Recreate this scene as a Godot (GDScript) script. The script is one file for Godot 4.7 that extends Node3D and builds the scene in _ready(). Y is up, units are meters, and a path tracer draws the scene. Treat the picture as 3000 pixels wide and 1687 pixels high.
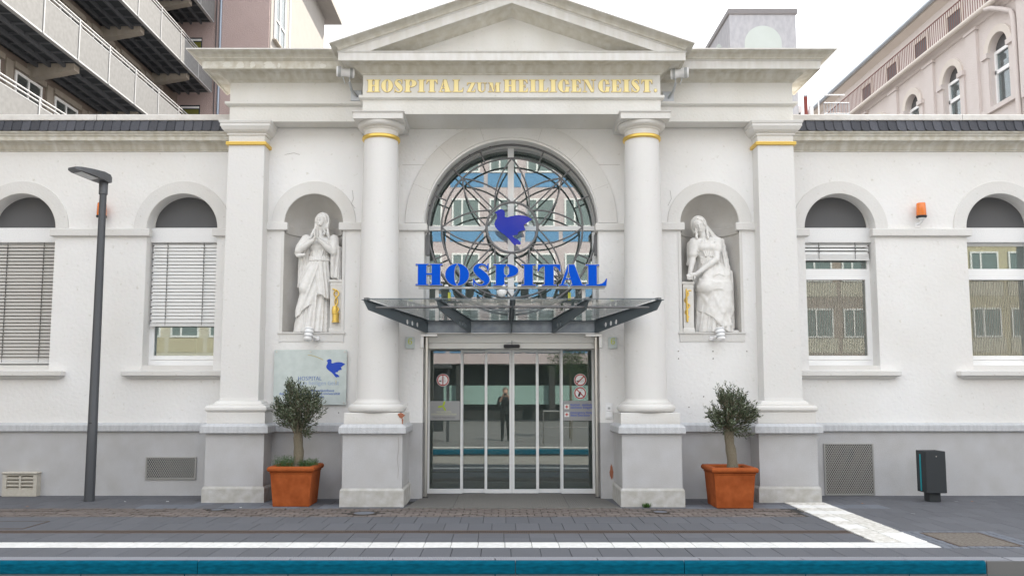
extends Node3D
# A hospital entrance front: classical portico between two low wings, seen across a tram platform.
# x right, y up, z towards the street; the portico wall is z = 0, pavement y = 0.

var M := {}
var names := {}
var rng := RandomNumberGenerator.new()

func _ready():
	rng.seed = 4711
	stage_camera_and_light()
	make_materials()
	build_ground()
	build_hospital()
	build_neighbours()
	build_opposite_side()
	build_entrance()
	build_statues()
	build_fixtures()
	build_street_things()

func stage_camera_and_light():
	var cam := Camera3D.new()
	cam.name = "camera"
	add_child(cam)
	cam.position = Vector3(-0.155, 1.70, 13.25)
	cam.rotation = Vector3(atan(0.092), 0, 0)
	var near := 0.1
	cam.set_frustum(2.0 * near * 843.5 / 2400.0, Vector2(30.0, 82.5) * near / 2400.0, near, 400.0)
	cam.current = true
	var env := Environment.new()
	env.background_mode = Environment.BG_SKY
	var sky := Sky.new()
	var sm := ProceduralSkyMaterial.new()
	sm.sky_top_color = Color(0.885, 0.905, 0.935)
	sm.sky_horizon_color = Color(0.965, 0.96, 0.95)
	sm.sky_curve = 0.35
	sm.ground_horizon_color = Color(0.62, 0.62, 0.62)
	sm.ground_bottom_color = Color(0.42, 0.42, 0.42)
	sm.sun_angle_max = 1.0
	sky.sky_material = sm
	env.sky = sky
	env.background_energy_multiplier = 1.0
	env.tonemap_mode = Environment.TONE_MAPPER_LINEAR
	env.tonemap_exposure = 2.6
	env.sdfgi_enabled = true
	env.ssao_enabled = true
	env.ssil_enabled = true
	var we := WorldEnvironment.new()
	we.name = "world_environment"
	we.environment = env
	add_child(we)
	var sun := DirectionalLight3D.new()
	sun.name = "sun"
	add_child(sun)
	sun.look_at_from_position(Vector3(0.46, 0.80, -0.70), Vector3.ZERO)
	sun.light_energy = 1.25
	sun.light_color = Color(1.0, 0.965, 0.91)
	sun.light_angular_distance = 0.6
	sun.shadow_enabled = true

# ------------------------------------------------------------------ mesh builder
class MB:
	var v := PackedVector3Array()
	var n := PackedVector3Array()
	var uv := PackedVector2Array()
	var c := PackedColorArray()
	var colored := false
	var col := Color.WHITE
	var xf := Transform3D.IDENTITY

	func put(p: Vector3, nn: Vector3, u := Vector2.ZERO):
		v.append(xf * p)
		n.append((xf.basis * nn).normalized())
		uv.append(u)
		if colored:
			c.append(col)

	func tri(a: Vector3, b: Vector3, d: Vector3):
		var nn := (b - a).cross(d - a)
		if nn.length_squared() < 1e-16:
			return
		nn = nn.normalized()
		put(a, nn)
		put(d, nn)
		put(b, nn)

	func tri_n(a, b, d, na, nb, nd):
		put(a, na)
		put(d, nd)
		put(b, nb)

	func quad(a: Vector3, b: Vector3, d: Vector3, e: Vector3):
		var nn := (d - a).cross(e - b)
		if nn.length_squared() < 1e-16:
			return
		nn = nn.normalized()
		put(a, nn, Vector2(0, 1))
		put(d, nn, Vector2(1, 0))
		put(b, nn, Vector2(1, 1))
		put(a, nn, Vector2(0, 1))
		put(e, nn, Vector2(0, 0))
		put(d, nn, Vector2(1, 0))

	func box(x0: float, x1: float, y0: float, y1: float, z0: float, z1: float):
		var p := func(i, j, k): return Vector3(x1 if i else x0, y1 if j else y0, z1 if k else z0)
		quad(p.call(0, 0, 1), p.call(1, 0, 1), p.call(1, 1, 1), p.call(0, 1, 1))
		quad(p.call(1, 0, 0), p.call(0, 0, 0), p.call(0, 1, 0), p.call(1, 1, 0))
		quad(p.call(1, 0, 1), p.call(1, 0, 0), p.call(1, 1, 0), p.call(1, 1, 1))
		quad(p.call(0, 0, 0), p.call(0, 0, 1), p.call(0, 1, 1), p.call(0, 1, 0))
		quad(p.call(0, 1, 1), p.call(1, 1, 1), p.call(1, 1, 0), p.call(0, 1, 0))
		quad(p.call(0, 0, 0), p.call(1, 0, 0), p.call(1, 0, 1), p.call(0, 0, 1))

	# box with chamfered vertical and front/top edges
	func cbox(x0: float, x1: float, y0: float, y1: float, z0: float, z1: float, b := 0.006):
		ring([Vector2(x0, z1), Vector2(x1, z1), Vector2(x1, z0), Vector2(x0, z0)], [[-b, y0], [0.0, y0 + b], [0.0, y1 - b], [-b, y1]], true, true)

	# profile of [out, y] swept round a plan path of (x, z); outward is to the right of the walk
	func ring(path: Array, prof: Array, closed := true, caps := false):
		var m := path.size()
		var mit := []
		for i in m:
			var d0 := Vector2.ZERO
			var d1 := Vector2.ZERO
			if closed or i > 0:
				d0 = (path[i] - path[(i - 1 + m) % m]).normalized()
			if closed or i < m - 1:
				d1 = (path[(i + 1) % m] - path[i]).normalized()
			if d0 == Vector2.ZERO: d0 = d1
			if d1 == Vector2.ZERO: d1 = d0
			var n0 := Vector2(-d0.y, d0.x)
			var n1 := Vector2(-d1.y, d1.x)
			var mm := (n0 + n1).normalized()
			mit.append(mm / maxf(0.2, mm.dot(n0)))
		var at := func(i: int, k: int) -> Vector3:
			var q: Vector2 = path[i] + mit[i] * prof[k][0]
			return Vector3(q.x, prof[k][1], q.y)
		for i in (m if closed else m - 1):
			var j := (i + 1) % m
			for k in prof.size() - 1:
				quad(at.call(i, k), at.call(j, k), at.call(j, k + 1), at.call(i, k + 1))
		if caps:
			for k in [0, prof.size() - 1]:
				for i in range(1, m - 1):
					if k == 0:
						tri(at.call(0, k), at.call(i + 1, k), at.call(i, k))
					else:
						tri(at.call(0, k), at.call(i, k), at.call(i + 1, k))

	# flat polygon (CCW in x, y) given thickness from z0 to z1
	func prism(poly: PackedVector2Array, z0: float, z1: float, sides := true):
		if Geometry2D.is_polygon_clockwise(poly):
			poly = poly.duplicate()
			poly.reverse()
		var idx := Geometry2D.triangulate_polygon(poly)
		for i in range(0, idx.size(), 3):
			var a := poly[idx[i]]
			var b := poly[idx[i + 1]]
			var d := poly[idx[i + 2]]
			if (b - a).cross(d - a) < 0:
				var t := b
				b = d
				d = t
			tri(Vector3(a.x, a.y, z1), Vector3(b.x, b.y, z1), Vector3(d.x, d.y, z1))
			if sides:
				tri(Vector3(a.x, a.y, z0), Vector3(d.x, d.y, z0), Vector3(b.x, b.y, z0))
		if sides:
			for i in poly.size():
				var a := poly[i]
				var b := poly[(i + 1) % poly.size()]
				quad(Vector3(a.x, a.y, z0), Vector3(b.x, b.y, z0), Vector3(b.x, b.y, z1), Vector3(a.x, a.y, z1))

	# turned shape: profile of (radius, y), upward, smooth round the axis, optionally smooth along it
	func lathe(cx: float, cz: float, prof: Array, seg := 32, smooth := false, a0 := 0.0, a1 := TAU):
		var k := prof.size()
		var nor := []
		for i in k - 1:
			var d: Vector2 = prof[i + 1] - prof[i]
			nor.append(Vector2(d.y, -d.x).normalized())
		for i in k - 1:
			if (prof[i + 1] - prof[i]).length() < 1e-6:
				continue
			var nlo: Vector2 = nor[i]
			var nhi: Vector2 = nor[i]
			if smooth:
				if i > 0 and nor[i].dot(nor[i - 1]) > 0.5: nlo = (nor[i] + nor[i - 1]).normalized()
				if i < k - 2 and nor[i].dot(nor[i + 1]) > 0.5: nhi = (nor[i] + nor[i + 1]).normalized()
			for s in seg:
				var t0 := a0 + (a1 - a0) * s / seg
				var t1 := a0 + (a1 - a0) * (s + 1) / seg
				var e0 := Vector3(cos(t0), 0, sin(t0))
				var e1 := Vector3(cos(t1), 0, sin(t1))
				var o := Vector3(cx, 0, cz)
				var p: Vector2 = prof[i]
				var q: Vector2 = prof[i + 1]
				var A := o + e0 * p.x + Vector3.UP * p.y
				var B := o + e1 * p.x + Vector3.UP * p.y
				var C := o + e1 * q.x + Vector3.UP * q.y
				var D := o + e0 * q.x + Vector3.UP * q.y
				var f := func(e, nn: Vector2): return e * nn.x + Vector3.UP * nn.y
				put(A, f.call(e0, nlo)); put(B, f.call(e1, nlo)); put(C, f.call(e1, nhi))
				put(A, f.call(e0, nlo)); put(C, f.call(e1, nhi)); put(D, f.call(e0, nhi))

	# round bar along a list of points, radius one number or one per point
	func tube(pts: Array, r, seg := 8, capped := true, loop := false):
		var m := pts.size()
		var rings := []
		var up := Vector3.ZERO
		for i in m:
			var d: Vector3
			if loop:
				d = (pts[(i + 1) % m] - pts[(i - 1 + m) % m]).normalized()
			else:
				d = (pts[mini(i + 1, m - 1)] - pts[maxi(i - 1, 0)]).normalized()
			if up == Vector3.ZERO:
				up = d.cross(Vector3.RIGHT if absf(d.x) < 0.8 else Vector3.UP).normalized()
			up = (up - d * up.dot(d)).normalized()
			var side := d.cross(up)
			var rr: float = r[i] if r is Array else r
			var rg := []
			for s in seg:
				var t := TAU * s / seg
				var nn := up * cos(t) + side * sin(t)
				rg.append([pts[i] + nn * rr, nn])
			rings.append(rg)
		for i in (m if loop else m - 1):
			var a = rings[i]
			var b = rings[(i + 1) % m]
			for s in seg:
				var s1 := (s + 1) % seg
				put(a[s][0], a[s][1]); put(b[s][0], b[s][1]); put(b[s1][0], b[s1][1])
				put(a[s][0], a[s][1]); put(b[s1][0], b[s1][1]); put(a[s1][0], a[s1][1])
		if capped and not loop:
			for s in range(1, seg - 1):
				tri(rings[0][0][0], rings[0][s + 1][0], rings[0][s][0])
				tri(rings[m - 1][0][0], rings[m - 1][s][0], rings[m - 1][s + 1][0])

	# square bar between two points
	func bar(a: Vector3, b: Vector3, w: float, h: float, up := Vector3.UP):
		var d := (b - a).normalized()
		var s := d.cross(up).normalized()
		if s.length() < 0.5:
			s = Vector3.RIGHT
		var u := s.cross(d).normalized()
		var old := xf
		xf = xf * Transform3D(Basis(s, u, -d), a)
		box(-w / 2, w / 2, -h / 2, h / 2, -(b - a).length(), 0.0)
		xf = old

	func mesh() -> ArrayMesh:
		var arr := []
		arr.resize(Mesh.ARRAY_MAX)
		arr[Mesh.ARRAY_VERTEX] = v
		arr[Mesh.ARRAY_NORMAL] = n
		arr[Mesh.ARRAY_TEX_UV] = uv
		if colored:
			arr[Mesh.ARRAY_COLOR] = c
		var am := ArrayMesh.new()
		am.add_surface_from_arrays(Mesh.PRIMITIVE_TRIANGLES, arr)
		return am

# ------------------------------------------------------------------ nodes
func numbered(called: String) -> String:
	var k: int = names.get(called, -1) + 1
	names[called] = k
	return called if k == 0 else "%s_%03d" % [called, k]

func thing(called: String, label: String, category: String, at := Vector3.ZERO, group := "") -> Node3D:
	var o := Node3D.new()
	o.name = numbered(called)
	add_child(o)
	o.position = at
	o.set_meta("label", label)
	o.set_meta("category", category)
	if group != "":
		o.set_meta("group", group)
	return o

func structure(called: String) -> Node3D:
	var o := Node3D.new()
	o.name = numbered(called)
	add_child(o)
	o.set_meta("kind", "structure")
	return o

func holder(called: String, parent: Node3D) -> Node3D:
	var o := Node3D.new()
	o.name = called
	parent.add_child(o, true)
	return o

func part(called: String, shape, material: Material, parent: Node3D, at := Vector3.ZERO) -> MeshInstance3D:
	var o := MeshInstance3D.new()
	o.name = called
	o.mesh = shape.mesh() if shape is MB else shape
	o.material_override = material
	o.position = at
	parent.add_child(o, true)
	return o

func arc_points(cx: float, cy: float, r: float, a0: float, a1: float, k: int) -> PackedVector2Array:
	var p := PackedVector2Array()
	for i in k + 1:
		var t := a0 + (a1 - a0) * i / k
		p.append(Vector2(cx + r * cos(t), cy + r * sin(t)))
	return p

# ------------------------------------------------------------------ materials
func lin(r: float, g: float, b: float) -> Color:
	return Color(r, g, b).linear_to_srgb()

func noise_tex(seed_: int, freq: float, lo: Color, hi: Color, stretch := 1.0, size := 512, octaves := 5, sharp := 1.0, bias := 0.0) -> ImageTexture:
	var f := FastNoiseLite.new()
	f.seed = seed_
	f.noise_type = FastNoiseLite.TYPE_SIMPLEX_SMOOTH
	f.frequency = freq
	f.fractal_octaves = octaves
	var h := int(size / stretch)
	var src := f.get_seamless_image(size, h)
	if stretch != 1.0:
		src.resize(size, size, Image.INTERPOLATE_CUBIC)
	src.convert(Image.FORMAT_L8)
	var a := src.get_data()
	var o := PackedByteArray()
	o.resize(a.size() * 3)
	for i in a.size():
		var t := a[i] / 255.0
		if sharp != 1.0:
			t = clampf((t - 0.5) * sharp + 0.5 + bias, 0.0, 1.0)
		o[3 * i] = int(255.0 * lerpf(lo.r, hi.r, t))
		o[3 * i + 1] = int(255.0 * lerpf(lo.g, hi.g, t))
		o[3 * i + 2] = int(255.0 * lerpf(lo.b, hi.b, t))
	var im := Image.create_from_data(size, size, false, Image.FORMAT_RGB8, o)
	return ImageTexture.create_from_image(im)

var bumps := {}
func bump_tex(seed_: int, freq: float) -> ImageTexture:
	var key := "%d %f" % [seed_, freq]
	if not bumps.has(key):
		var f := FastNoiseLite.new()
		f.seed = seed_
		f.frequency = freq
		f.fractal_octaves = 4
		var im := f.get_seamless_image(512, 512)
		im.convert(Image.FORMAT_RGBA8)
		im.bump_map_to_normal_map(4.0)
		bumps[key] = ImageTexture.create_from_image(im)
	return bumps[key]

# base colour is linear; grain: a colour texture multiplies it; relief: a normal map
func surf(r: float, g: float, b: float, rough := 0.85, tex: Texture2D = null, scale := 0.5, relief: Texture2D = null, strength := 0.5, spots: Texture2D = null) -> StandardMaterial3D:
	var m := StandardMaterial3D.new()
	m.albedo_color = lin(r, g, b)
	m.roughness = rough
	m.metallic_specular = 0.35
	m.uv1_triplanar = true
	m.uv1_world_triplanar = true
	m.uv1_scale = Vector3.ONE * scale
	if tex:
		m.albedo_texture = tex
	if relief:
		m.normal_enabled = true
		m.normal_texture = relief
		m.normal_scale = strength
	if spots:
		m.detail_enabled = true
		m.detail_blend_mode = BaseMaterial3D.BLEND_MODE_MUL
		m.detail_albedo = spots
		m.detail_uv_layer = BaseMaterial3D.DETAIL_UV_2
		m.uv2_triplanar = true
		m.uv2_world_triplanar = true
		m.uv2_scale = Vector3.ONE * scale * 0.23
	return m

func metal(r: float, g: float, b: float, rough: float, metallic := 1.0) -> StandardMaterial3D:
	var m := StandardMaterial3D.new()
	m.albedo_color = lin(r, g, b)
	m.roughness = rough
	m.metallic = metallic
	return m

func plain(r: float, g: float, b: float, rough := 0.6) -> StandardMaterial3D:
	var m := StandardMaterial3D.new()
	m.albedo_color = lin(r, g, b)
	m.roughness = rough
	return m

func glazing(alpha: float, tint: Color, ior := 1.9) -> StandardMaterial3D:
	var m := StandardMaterial3D.new()
	m.albedo_color = Color(tint.r, tint.g, tint.b, alpha)
	m.roughness = 0.0
	m.refraction_enabled = true
	m.refraction_scale = (ior - 1.0) / 10.0
	return m

func pane_mat(alpha: float, tint: Color) -> StandardMaterial3D:
	var m := StandardMaterial3D.new()
	m.albedo_color = Color(tint.r, tint.g, tint.b, alpha)
	m.transparency = BaseMaterial3D.TRANSPARENCY_ALPHA
	m.roughness = 0.0
	m.metallic_specular = 0.5
	return m

func make_materials():
	var W := Color.WHITE
	var fine := bump_tex(5, 0.11)
	var cloudy := noise_tex(11, 0.008, Color(0.975, 0.973, 0.968), W)
	var blot := noise_tex(12, 0.014, Color(0.965, 0.96, 0.95), W, 1.0, 512, 6, 1.6)
	var streak := noise_tex(13, 0.03, Color(0.955, 0.95, 0.935), W, 4.0, 512, 5, 1.5)
	var grimy := noise_tex(14, 0.022, Color(0.90, 0.885, 0.85), W, 1.4, 512, 6, 1.6)
	var speck := noise_tex(15, 0.12, Color(0.90, 0.90, 0.90), W, 1.0, 512, 3)
	# sparse specks and small stains, mostly clean
	var specks := noise_tex(16, 0.030, Color(0.86, 0.85, 0.82), W, 1.0, 1024, 6, 3.2, 1.42)
	var grain := noise_tex(17, 0.16, Color(0.87, 0.87, 0.875), W, 1.0, 512, 3, 1.3)
	M.wall = surf(0.825, 0.82, 0.815, 0.92, specks, 0.21, fine, 0.10, blot)
	M.trim = surf(0.72, 0.71, 0.695, 0.9, specks, 0.37, fine, 0.10, blot)
	M.column = surf(0.725, 0.715, 0.705, 0.9, specks, 0.27, fine, 0.07, cloudy)
	M.cornice = surf(0.70, 0.685, 0.64, 0.92, grimy, 0.55, fine, 0.15, streak)
	M.frieze = surf(0.735, 0.725, 0.70, 0.9, specks, 0.31, fine, 0.08, streak)
	M.corona = surf(0.735, 0.725, 0.71, 0.9, streak, 0.45, fine, 0.08, cloudy)
	M.niche = surf(0.58, 0.565, 0.545, 0.95, blot, 0.5, fine, 0.3)  # greyer than the wall: shade of the hollow is in the colour
	M.plinth = surf(0.585, 0.585, 0.595, 0.93, grain, 0.9, bump_tex(6, 0.12), 0.15, noise_tex(21, 0.02, Color(0.955, 0.95, 0.94), W, 1.0, 512, 6, 1.3))
	M.plinth_band = surf(0.57, 0.58, 0.60, 0.93, noise_tex(22, 0.035, Color(0.93, 0.93, 0.93), W, 5.0, 512, 4, 1.4), 0.9, fine, 0.4)
	M.plinth_foot = surf(0.53, 0.525, 0.515, 0.95, noise_tex(23, 0.012, Color(0.90, 0.89, 0.865), W, 1.0, 512, 6, 1.4), 0.8, bump_tex(6, 0.12), 0.2)
	M.brick_scar = surf(0.38, 0.15, 0.09, 0.95, speck, 3.0)
	M.crack = plain(0.24, 0.22, 0.20, 1.0)
	M.joint = plain(0.46, 0.44, 0.41, 1.0)
	M.flake = surf(0.78, 0.765, 0.70, 0.9, speck, 1.5)
	M.gold = metal(0.80, 0.56, 0.14, 0.42, 0.75)
	M.gold_letter = metal(0.93, 0.79, 0.38, 0.5, 0.05)
	M.letter_edge = plain(0.42, 0.29, 0.12, 0.7)
	M.slate = []
	for i in 4:
		var k: float = [0.085, 0.098, 0.112, 0.078][i]
		M.slate.append(surf(k, k * 1.03, k * 1.18, 0.55, noise_tex(30 + i, 0.03, Color(0.8, 0.8, 0.82), W), 1.7, fine, 0.2))
	M.flashing = surf(0.74, 0.72, 0.69, 0.6, noise_tex(35, 0.012, Color(0.93, 0.925, 0.92), W, 1.0, 512, 5, 1.4), 0.7)
	M.white_frame = plain(0.88, 0.88, 0.88, 0.4)
	M.white_panel = surf(0.90, 0.90, 0.90, 0.6, speck, 0.8)
	M.fan_dark = surf(0.135, 0.135, 0.14, 0.7, speck, 1.2)
	M.slat_white = plain(0.78, 0.78, 0.77, 0.45)
	M.slat_beige = plain(0.55, 0.53, 0.50, 0.5)
	M.film = pane_mat(0.5, Color(0.62, 0.60, 0.56))
	M.film.roughness = 0.7
	M.cord = plain(0.03, 0.03, 0.03, 0.9)
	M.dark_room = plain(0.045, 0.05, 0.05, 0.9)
	M.dim_room = plain(0.20, 0.19, 0.17, 0.9)
	M.wing_glass = glazing(0.06, Color(0.80, 0.90, 0.88), 2.25)
	M.glass = glazing(0.06, Color(0.80, 0.90, 0.88), 2.7)
	M.door_glass = glazing(0.06, Color(0.78, 0.86, 0.84), 2.15)
	M.canopy_glass = pane_mat(0.10, Color(0.62, 0.72, 0.70))
	M.steel_blue = metal(0.13, 0.155, 0.17, 0.5, 0.35)
	M.steel_plate = surf(0.37, 0.40, 0.43, 0.5, noise_tex(41, 0.012, Color(0.84, 0.85, 0.87), W, 1.0, 512, 5, 1.3), 0.7)
	M.grille = metal(0.16, 0.16, 0.165, 0.45, 0.3)
	M.stainless = metal(0.60, 0.58, 0.55, 0.28, 1.0)
	M.alu = metal(0.78, 0.79, 0.80, 0.4, 0.12)
	M.header = surf(0.86, 0.85, 0.82, 0.6, speck, 1.0)
	M.black = plain(0.012, 0.012, 0.013, 0.4)
	M.rubber = surf(0.20, 0.195, 0.185, 0.9, speck, 2.0)
	M.mat = surf(0.27, 0.26, 0.24, 0.95, noise_tex(45, 0.05, Color(0.7, 0.7, 0.7), W), 1.5)
	M.sign_blue = surf(0.001, 0.085, 0.56, 0.6, noise_tex(46, 0.015, Color(0.90, 0.92, 0.95), W), 2.0)
	M.sign_blue.metallic_specular = 0.2
	M.sign_return = plain(0.52, 0.51, 0.49, 0.6)
	M.dove_blue = plain(0.004, 0.055, 0.46, 0.35)
	M.deep_blue = plain(0.002, 0.010, 0.34, 0.08)
	M.disc_glass = pane_mat(0.08, Color(0.85, 0.92, 0.95))
	M.plaque = surf(0.60, 0.655, 0.64, 0.35, noise_tex(47, 0.008, Color(0.92, 0.93, 0.93), W), 1.2)
	M.text_blue = plain(0.10, 0.18, 0.46, 0.5)
	M.text_pale = plain(0.28, 0.38, 0.58, 0.5)
	M.text_ochre = plain(0.60, 0.46, 0.12, 0.5)
	M.marble = surf(0.80, 0.79, 0.775, 0.6, noise_tex(48, 0.012, Color(0.94, 0.935, 0.925), W, 1.0, 512, 5, 1.3), 1.6)
	M.altar = surf(0.74, 0.73, 0.71, 0.8, blot, 1.2)
	M.lamp_white = plain(0.86, 0.86, 0.87, 0.35)
	M.lamp_grey = plain(0.42, 0.43, 0.44, 0.4)
	M.galvanised = metal(0.50, 0.52, 0.54, 0.45, 0.6)
	M.orange = pane_mat(0.72, Color(0.96, 0.50, 0.03))
	M.post = metal(0.085, 0.09, 0.10, 0.45, 0.3)
	M.post_head = metal(0.12, 0.125, 0.135, 0.5, 0.3)
	M.led = plain(0.45, 0.46, 0.47, 0.3)
	M.bin = surf(0.045, 0.05, 0.055, 0.5, speck, 2.0)
	M.turquoise = plain(0.0, 0.30, 0.36, 0.5)
	M.terracotta = surf(0.45, 0.115, 0.030, 0.85, noise_tex(51, 0.010, Color(0.86, 0.82, 0.78), W, 1.0, 512, 6, 1.3), 0.8, fine, 0.15, speck)
	M.soil = surf(0.045, 0.032, 0.022, 1.0, speck, 4.0, bump_tex(6, 0.12), 1.0)
	M.bark = surf(0.40, 0.365, 0.29, 0.95, noise_tex(52, 0.03, Color(0.45, 0.42, 0.36), W, 0.5, 512, 5, 2.0), 4.0, bump_tex(6, 0.12), 1.2)
	M.leaf = StandardMaterial3D.new()
	M.leaf.vertex_color_use_as_albedo = true
	M.leaf.roughness = 0.55
	M.leaf.backlight_enabled = true
	M.leaf.backlight = Color(0.25, 0.3, 0.15)
	M.mesh_metal = metal(0.36, 0.355, 0.34, 0.55, 0.4)
	M.vent_white = surf(0.56, 0.53, 0.47, 0.95, blot, 2.0, fine, 0.6)
	# street
	var asp := bump_tex(8, 0.2)
	M.slab = []
	for i in 5:
		var k: float = [0.158, 0.166, 0.153, 0.171, 0.162][i]
		M.slab.append(surf(k * 0.97, k, k * 1.09, 0.85, noise_tex(60 + i, 0.10, Color(0.82, 0.82, 0.83), W, 1.0, 512, 4), 1.3, asp, 0.15, cloudy))
	M.slab_light = []
	for i in 2:
		var k: float = [0.215, 0.20][i]
		M.slab_light.append(surf(k * 0.93, k, k * 1.13, 0.85, noise_tex(66 + i, 0.08, Color(0.82, 0.82, 0.83), W, 1.0, 512, 4), 1.3, asp, 0.15))
	M.bed = surf(0.05, 0.05, 0.05, 1.0, speck, 3.0)
	M.strip = []
	for i in 3:
		var k: float = [0.80, 0.775, 0.82][i]
		M.strip.append(surf(k, k * 0.99, k * 0.97, 0.8, noise_tex(70 + i, 0.02, Color(0.90, 0.90, 0.89), W), 1.0))
	M.strip_worn = surf(0.765, 0.75, 0.72, 0.85, noise_tex(73, 0.02, Color(0.80, 0.79, 0.76), W, 1.0, 512, 5, 1.5), 1.0)
	M.kerb_top = surf(0.31, 0.315, 0.34, 0.85, speck, 2.0, asp, 0.3)
	M.kerb_blue = surf(0.002, 0.115, 0.19, 0.7, noise_tex(75, 0.025, Color(0.72, 0.78, 0.78), W, 0.25, 512, 5, 1.4), 0.6)
	M.kerb_blue.metallic_specular = 0.15
	M.kerb_end = surf(0.17, 0.17, 0.17, 0.9, speck, 2.0)
	M.kerb_foot = surf(0.04, 0.04, 0.04, 0.95, speck, 2.0)  # concrete; the shadow under the nosing is put into this dark colour
	M.paver = []
	for i in 5:
		var k: float = [1.0, 0.88, 1.12, 0.95, 1.05][i]
		M.paver.append(surf(0.275 * k, 0.235 * k, 0.215 * k, 0.9, noise_tex(80 + i, 0.06, Color(0.70, 0.70, 0.70), W), 2.0, asp, 0.5))
	M.paver_joint = surf(0.12, 0.11, 0.10, 1.0, noise_tex(86, 0.05, Color(0.45, 0.43, 0.41), W, 1.0, 512, 4, 2.0), 1.2)
	M.iron = surf(0.085, 0.068, 0.058, 0.75, speck, 3.0)
	M.iron_rust = surf(0.135, 0.105, 0.09, 0.85, speck, 3.0)
	M.manhole = surf(0.23, 0.205, 0.18, 0.9, noise_tex(87, 0.03, Color(0.75, 0.74, 0.72), W, 1.0, 512, 5, 1.4), 1.4, asp, 0.5)
	M.road_concrete = surf(0.33, 0.315, 0.29, 0.9, noise_tex(88, 0.08, Color(0.85, 0.85, 0.85), W), 0.8, asp, 0.3)  # pale concrete roadway, kept light to bounce sun onto the lower walls
	M.far_paving = surf(0.20, 0.198, 0.195, 0.9, noise_tex(89, 0.08, Color(0.85, 0.85, 0.85), W), 0.8)
	M.ground = surf(0.10, 0.10, 0.105, 0.95, cloudy, 0.3)
	# neighbours
	M.pink = surf(0.43, 0.335, 0.32, 0.95, cloudy, 0.3, fine, 0.5)
	M.pale_pink = surf(0.62, 0.545, 0.505, 0.95, cloudy, 0.3)
	M.cream = surf(0.37, 0.345, 0.32, 0.95, cloudy, 0.3)
	M.taupe = surf(0.215, 0.175, 0.15, 0.95, cloudy, 0.4)
	M.beam = surf(0.34, 0.305, 0.265, 0.9, streak, 0.4)
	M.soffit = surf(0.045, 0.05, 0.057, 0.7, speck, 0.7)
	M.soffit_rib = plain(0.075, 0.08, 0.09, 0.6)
	M.balcony_panel = surf(0.20, 0.20, 0.198, 0.55, noise_tex(91, 0.02, Color(0.88, 0.88, 0.88), W), 0.5)
	M.balcony_metal = metal(0.40, 0.40, 0.40, 0.4, 0.3)
	M.downpipe = metal(0.30, 0.35, 0.42, 0.4, 0.5)
	M.curtain = surf(0.16, 0.16, 0.04, 0.9, streak, 1.0)
	M.right_wall = surf(0.66, 0.60, 0.575, 0.95, cloudy, 0.3, fine, 0.4)
	M.right_trim = surf(0.68, 0.62, 0.565, 0.95, cloudy, 0.3)
	M.rail_rust = plain(0.20, 0.095, 0.08, 0.8)
	M.zinc = metal(0.42, 0.46, 0.50, 0.5, 0.5)
	M.tower = surf(0.44, 0.44, 0.465, 0.95, noise_tex(92, 0.02, Color(0.93, 0.93, 0.94), W, 2.0, 512, 5, 1.4), 0.7)
	M.tower_panel = surf(0.50, 0.545, 0.53, 0.95, cloudy, 0.5)
	M.far_glass = glazing(0.06, Color(0.8, 0.88, 0.9), 1.7)
	M.far_pane = metal(0.20, 0.25, 0.25, 0.08, 0.0)
	M.lead = metal(0.20, 0.19, 0.195, 0.6, 0.1)
	M.chimney_red = plain(0.25, 0.06, 0.05, 0.8)
	M.opp_pink = surf(0.60, 0.515, 0.53, 0.95, cloudy, 0.3)
	M.opp_blue = plain(0.13, 0.30, 0.52, 0.4)
	M.opp_yellow = surf(0.58, 0.52, 0.37, 0.95, cloudy, 0.3)
	M.opp_brown = surf(0.42, 0.35, 0.31, 0.95, cloudy, 0.3)
	M.opp_cream = surf(0.66, 0.62, 0.52, 0.95, cloudy, 0.3)
	M.opp_dark = plain(0.035, 0.035, 0.035, 0.6)
	M.opp_green = plain(0.30, 0.44, 0.41, 0.3)
	M.person_dark = surf(0.018, 0.018, 0.02, 0.9, speck, 3.0)
	M.skin = plain(0.50, 0.30, 0.22, 0.6)

# ------------------------------------------------------------------ ground
func slab_mesh(w: float, d: float, h := 0.05, b := 0.004) -> ArrayMesh:
	var mb := MB.new()
	mb.ring([Vector2(-w / 2, d / 2), Vector2(w / 2, d / 2), Vector2(w / 2, -d / 2), Vector2(-w / 2, -d / 2)], [[0.0, -h], [0.0, -b], [-b, 0.0]], true, false)
	mb.quad(Vector3(-w / 2 + b, 0, d / 2 - b), Vector3(w / 2 - b, 0, d / 2 - b), Vector3(w / 2 - b, 0, -d / 2 + b), Vector3(-w / 2 + b, 0, -d / 2 + b))
	return mb.mesh()

func in_view(x: float, z: float, margin := 0.35) -> bool:
	var d := 13.25 - z
	return absf(x + 0.155 - 0.0125 * d) < 0.6375 * d + margin

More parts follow.
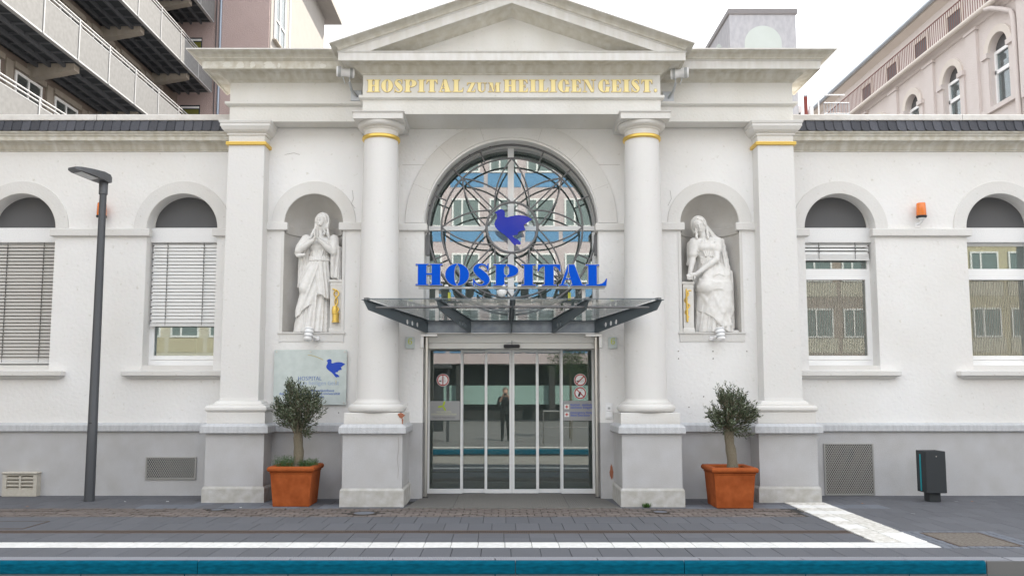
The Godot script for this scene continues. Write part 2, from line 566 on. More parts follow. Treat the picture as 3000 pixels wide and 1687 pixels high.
func build_ground():
	var g := structure("ground")
	var mb := MB.new()
	mb.box(-150, 150, -1.2, -0.24, -150, 150)
	part("earth", mb, M.ground, g)
	var road := structure("road")
	mb = MB.new()
	mb.box(-80, 80, -0.24, -0.20, 4.86, 9.85)
	part("road_concrete", mb, M.road_concrete, road)
	# pavement bed
	var pave := structure("pavement")
	mb = MB.new()
	mb.box(-80, 80, -0.238, -0.012, -1.2, 4.78)
	part("paving_bed", mb, M.bed, pave)
	var meshes := {}
	var rest := []
	for i in 5:
		rest.append(MB.new())
	var cobble_end := 4.12
	# rows: [z0, z1, slab width, x start offset, light]
	var rows := [[4.094, 4.60, 0.316, 0.10, 0], [3.49, 3.789, 0.3, 0.02, 0], [3.184, 3.49, 0.3, 0.02, 0], [2.43, 2.964, 0.3, 0.17, 0], [1.888, 2.43, 0.3, 0.05, 0],
		[1.48, 1.888, 0.3, 0.0, 0], [1.07, 1.48, 0.3, 0.1, 0], [0.66, 1.07, 0.3, 0.0, 1], [0.25, 0.66, 0.3, 0.1, 1], [-0.10, 0.25, 0.3, 0.0, 0], [-0.44, -0.10, 0.3, 0.12, 0], [2.964, 3.184, 0.3, 0.1, 2], [3.789, 4.094, 0.3, 0.02, 2]]
	var count := 0
	for ri in rows.size():
		var r = rows[ri]
		var z0: float = r[0]
		var z1: float = r[1]
		var zc := (z0 + z1) / 2
		var w: float = r[2]
		for i in range(-70, 70):
			var x: float = i * w + r[3]
			# other surfaces take these places
			if (ri == 5 or ri == 6) and x < cobble_end: continue
			if r[4] == 2 and x < 4.62: continue
			if ri >= 1 and absf(x - 4.42 + 0.036 * (zc - 2.3)) < 0.16: continue
			if zc < 0.6 and absf(absf(x) - 2.09) < 0.44: continue
			if zc < 0.3 and absf(absf(x) - 4.33) < 0.40: continue
			if zc < 0.0 and absf(x) < 4.3: continue
			if zc < 1.07 and absf(x) < 1.44: continue
			if x > 4.82 and x < 5.66 and zc > 3.15 and zc < 4.0: continue
			var tone := rng.randi() % 5
			var deep := z1 - z0
			if in_view(x, zc) and count < 298:
				var key := "%f %f" % [w, deep]
				if not meshes.has(key):
					meshes[key] = slab_mesh(w - 0.005, deep - 0.005, 0.05, 0.003)
				var light: bool = r[4] == 1 and absf(x) < 5.6 and absf(x) > 2.2 and rng.randf() < 0.75
				var s := part("slab", meshes[key], M.slab_light[tone % 2] if light else M.slab[tone], pave, Vector3(x, rng.randf_range(-0.002, 0.001), zc))
				s.rotation = Vector3(rng.randf_range(-0.003, 0.003), 0, rng.randf_range(-0.003, 0.003))
				count += 1
			else:
				var m: MB = rest[tone]
				m.cbox(x - w / 2 + 0.004, x + w / 2 - 0.004, -0.05, 0.0, z0 + 0.004, z1 - 0.004, 0.004)
	for i in 5:
		if rest[i].v.size() > 0:
			var o := part("paving_beyond", rest[i], M.slab[i], pave)
			o.set_meta("kind", "stuff")
	print("slabs ", count)
	# cobbled strip of interlocking pavers
	var cob := structure("cobble_strip")
	mb = MB.new()
	mb.box(-20, cobble_end - 0.06, -0.011, -0.008, 1.07, 1.888)
	part("joint_sand", mb, M.paver_joint, cob)
	var shape := MB.new()
	var pv := PackedVector2Array([Vector2(-0.095, -0.055), Vector2(-0.055, -0.067), Vector2(-0.035, -0.047), Vector2(0.035, -0.047), Vector2(0.055, -0.067), Vector2(0.095, -0.055), Vector2(0.095, 0.055), Vector2(0.055, 0.067), Vector2(0.035, 0.047), Vector2(-0.035, 0.047), Vector2(-0.055, 0.067), Vector2(-0.095, 0.055)])
	shape.xf = Transform3D(Basis(Vector3.RIGHT, -PI / 2), Vector3.ZERO)
	for i in pv.size():
		pv[i] = pv[i] * Vector2(0.965, 0.95)
	shape.prism(pv, -0.04, 0.0)
	var pm := shape.mesh()
	var more := MB.new()
	var placed := 0
	for row in 6:
		for i in range(-70, 40):
			var x := i * 0.200 + (0.1 if row % 2 else 0.0)
			var z := 1.14 + row * 0.135
			if x > cobble_end - 0.17 or x < -9.5: continue
			if Vector2(x + 2.09, z - 1.54).length() < 0.25 or Vector2(x + 4.27, z - 1.2).length() < 0.2 or Vector2(x - 2.1, z - 1.42).length() < 0.2: continue
			var y := rng.randf_range(-0.007, 0.006)
			if in_view(x, z, 0.15) and placed < 298 and row > 2:
				var o := part("paver", pm, M.paver[rng.randi() % 5], cob, Vector3(x, y, z))
				o.rotation = Vector3(rng.randf_range(-0.02, 0.02), rng.randf_range(-0.05, 0.05), rng.randf_range(-0.02, 0.02))
				placed += 1
			else:
				more.xf = Transform3D(Basis(Vector3.UP, rng.randf_range(-0.05, 0.05)) * Basis(Vector3.RIGHT, -PI / 2), Vector3(x, y, z))
				more.prism(pv, -0.04, 0.0)
	var mo := part("far_pavers", more, M.paver[1], cob)
	mo.set_meta("kind", "stuff")
	print("pavers ", placed)
	# white guide strip along the platform
	var ws := structure("white_guide_strip")
	var wm := slab_mesh(0.294, 0.297, 0.05, 0.004)
	for i in range(-24, 16):
		var x := i * 0.3 + 0.03
		if x > 4.73: continue
		part("white_slab", wm, M.strip[rng.randi() % 3], ws, Vector3(x, 0.003, 3.9415))
	mb = MB.new()
	for i in range(-70, -24):
		var x := i * 0.3 + 0.03
		mb.cbox(x - 0.147, x + 0.147, -0.05, 0.003, 3.793, 4.09, 0.004)
	part("white_slabs_beyond", mb, M.strip[0], ws).set_meta("kind", "stuff")
	# ribbed tactile strip running to the wall
	var tac := structure("tactile_strip")
	var rm := MB.new()
	rm.ring([Vector2(-0.148, 0.148), Vector2(0.148, 0.148), Vector2(0.148, -0.148), Vector2(-0.148, -0.148)], [[0.0, -0.05], [0.0, 0.0]], true, false)
	var ribs := 7
	for k in ribs:
		var z0 := -0.148 + 0.296 * k / ribs
		var z1 := -0.148 + 0.296 * (k + 1) / ribs
		var zm := lerpf(z0, z1, 0.5)
		var pr := [[z0, 0.0], [lerpf(z0, z1, 0.2), 0.006], [lerpf(z0, z1, 0.6), 0.006], [lerpf(z0, z1, 0.8), 0.0], [z1, 0.0]]
		for q in 4:
			rm.quad(Vector3(-0.148, pr[q + 1][1], pr[q + 1][0]), Vector3(-0.148, pr[q][1], pr[q][0]), Vector3(0.148, pr[q][1], pr[q][0]), Vector3(0.148, pr[q + 1][1], pr[q + 1][0]))
	var ribbed := rm.mesh()
	for row in 11:
		var z := 3.64 - 0.30 * row
		for cidx in 2:
			var x := 4.37 + (cidx - 0.5) * 0.302 - 0.036 * (z - 2.3) + 0.05
			if z < 0.6: continue
			var worn: bool = rng.randf() < 0.45
			part("ribbed_slab", ribbed, M.strip_worn if worn else M.strip[rng.randi() % 3], tac, Vector3(x, 0.005, z))
	# kerb: ribbed edge stones and the blue nosing
	var kerb := structure("kerb")
	var km := MB.new()
	km.ring([Vector2(-0.517, 0.093), Vector2(0.517, 0.093), Vector2(0.517, -0.093), Vector2(-0.517, -0.093)], [[0.0, -0.2], [0.0, -0.004], [-0.004, 0.0]], true, true)
	for k in 40:
		var x := -0.50 + k * 0.0255
		km.quad(Vector3(x, 0.004, 0.085), Vector3(x + 0.012, 0.004, 0.085), Vector3(x - 0.02, 0.004, -0.085), Vector3(x - 0.032, 0.004, -0.085))
		km.quad(Vector3(x - 0.004, -0.001, 0.085), Vector3(x, 0.004, 0.085), Vector3(x - 0.032, 0.004, -0.085), Vector3(x - 0.036, -0.001, -0.085))
		km.quad(Vector3(x + 0.012, 0.004, 0.085), Vector3(x + 0.016, -0.001, 0.085), Vector3(x - 0.016, -0.001, -0.085), Vector3(x - 0.02, 0.004, -0.085))
	var kmm := km.mesh()
	for i in range(-7, 5):
		part("edge_stone", kmm, M.kerb_top, kerb, Vector3(i * 1.045 + 0.30, 0.0, 4.698))
	mb = MB.new()
	mb.box(-60, -7.55, -0.2, 0.0, 4.604, 4.79)
	mb.box(5.02, 60, -0.2, -0.002, 4.604, 4.79)
	part("kerb_run", mb, M.kerb_top, kerb)
	for r in [[-6.6, -3.22], [-3.215, -0.02], [-0.015, 3.06 - 1.38], [1.685, 4.72]]:
		mb = MB.new()
		var prof := [[-0.02, -0.128], [0.028, -0.128], [0.034, -0.122], [0.034, -0.03], [0.026, -0.010], [0.014, -0.001], [-0.012, 0.002]]
		mb.ring([Vector2(r[0], 4.60), Vector2(r[0], 4.79), Vector2(r[1], 4.79), Vector2(r[1], 4.60)], [[-0.001, -0.127], [-0.001, -0.2]], false, false)
		var q := []
		for k in prof.size():
			q.append([prof[k][0], prof[k][1]])
		mb.ring([Vector2(r[0] + 0.001, 4.788), Vector2(r[1] - 0.001, 4.788)], q, false, false)
		for sx in [r[0] + 0.001, r[1] - 0.001]:
			for k in range(1, q.size() - 1):
				mb.tri(Vector3(sx, q[0][1], 4.788 + q[0][0]), Vector3(sx, q[k][1], 4.788 + q[k][0]), Vector3(sx, q[k + 1][1], 4.788 + q[k + 1][0]))
		part("blue_nosing", mb, M.kerb_blue, kerb)
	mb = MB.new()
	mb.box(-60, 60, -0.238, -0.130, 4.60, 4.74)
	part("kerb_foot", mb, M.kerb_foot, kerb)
	mb = MB.new()
	mb.box(4.74, 60, -0.22, -0.003, 4.792, 4.805)
	part("kerb_face", mb, M.kerb_end, kerb)

# ------------------------------------------------------------------ the hospital front
# wall sheet in the plane z, from x0 to x1 and y0 to y1, with arched openings [xc, half, sill, spring]
func pierced(mb: MB, x0: float, x1: float, y0: float, y1: float, z: float, holes: Array, deep: float):
	var x := x0
	for h in holes:
		var xc: float = h[0]
		var a: float = h[1]
		var yb: float = h[2]
		var ys: float = h[3]
		if xc - a > x + 0.0001:
			mb.quad(Vector3(x, y0, z), Vector3(xc - a, y0, z), Vector3(xc - a, y1, z), Vector3(x, y1, z))
		if yb > y0:
			mb.quad(Vector3(xc - a, y0, z), Vector3(xc + a, y0, z), Vector3(xc + a, yb, z), Vector3(xc - a, yb, z))
			mb.quad(Vector3(xc - a, yb, z), Vector3(xc + a, yb, z), Vector3(xc + a, yb, z - deep), Vector3(xc - a, yb, z - deep))
		var k := 40
		var arc := arc_points(xc, ys, a, PI, 0.0, k)
		for i in k:
			var p := arc[i]
			var q := arc[i + 1]
			mb.quad(Vector3(p.x, p.y, z), Vector3(q.x, q.y, z), Vector3(q.x, y1, z), Vector3(p.x, y1, z))
			mb.quad(Vector3(q.x, q.y, z), Vector3(p.x, p.y, z), Vector3(p.x, p.y, z - deep), Vector3(q.x, q.y, z - deep))
		var lo := maxf(yb, y0)
		mb.quad(Vector3(xc - a, lo, z), Vector3(xc - a, ys, z), Vector3(xc - a, ys, z - deep), Vector3(xc - a, lo, z - deep))
		mb.quad(Vector3(xc + a, lo, z - deep), Vector3(xc + a, ys, z - deep), Vector3(xc + a, ys, z), Vector3(xc + a, lo, z))
		x = xc + a
	if x1 > x + 0.0001:
		mb.quad(Vector3(x, y0, z), Vector3(x1, y0, z), Vector3(x1, y1, z), Vector3(x, y1, z))

func arch_band(mb: MB, xc: float, ys: float, r0: float, r1: float, z: float, proud: float, a0 := 0.0, a1 := PI):
	var k := 36
	for i in k:
		var t0 := a1 + (a0 - a1) * i / k
		var t1 := a1 + (a0 - a1) * (i + 1) / k
		var p := func(r, t, zz): return Vector3(xc + r * cos(t), ys + r * sin(t), zz)
		var b := 0.006
		mb.quad(p.call(r0 + b, t0, z + proud), p.call(r0 + b, t1, z + proud), p.call(r1 - b, t1, z + proud), p.call(r1 - b, t0, z + proud))
		mb.quad(p.call(r1 - b, t0, z + proud), p.call(r1 - b, t1, z + proud), p.call(r1, t1, z + proud - b), p.call(r1, t0, z + proud - b))
		mb.quad(p.call(r1, t0, z + proud - b), p.call(r1, t1, z + proud - b), p.call(r1, t1, z - 0.01), p.call(r1, t0, z - 0.01))
		mb.quad(p.call(r0, t0, z - 0.01), p.call(r0, t1, z - 0.01), p.call(r0, t1, z + proud - b), p.call(r0, t0, z + proud - b))
		mb.quad(p.call(r0, t0, z + proud - b), p.call(r0, t1, z + proud - b), p.call(r0 + b, t1, z + proud), p.call(r0 + b, t0, z + proud))

var hosp: Node3D
const WZ := -0.42

func build_hospital():
	hosp = thing("hospital_building", "white hospital front with pediment, two columns and low arched wings", "building")
	build_wings()
	build_portico()

func build_wings():
	for s: int in [-1, 1]:
		var xo := 14.0 * s
		var xi := 4.50 * s
		var x0 := minf(xo, xi)
		var x1 := maxf(xo, xi)
		var cents := [5.57 * s, 8.31 * s, 11.05 * s, 13.0 * s]
		cents.resize(3)
		cents.sort()
		var holes := []
		for c in cents:
			holes.append([c, 0.595, 2.06, 4.45])
		var mb := MB.new()
		pierced(mb, x0, x1, 1.17, 5.80, WZ, holes, 0.30)
		part("wing_wall", mb, M.wall, hosp)
		# plinth with band
		mb = MB.new()
		mb.quad(Vector3(x0, -0.05, WZ + 0.03), Vector3(x1, -0.05, WZ + 0.03), Vector3(x1, 1.06, WZ + 0.03), Vector3(x0, 1.06, WZ + 0.03))
		part("wing_plinth", mb, M.plinth, hosp)
		mb = MB.new()
		mb.ring([Vector2(x0, WZ), Vector2(x1, WZ)], [[0.0, 1.04], [0.075, 1.045], [0.082, 1.055], [0.082, 1.145], [0.07, 1.16], [0.0, 1.185]], false)
		part("plinth_band", mb, M.plinth_band, hosp)
		# impost band between the windows
		var xs := [x0]
		for c in cents:
			xs.append(c - 0.595)
			xs.append(c + 0.595)
		xs.append(x1)
		for i in range(0, xs.size(), 2):
			mb = MB.new()
			mb.ring([Vector2(xs[i], WZ - 0.06), Vector2(xs[i], WZ), Vector2(xs[i + 1], WZ), Vector2(xs[i + 1], WZ - 0.06)], [[0.0, 4.305], [0.058, 4.312], [0.064, 4.320], [0.064, 4.425], [0.05, 4.440], [0.0, 4.447]], false)
			part("impost_band", mb, M.trim, hosp)
		for c in cents:
			mb = MB.new()
			arch_band(mb, c, 4.447, 0.598, 0.815, WZ, 0.022)
			part("arch_surround", mb, M.trim, hosp)
			mb = MB.new()
			mb.ring([Vector2(c - 0.745, WZ - 0.02), Vector2(c - 0.745, WZ), Vector2(c + 0.745, WZ), Vector2(c + 0.745, WZ - 0.02)], [[0.0, 1.905], [0.055, 1.912], [0.065, 1.925], [0.085, 1.945], [0.128, 1.958], [0.135, 1.965], [0.135, 2.03], [0.125, 2.04], [0.0, 2.052]], false)
			mb.box(c - 0.60, c + 0.60, 2.04, 2.135, WZ - 0.30, WZ - 0.012)
			part("window_sill", mb, M.trim, hosp)
		# cornice, slate strip and coping
		mb = MB.new()
		mb.ring([Vector2(x0, WZ), Vector2(x1, WZ)], [[0.0, 5.775], [0.024, 5.780], [0.024, 5.800], [0.04, 5.805], [0.05, 5.83], [0.075, 5.865], [0.115, 5.89], [0.15, 5.895], [0.15, 5.905], [0.205, 5.908], [0.210, 5.913], [0.210, 5.975], [0.23, 5.985], [0.24, 6.01], [0.275, 6.03], [0.28, 6.048], [0.0, 6.06]], false)
		part("wing_cornice", mb, M.cornice, hosp)
		mb = MB.new()
		mb.box(x0, x1, 6.055, 6.235, WZ - 0.4, WZ + 0.20)
		part("roof_edge_board", mb, M.bed, hosp)
		var roof := holder("slate_roof_edge", hosp)
		var tile := MB.new()
		var tp := PackedVector2Array([Vector2(-0.075, 0.20), Vector2(-0.075, 0.055), Vector2(-0.068, 0.02), Vector2(-0.05, 0.0), Vector2(0.0, -0.008), Vector2(0.05, -0.006), Vector2(0.088, 0.004), Vector2(0.088, 0.20)])
		tile.prism(tp, -0.004, 0.006)
		var tm := tile.mesh()
		var k := 0
		var x := x0 + 0.08
		while x < x1 - 0.02:
			if absf(x) < 9.2:
				var o := part("slate_tile", tm, M.slate[rng.randi() % 4], roof, Vector3(x, 6.056 + rng.randf_range(-0.004, 0.004), WZ + 0.290))
				o.rotation = Vector3(-0.25, 0.10 * s, rng.randf_range(-0.03, 0.03))
			x += 0.152 + rng.randf_range(-0.008, 0.008)
		mb = MB.new()
		mb.box(x0 if s < 0 else 9.2, -9.2 if s < 0 else x1, 6.06, 6.235, WZ + 0.1, WZ + 0.26)
		part("slates_beyond", mb, M.slate[0], roof).set_meta("kind", "stuff")
		# coping of sheet metal in lengths
		var cx := x0
		var joints := [x0, -9.6, -6.97, -4.63] if s < 0 else [4.63, 7.6, 10.4, x1]
		for j in 3:
			mb = MB.new()
			mb.ring([Vector2(joints[j] + 0.003, WZ + 0.24), Vector2(joints[j + 1] - 0.003, WZ + 0.24)], [[-0.05, 6.236], [0.022, 6.238], [0.03, 6.244], [0.03, 6.332], [0.022, 6.340], [-0.02, 6.346]], false)
			mb.quad(Vector3(joints[j], 6.346, WZ + 0.22), Vector3(joints[j + 1], 6.346, WZ + 0.22), Vector3(joints[j + 1], 6.35, WZ - 5.5), Vector3(joints[j], 6.35, WZ - 5.5))
			part("coping", mb, M.flashing, hosp)
		# body of the wing behind: back and end walls and a dark interior lining
		mb = MB.new()
		mb.box(x0, x1, -0.1, 6.33, -6.2, -6.0)
		mb.box(xo - 0.1, xo + 0.1, -0.1, 6.33, -6.0, WZ - 0.01)
		mb.box(xi - 0.1 * s - 0.1, xi - 0.1 * s + 0.1, -0.1, 6.3, -6.0, WZ - 0.35)
		part("rear_wall", mb, M.wall, hosp)
		mb = MB.new()
		mb.box(x0, x1, 1.0, 1.1, -6.0, WZ - 0.35)
		part("room_floor", mb, M.dim_room, hosp)
		for c in cents:
			if absf(c) < 9:
				wing_window(c)

func wing_window(c: float):
	var w := holder("arched_window", hosp)
	var z := WZ - 0.27
	var hw := 0.595
	# fanlight
	var mb := MB.new()
	var fp := arc_points(c, 4.50, hw - 0.02, 0.0, PI, 32)
	mb.prism(fp, z - 0.02, z + 0.005)
	part("fanlight", mb, M.fan_dark, w)
	mb = MB.new()
	arch_band(mb, c, 4.50, hw - 0.025, hw + 0.02, z, 0.04)
	part("fanlight_frame", mb, M.trim, w)
	# cover panel of the blind box
	mb = MB.new()
	mb.cbox(c - hw, c + hw, 4.235, 4.470, z - 0.02, z + 0.125, 0.006)
	mb.cbox(c - hw + 0.01, c + hw - 0.01, 4.470, 4.502, z - 0.02, z + 0.06, 0.003)
	for i in 34:
		var px := c - hw + 0.03 + i * 0.034
		mb.box(px, px + 0.006, 4.471, 4.50, z + 0.061, z + 0.064)
	part("blind_box", mb, M.white_panel, w)
	# frame: outer, transom, lower sash
	var y0 := 2.135
	var y1 := 4.235
	var fb := func(xa, xb, ya, yb, za, zb):
		var q := MB.new()
		q.cbox(xa, xb, ya, yb, za, zb, 0.005)
		part("frame", q, M.white_frame, w)
	fb.call(c - hw, c - hw + 0.045, y0, y1, z - 0.05, z + 0.01)
	fb.call(c + hw - 0.045, c + hw, y0, y1, z - 0.05, z + 0.01)
	fb.call(c - hw + 0.045, c + hw - 0.045, y0, y0 + 0.10, z - 0.05, z + 0.01)
	fb.call(c - hw + 0.045, c + hw - 0.045, 3.655, 3.795, z - 0.05, z + 0.015)
	fb.call(c - hw + 0.045, c + hw - 0.045, 4.19, y1, z - 0.05, z + 0.01)
	for sx: int in [-1, 1]:
		fb.call(c + sx * 0.53 - 0.02, c + sx * 0.53 + 0.02, y0 + 0.10, 3.655, z - 0.04, z + 0.022)
	fb.call(c - 0.51, c + 0.51, y0 + 0.10, y0 + 0.17, z - 0.04, z + 0.022)
	fb.call(c - 0.51, c + 0.51, 3.605, 3.655, z - 0.04, z + 0.022)
	mb = MB.new()
	mb.box(c - 0.512, c + 0.512, y0 + 0.17, 3.607, z - 0.030, z - 0.012)
	part("pane", mb, M.wing_glass, w)
	mb = MB.new()
	mb.box(c - 0.55, c + 0.55, 3.795, 4.19, z - 0.030, z - 0.012)
	part("pane", mb, M.wing_glass, w)
	# room behind: a shallow dim box so that each window has something inside
	mb = MB.new()
	mb.box(c - 0.95, c + 0.95, 1.2, 4.9, z - 3.2, z - 3.1)
	mb.box(c - 1.0, c - 0.95, 1.2, 4.9, z - 3.2, z - 0.06)
	mb.box(c + 0.95, c + 1.0, 1.2, 4.9, z - 3.2, z - 0.06)
	mb.box(c - 1.0, c + 1.0, 4.9, 5.0, z - 3.2, z - 0.06)
	part("room_lining", mb, M.dim_room, w)
	# venetian blinds
	if c < 0:
		var left := c < -7
		var bottom := 2.17 if left else 2.80
		blind(w, c, 4.235, bottom, 1.0 if left else 1.15, M.slat_beige if left else M.slat_white, z + 0.07)
	elif c < 7:
		blind(w, c, 4.235, 3.93, 0.9, M.slat_white, z + 0.07)
	if c > 0:
		# frosted stripe film on the inside of the lower pane
		var film := MB.new()
		for i in 36:
			var px := c - 0.50 + i * 0.0283
			film.box(px, px + 0.013, y0 + 0.175, 3.60, z - 0.0115, z - 0.0095)
		part("striped_film", film, M.film, w)

func blind(w: Node3D, c: float, top: float, bottom: float, tilt: float, mat: Material, z: float):
	var b := 0.552
	var mb := MB.new()
	# one gently cupped slat
	var deep := 0.066
	var prev := Vector3.ZERO
	for i in 5:
		var t := -0.5 + i / 4.0
		var p := Vector3(0, sin(tilt) * t * deep * -1.0, cos(tilt) * t * deep) + Vector3(0, cos(tilt), sin(tilt)) * 0.006 * (1.0 - 4.0 * t * t)
		if i > 0:
			mb.quad(prev + Vector3(-b, 0, 0), p + Vector3(-b, 0, 0), p + Vector3(b, 0, 0), prev + Vector3(b, 0, 0))
		prev = p
	var sm := mb.mesh()
	var y := top - 0.05
	var pitch := 0.0585
	while y > bottom + 0.06:
		var o := part("slat", sm, mat, w, Vector3(c, y, z))
		o.rotation.x = rng.randf_range(-0.02, 0.02)
		y -= pitch
	mb = MB.new()
	var stack := 6 if bottom > 3.9 else 2
	for i in stack:
		mb.cbox(c - b, c + b, bottom + 0.03 + i * 0.014, bottom + 0.042 + i * 0.014, z - 0.03, z + 0.032, 0.003)
	part("slat_stack", mb, M.slat_white, w)
	mb = MB.new()
	mb.cbox(c - b - 0.01, c + b + 0.01, bottom, bottom + 0.026, z - 0.033, z + 0.036, 0.004)
	part("bottom_rail", mb, M.slat_white, w)
	for s in [-0.30, 0.32]:
		mb = MB.new()
		mb.tube([Vector3(c + s, top, z + 0.035), Vector3(c + s, bottom + 0.02, z + 0.037)], 0.0035, 5)
		y = top - 0.05
		while y > bottom + 0.1:
			mb.box(c + s - 0.004, c + s + 0.012, y - 0.012, y + 0.004, z + 0.03, z + 0.04)
			y -= pitch
		part("ladder_cord", mb, M.cord, w)
	for s: int in [-1, 1]:
		mb = MB.new()
		y = top - 0.05
		var k := 0
		while y > bottom + 0.05:
			if k % 2 == 0:
				mb.box(c + s * (b + 0.003) - 0.012, c + s * (b + 0.003) + 0.012, y - 0.008, y + 0.008, z - 0.008, z + 0.012)
			k += 1
			y -= pitch
		part("slat_pins", mb, M.cord, w)

func build_portico():
	# main wall with the great arch and two niches
	var mb := MB.new()
	var holes := [[-3.244, 0.478, 2.655, 4.46], [0.0, 1.43, -1.0, 4.42], [3.26, 0.478, 2.655, 4.46]]
	pierced(mb, -4.55, 4.55, 1.2, 6.06, 0.0, holes, 0.0)
	part("portico_wall", mb, M.wall, hosp)
	mb = MB.new()
	# reveal of the great arch
	var arc := arc_points(0.0, 4.42, 1.43, PI, 0.0, 64)
	for i in 64:
		var p := arc[i]
		var q := arc[i + 1]
		mb.quad(Vector3(q.x, q.y, 0), Vector3(p.x, p.y, 0), Vector3(p.x, p.y, -0.62), Vector3(q.x, q.y, -0.62))
	for s: int in [-1, 1]:
		mb.quad(Vector3(1.43 * s, 1.2, 0), Vector3(1.43 * s, 4.42, 0), Vector3(1.43 * s, 4.42, -0.62), Vector3(1.43 * s, 1.2, -0.62))
	part("arch_reveal", mb, M.wall, hosp)
	mb = MB.new()
	arch_band(mb, 0.0, 4.455, 1.436, 1.745, 0.0, 0.024)
	part("arch_surround", mb, M.trim, hosp)
	for s: int in [-1, 1]:
		mb = MB.new()
		var xa := 1.43 if s > 0 else -1.86
		var xb := 1.86 if s > 0 else -1.43
		mb.ring([Vector2(xa, -0.16), Vector2(xa, 0), Vector2(xb, 0), Vector2(xb, -0.16)], [[0.0, 4.315], [0.04, 4.322], [0.05, 4.332], [0.05, 4.43], [0.04, 4.445], [0.0, 4.452]], false)
		part("impost_band", mb, M.trim, hosp)
		# plinth of the jamb and of the bay
		mb = MB.new()
		mb.quad(Vector3(minf(1.43 * s, 1.75 * s), -0.05, 0.004), Vector3(maxf(1.43 * s, 1.75 * s), -0.05, 0.004), Vector3(maxf(1.43 * s, 1.75 * s), 1.2, 0.004), Vector3(minf(1.43 * s, 1.75 * s), 1.2, 0.004))
		mb.quad(Vector3(1.43 * s, -0.05, 0.004), Vector3(1.43 * s, 1.2, 0.004), Vector3(1.43 * s, 1.2, -0.62), Vector3(1.43 * s, -0.05, -0.62))
		part("jamb_plinth", mb, M.plinth, hosp)
		mb = MB.new()
		mb.quad(Vector3(minf(2.4 * s, 4.0 * s), -0.05, 0.012), Vector3(maxf(2.4 * s, 4.0 * s), -0.05, 0.012), Vector3(maxf(2.4 * s, 4.0 * s), 1.09, 0.012), Vector3(minf(2.4 * s, 4.0 * s), 1.09, 0.012))
		part("bay_plinth", mb, M.plinth, hosp)
		mb = MB.new()
		mb.ring([Vector2(minf(2.4 * s, 4.0 * s), 0), Vector2(maxf(2.4 * s, 4.0 * s), 0)], [[0.0, 1.05], [0.06, 1.058], [0.068, 1.066], [0.068, 1.16], [0.06, 1.17], [0.0, 1.20]], false)
		part("plinth_band", mb, M.plinth_band, hosp)
		niche(-3.244 if s < 0 else 3.26)
		pilaster(4.285 * s, s)
		column(2.085 * s)
		# outer bay entablature with its cornice
		entablature_side(s)
	entablature_middle()
	pediment()
	# body of the porch building behind
	mb = MB.new()
	mb.box(-4.5, 4.5, 6.8, 7.0, -5.0, 0.3)
	mb.box(-4.5, 4.5, -0.1, 6.8, -5.2, -5.0)
	mb.box(-4.52, -4.42, 6.2, 6.8, -5.0, 0.3)
	mb.box(4.42, 4.52, 6.2, 6.8, -5.0, 0.3)
	part("rear_wall", mb, M.wall, hosp)
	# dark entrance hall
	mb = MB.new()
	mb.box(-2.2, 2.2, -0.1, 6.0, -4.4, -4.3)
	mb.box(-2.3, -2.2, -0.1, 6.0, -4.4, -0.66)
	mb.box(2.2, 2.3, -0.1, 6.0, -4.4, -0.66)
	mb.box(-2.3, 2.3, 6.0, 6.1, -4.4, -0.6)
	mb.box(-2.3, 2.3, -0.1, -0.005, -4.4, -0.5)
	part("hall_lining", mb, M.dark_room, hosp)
	# scars where plaster has come off
	for r in [[-1.672, 1.345, 0.842, 0.06, 0.05], [-1.65, 1.25, 0.842, 0.012, 0.07], [1.60 - 0.0, 0.42, 0.008, 0.03, 0.12]]:
		mb = MB.new()
		var pts := PackedVector2Array()
		for i in 14:
			var t := TAU * i / 14
			pts.append(Vector2(r[0] + cos(t) * r[3] * rng.randf_range(0.6, 1.15), r[1] + sin(t) * r[4] * rng.randf_range(0.6, 1.15)))
		mb.prism(pts, r[2], r[2] + 0.006)
		part("bare_brick", mb, M.brick_scar, hosp)
	# joints between the stones of the arch and the spandrels
	for s: int in [-1, 1]:
		mb = MB.new()
		mb.tube([Vector3(1.80 * s, 5.43, 0.001), Vector3(1.43 * s, 5.43, 0.001)], 0.003, 4)
		for a in [22.0, 47.0, 72.0]:
			var dir := Vector3(cos(deg_to_rad(a)) * s, sin(deg_to_rad(a)), 0)
			mb.tube([Vector3(0, 4.455, 0.0235) + dir * 1.44, Vector3(0, 4.455, 0.0235) + dir * 1.742], 0.0025, 4)
		part("stone_joint", mb, M.joint, hosp)
	# pale flakes where the cornice has shed its dirt
	for e in [[-4.52, 6.87, 0.09, 0.06], [-4.30, 6.86, 0.07, 0.065], [-4.12, 6.868, 0.05, 0.06], [-3.86, 6.865, 0.085, 0.07], [-3.70, 6.86, 0.03, 0.05], [-3.0, 6.85, 0.06, 0.05]]:
		mb = MB.new()
		var fp := PackedVector2Array()
		for i in 16:
			var t := TAU * i / 16
			fp.append(Vector2(e[0] + cos(t) * e[2] * rng.randf_range(0.55, 1.1), e[1] + sin(t) * e[3] * rng.randf_range(0.6, 0.95)))
		mb.prism(fp, 0.660, 0.6645)
		part("paint_flake", mb, M.flake, hosp)
	# fine cracks
	for e in [[2.706, 2.35], [3.265, 2.346], [3.816, 2.346], [2.708, 2.229], [3.267, 2.229], [3.10, 1.62], [2.86, 1.45], [-2.62, 1.32], [-2.78, 1.36], [3.42, 1.52]]:
		mb = MB.new()
		var hp := PackedVector2Array()
		for i in 8:
			hp.append(Vector2(e[0], e[1]) + Vector2.from_angle(TAU * i / 8) * rng.randf_range(0.008, 0.014))
		mb.prism(hp, -0.002, 0.002)
		part("screw_hole", mb, M.crack, hosp)
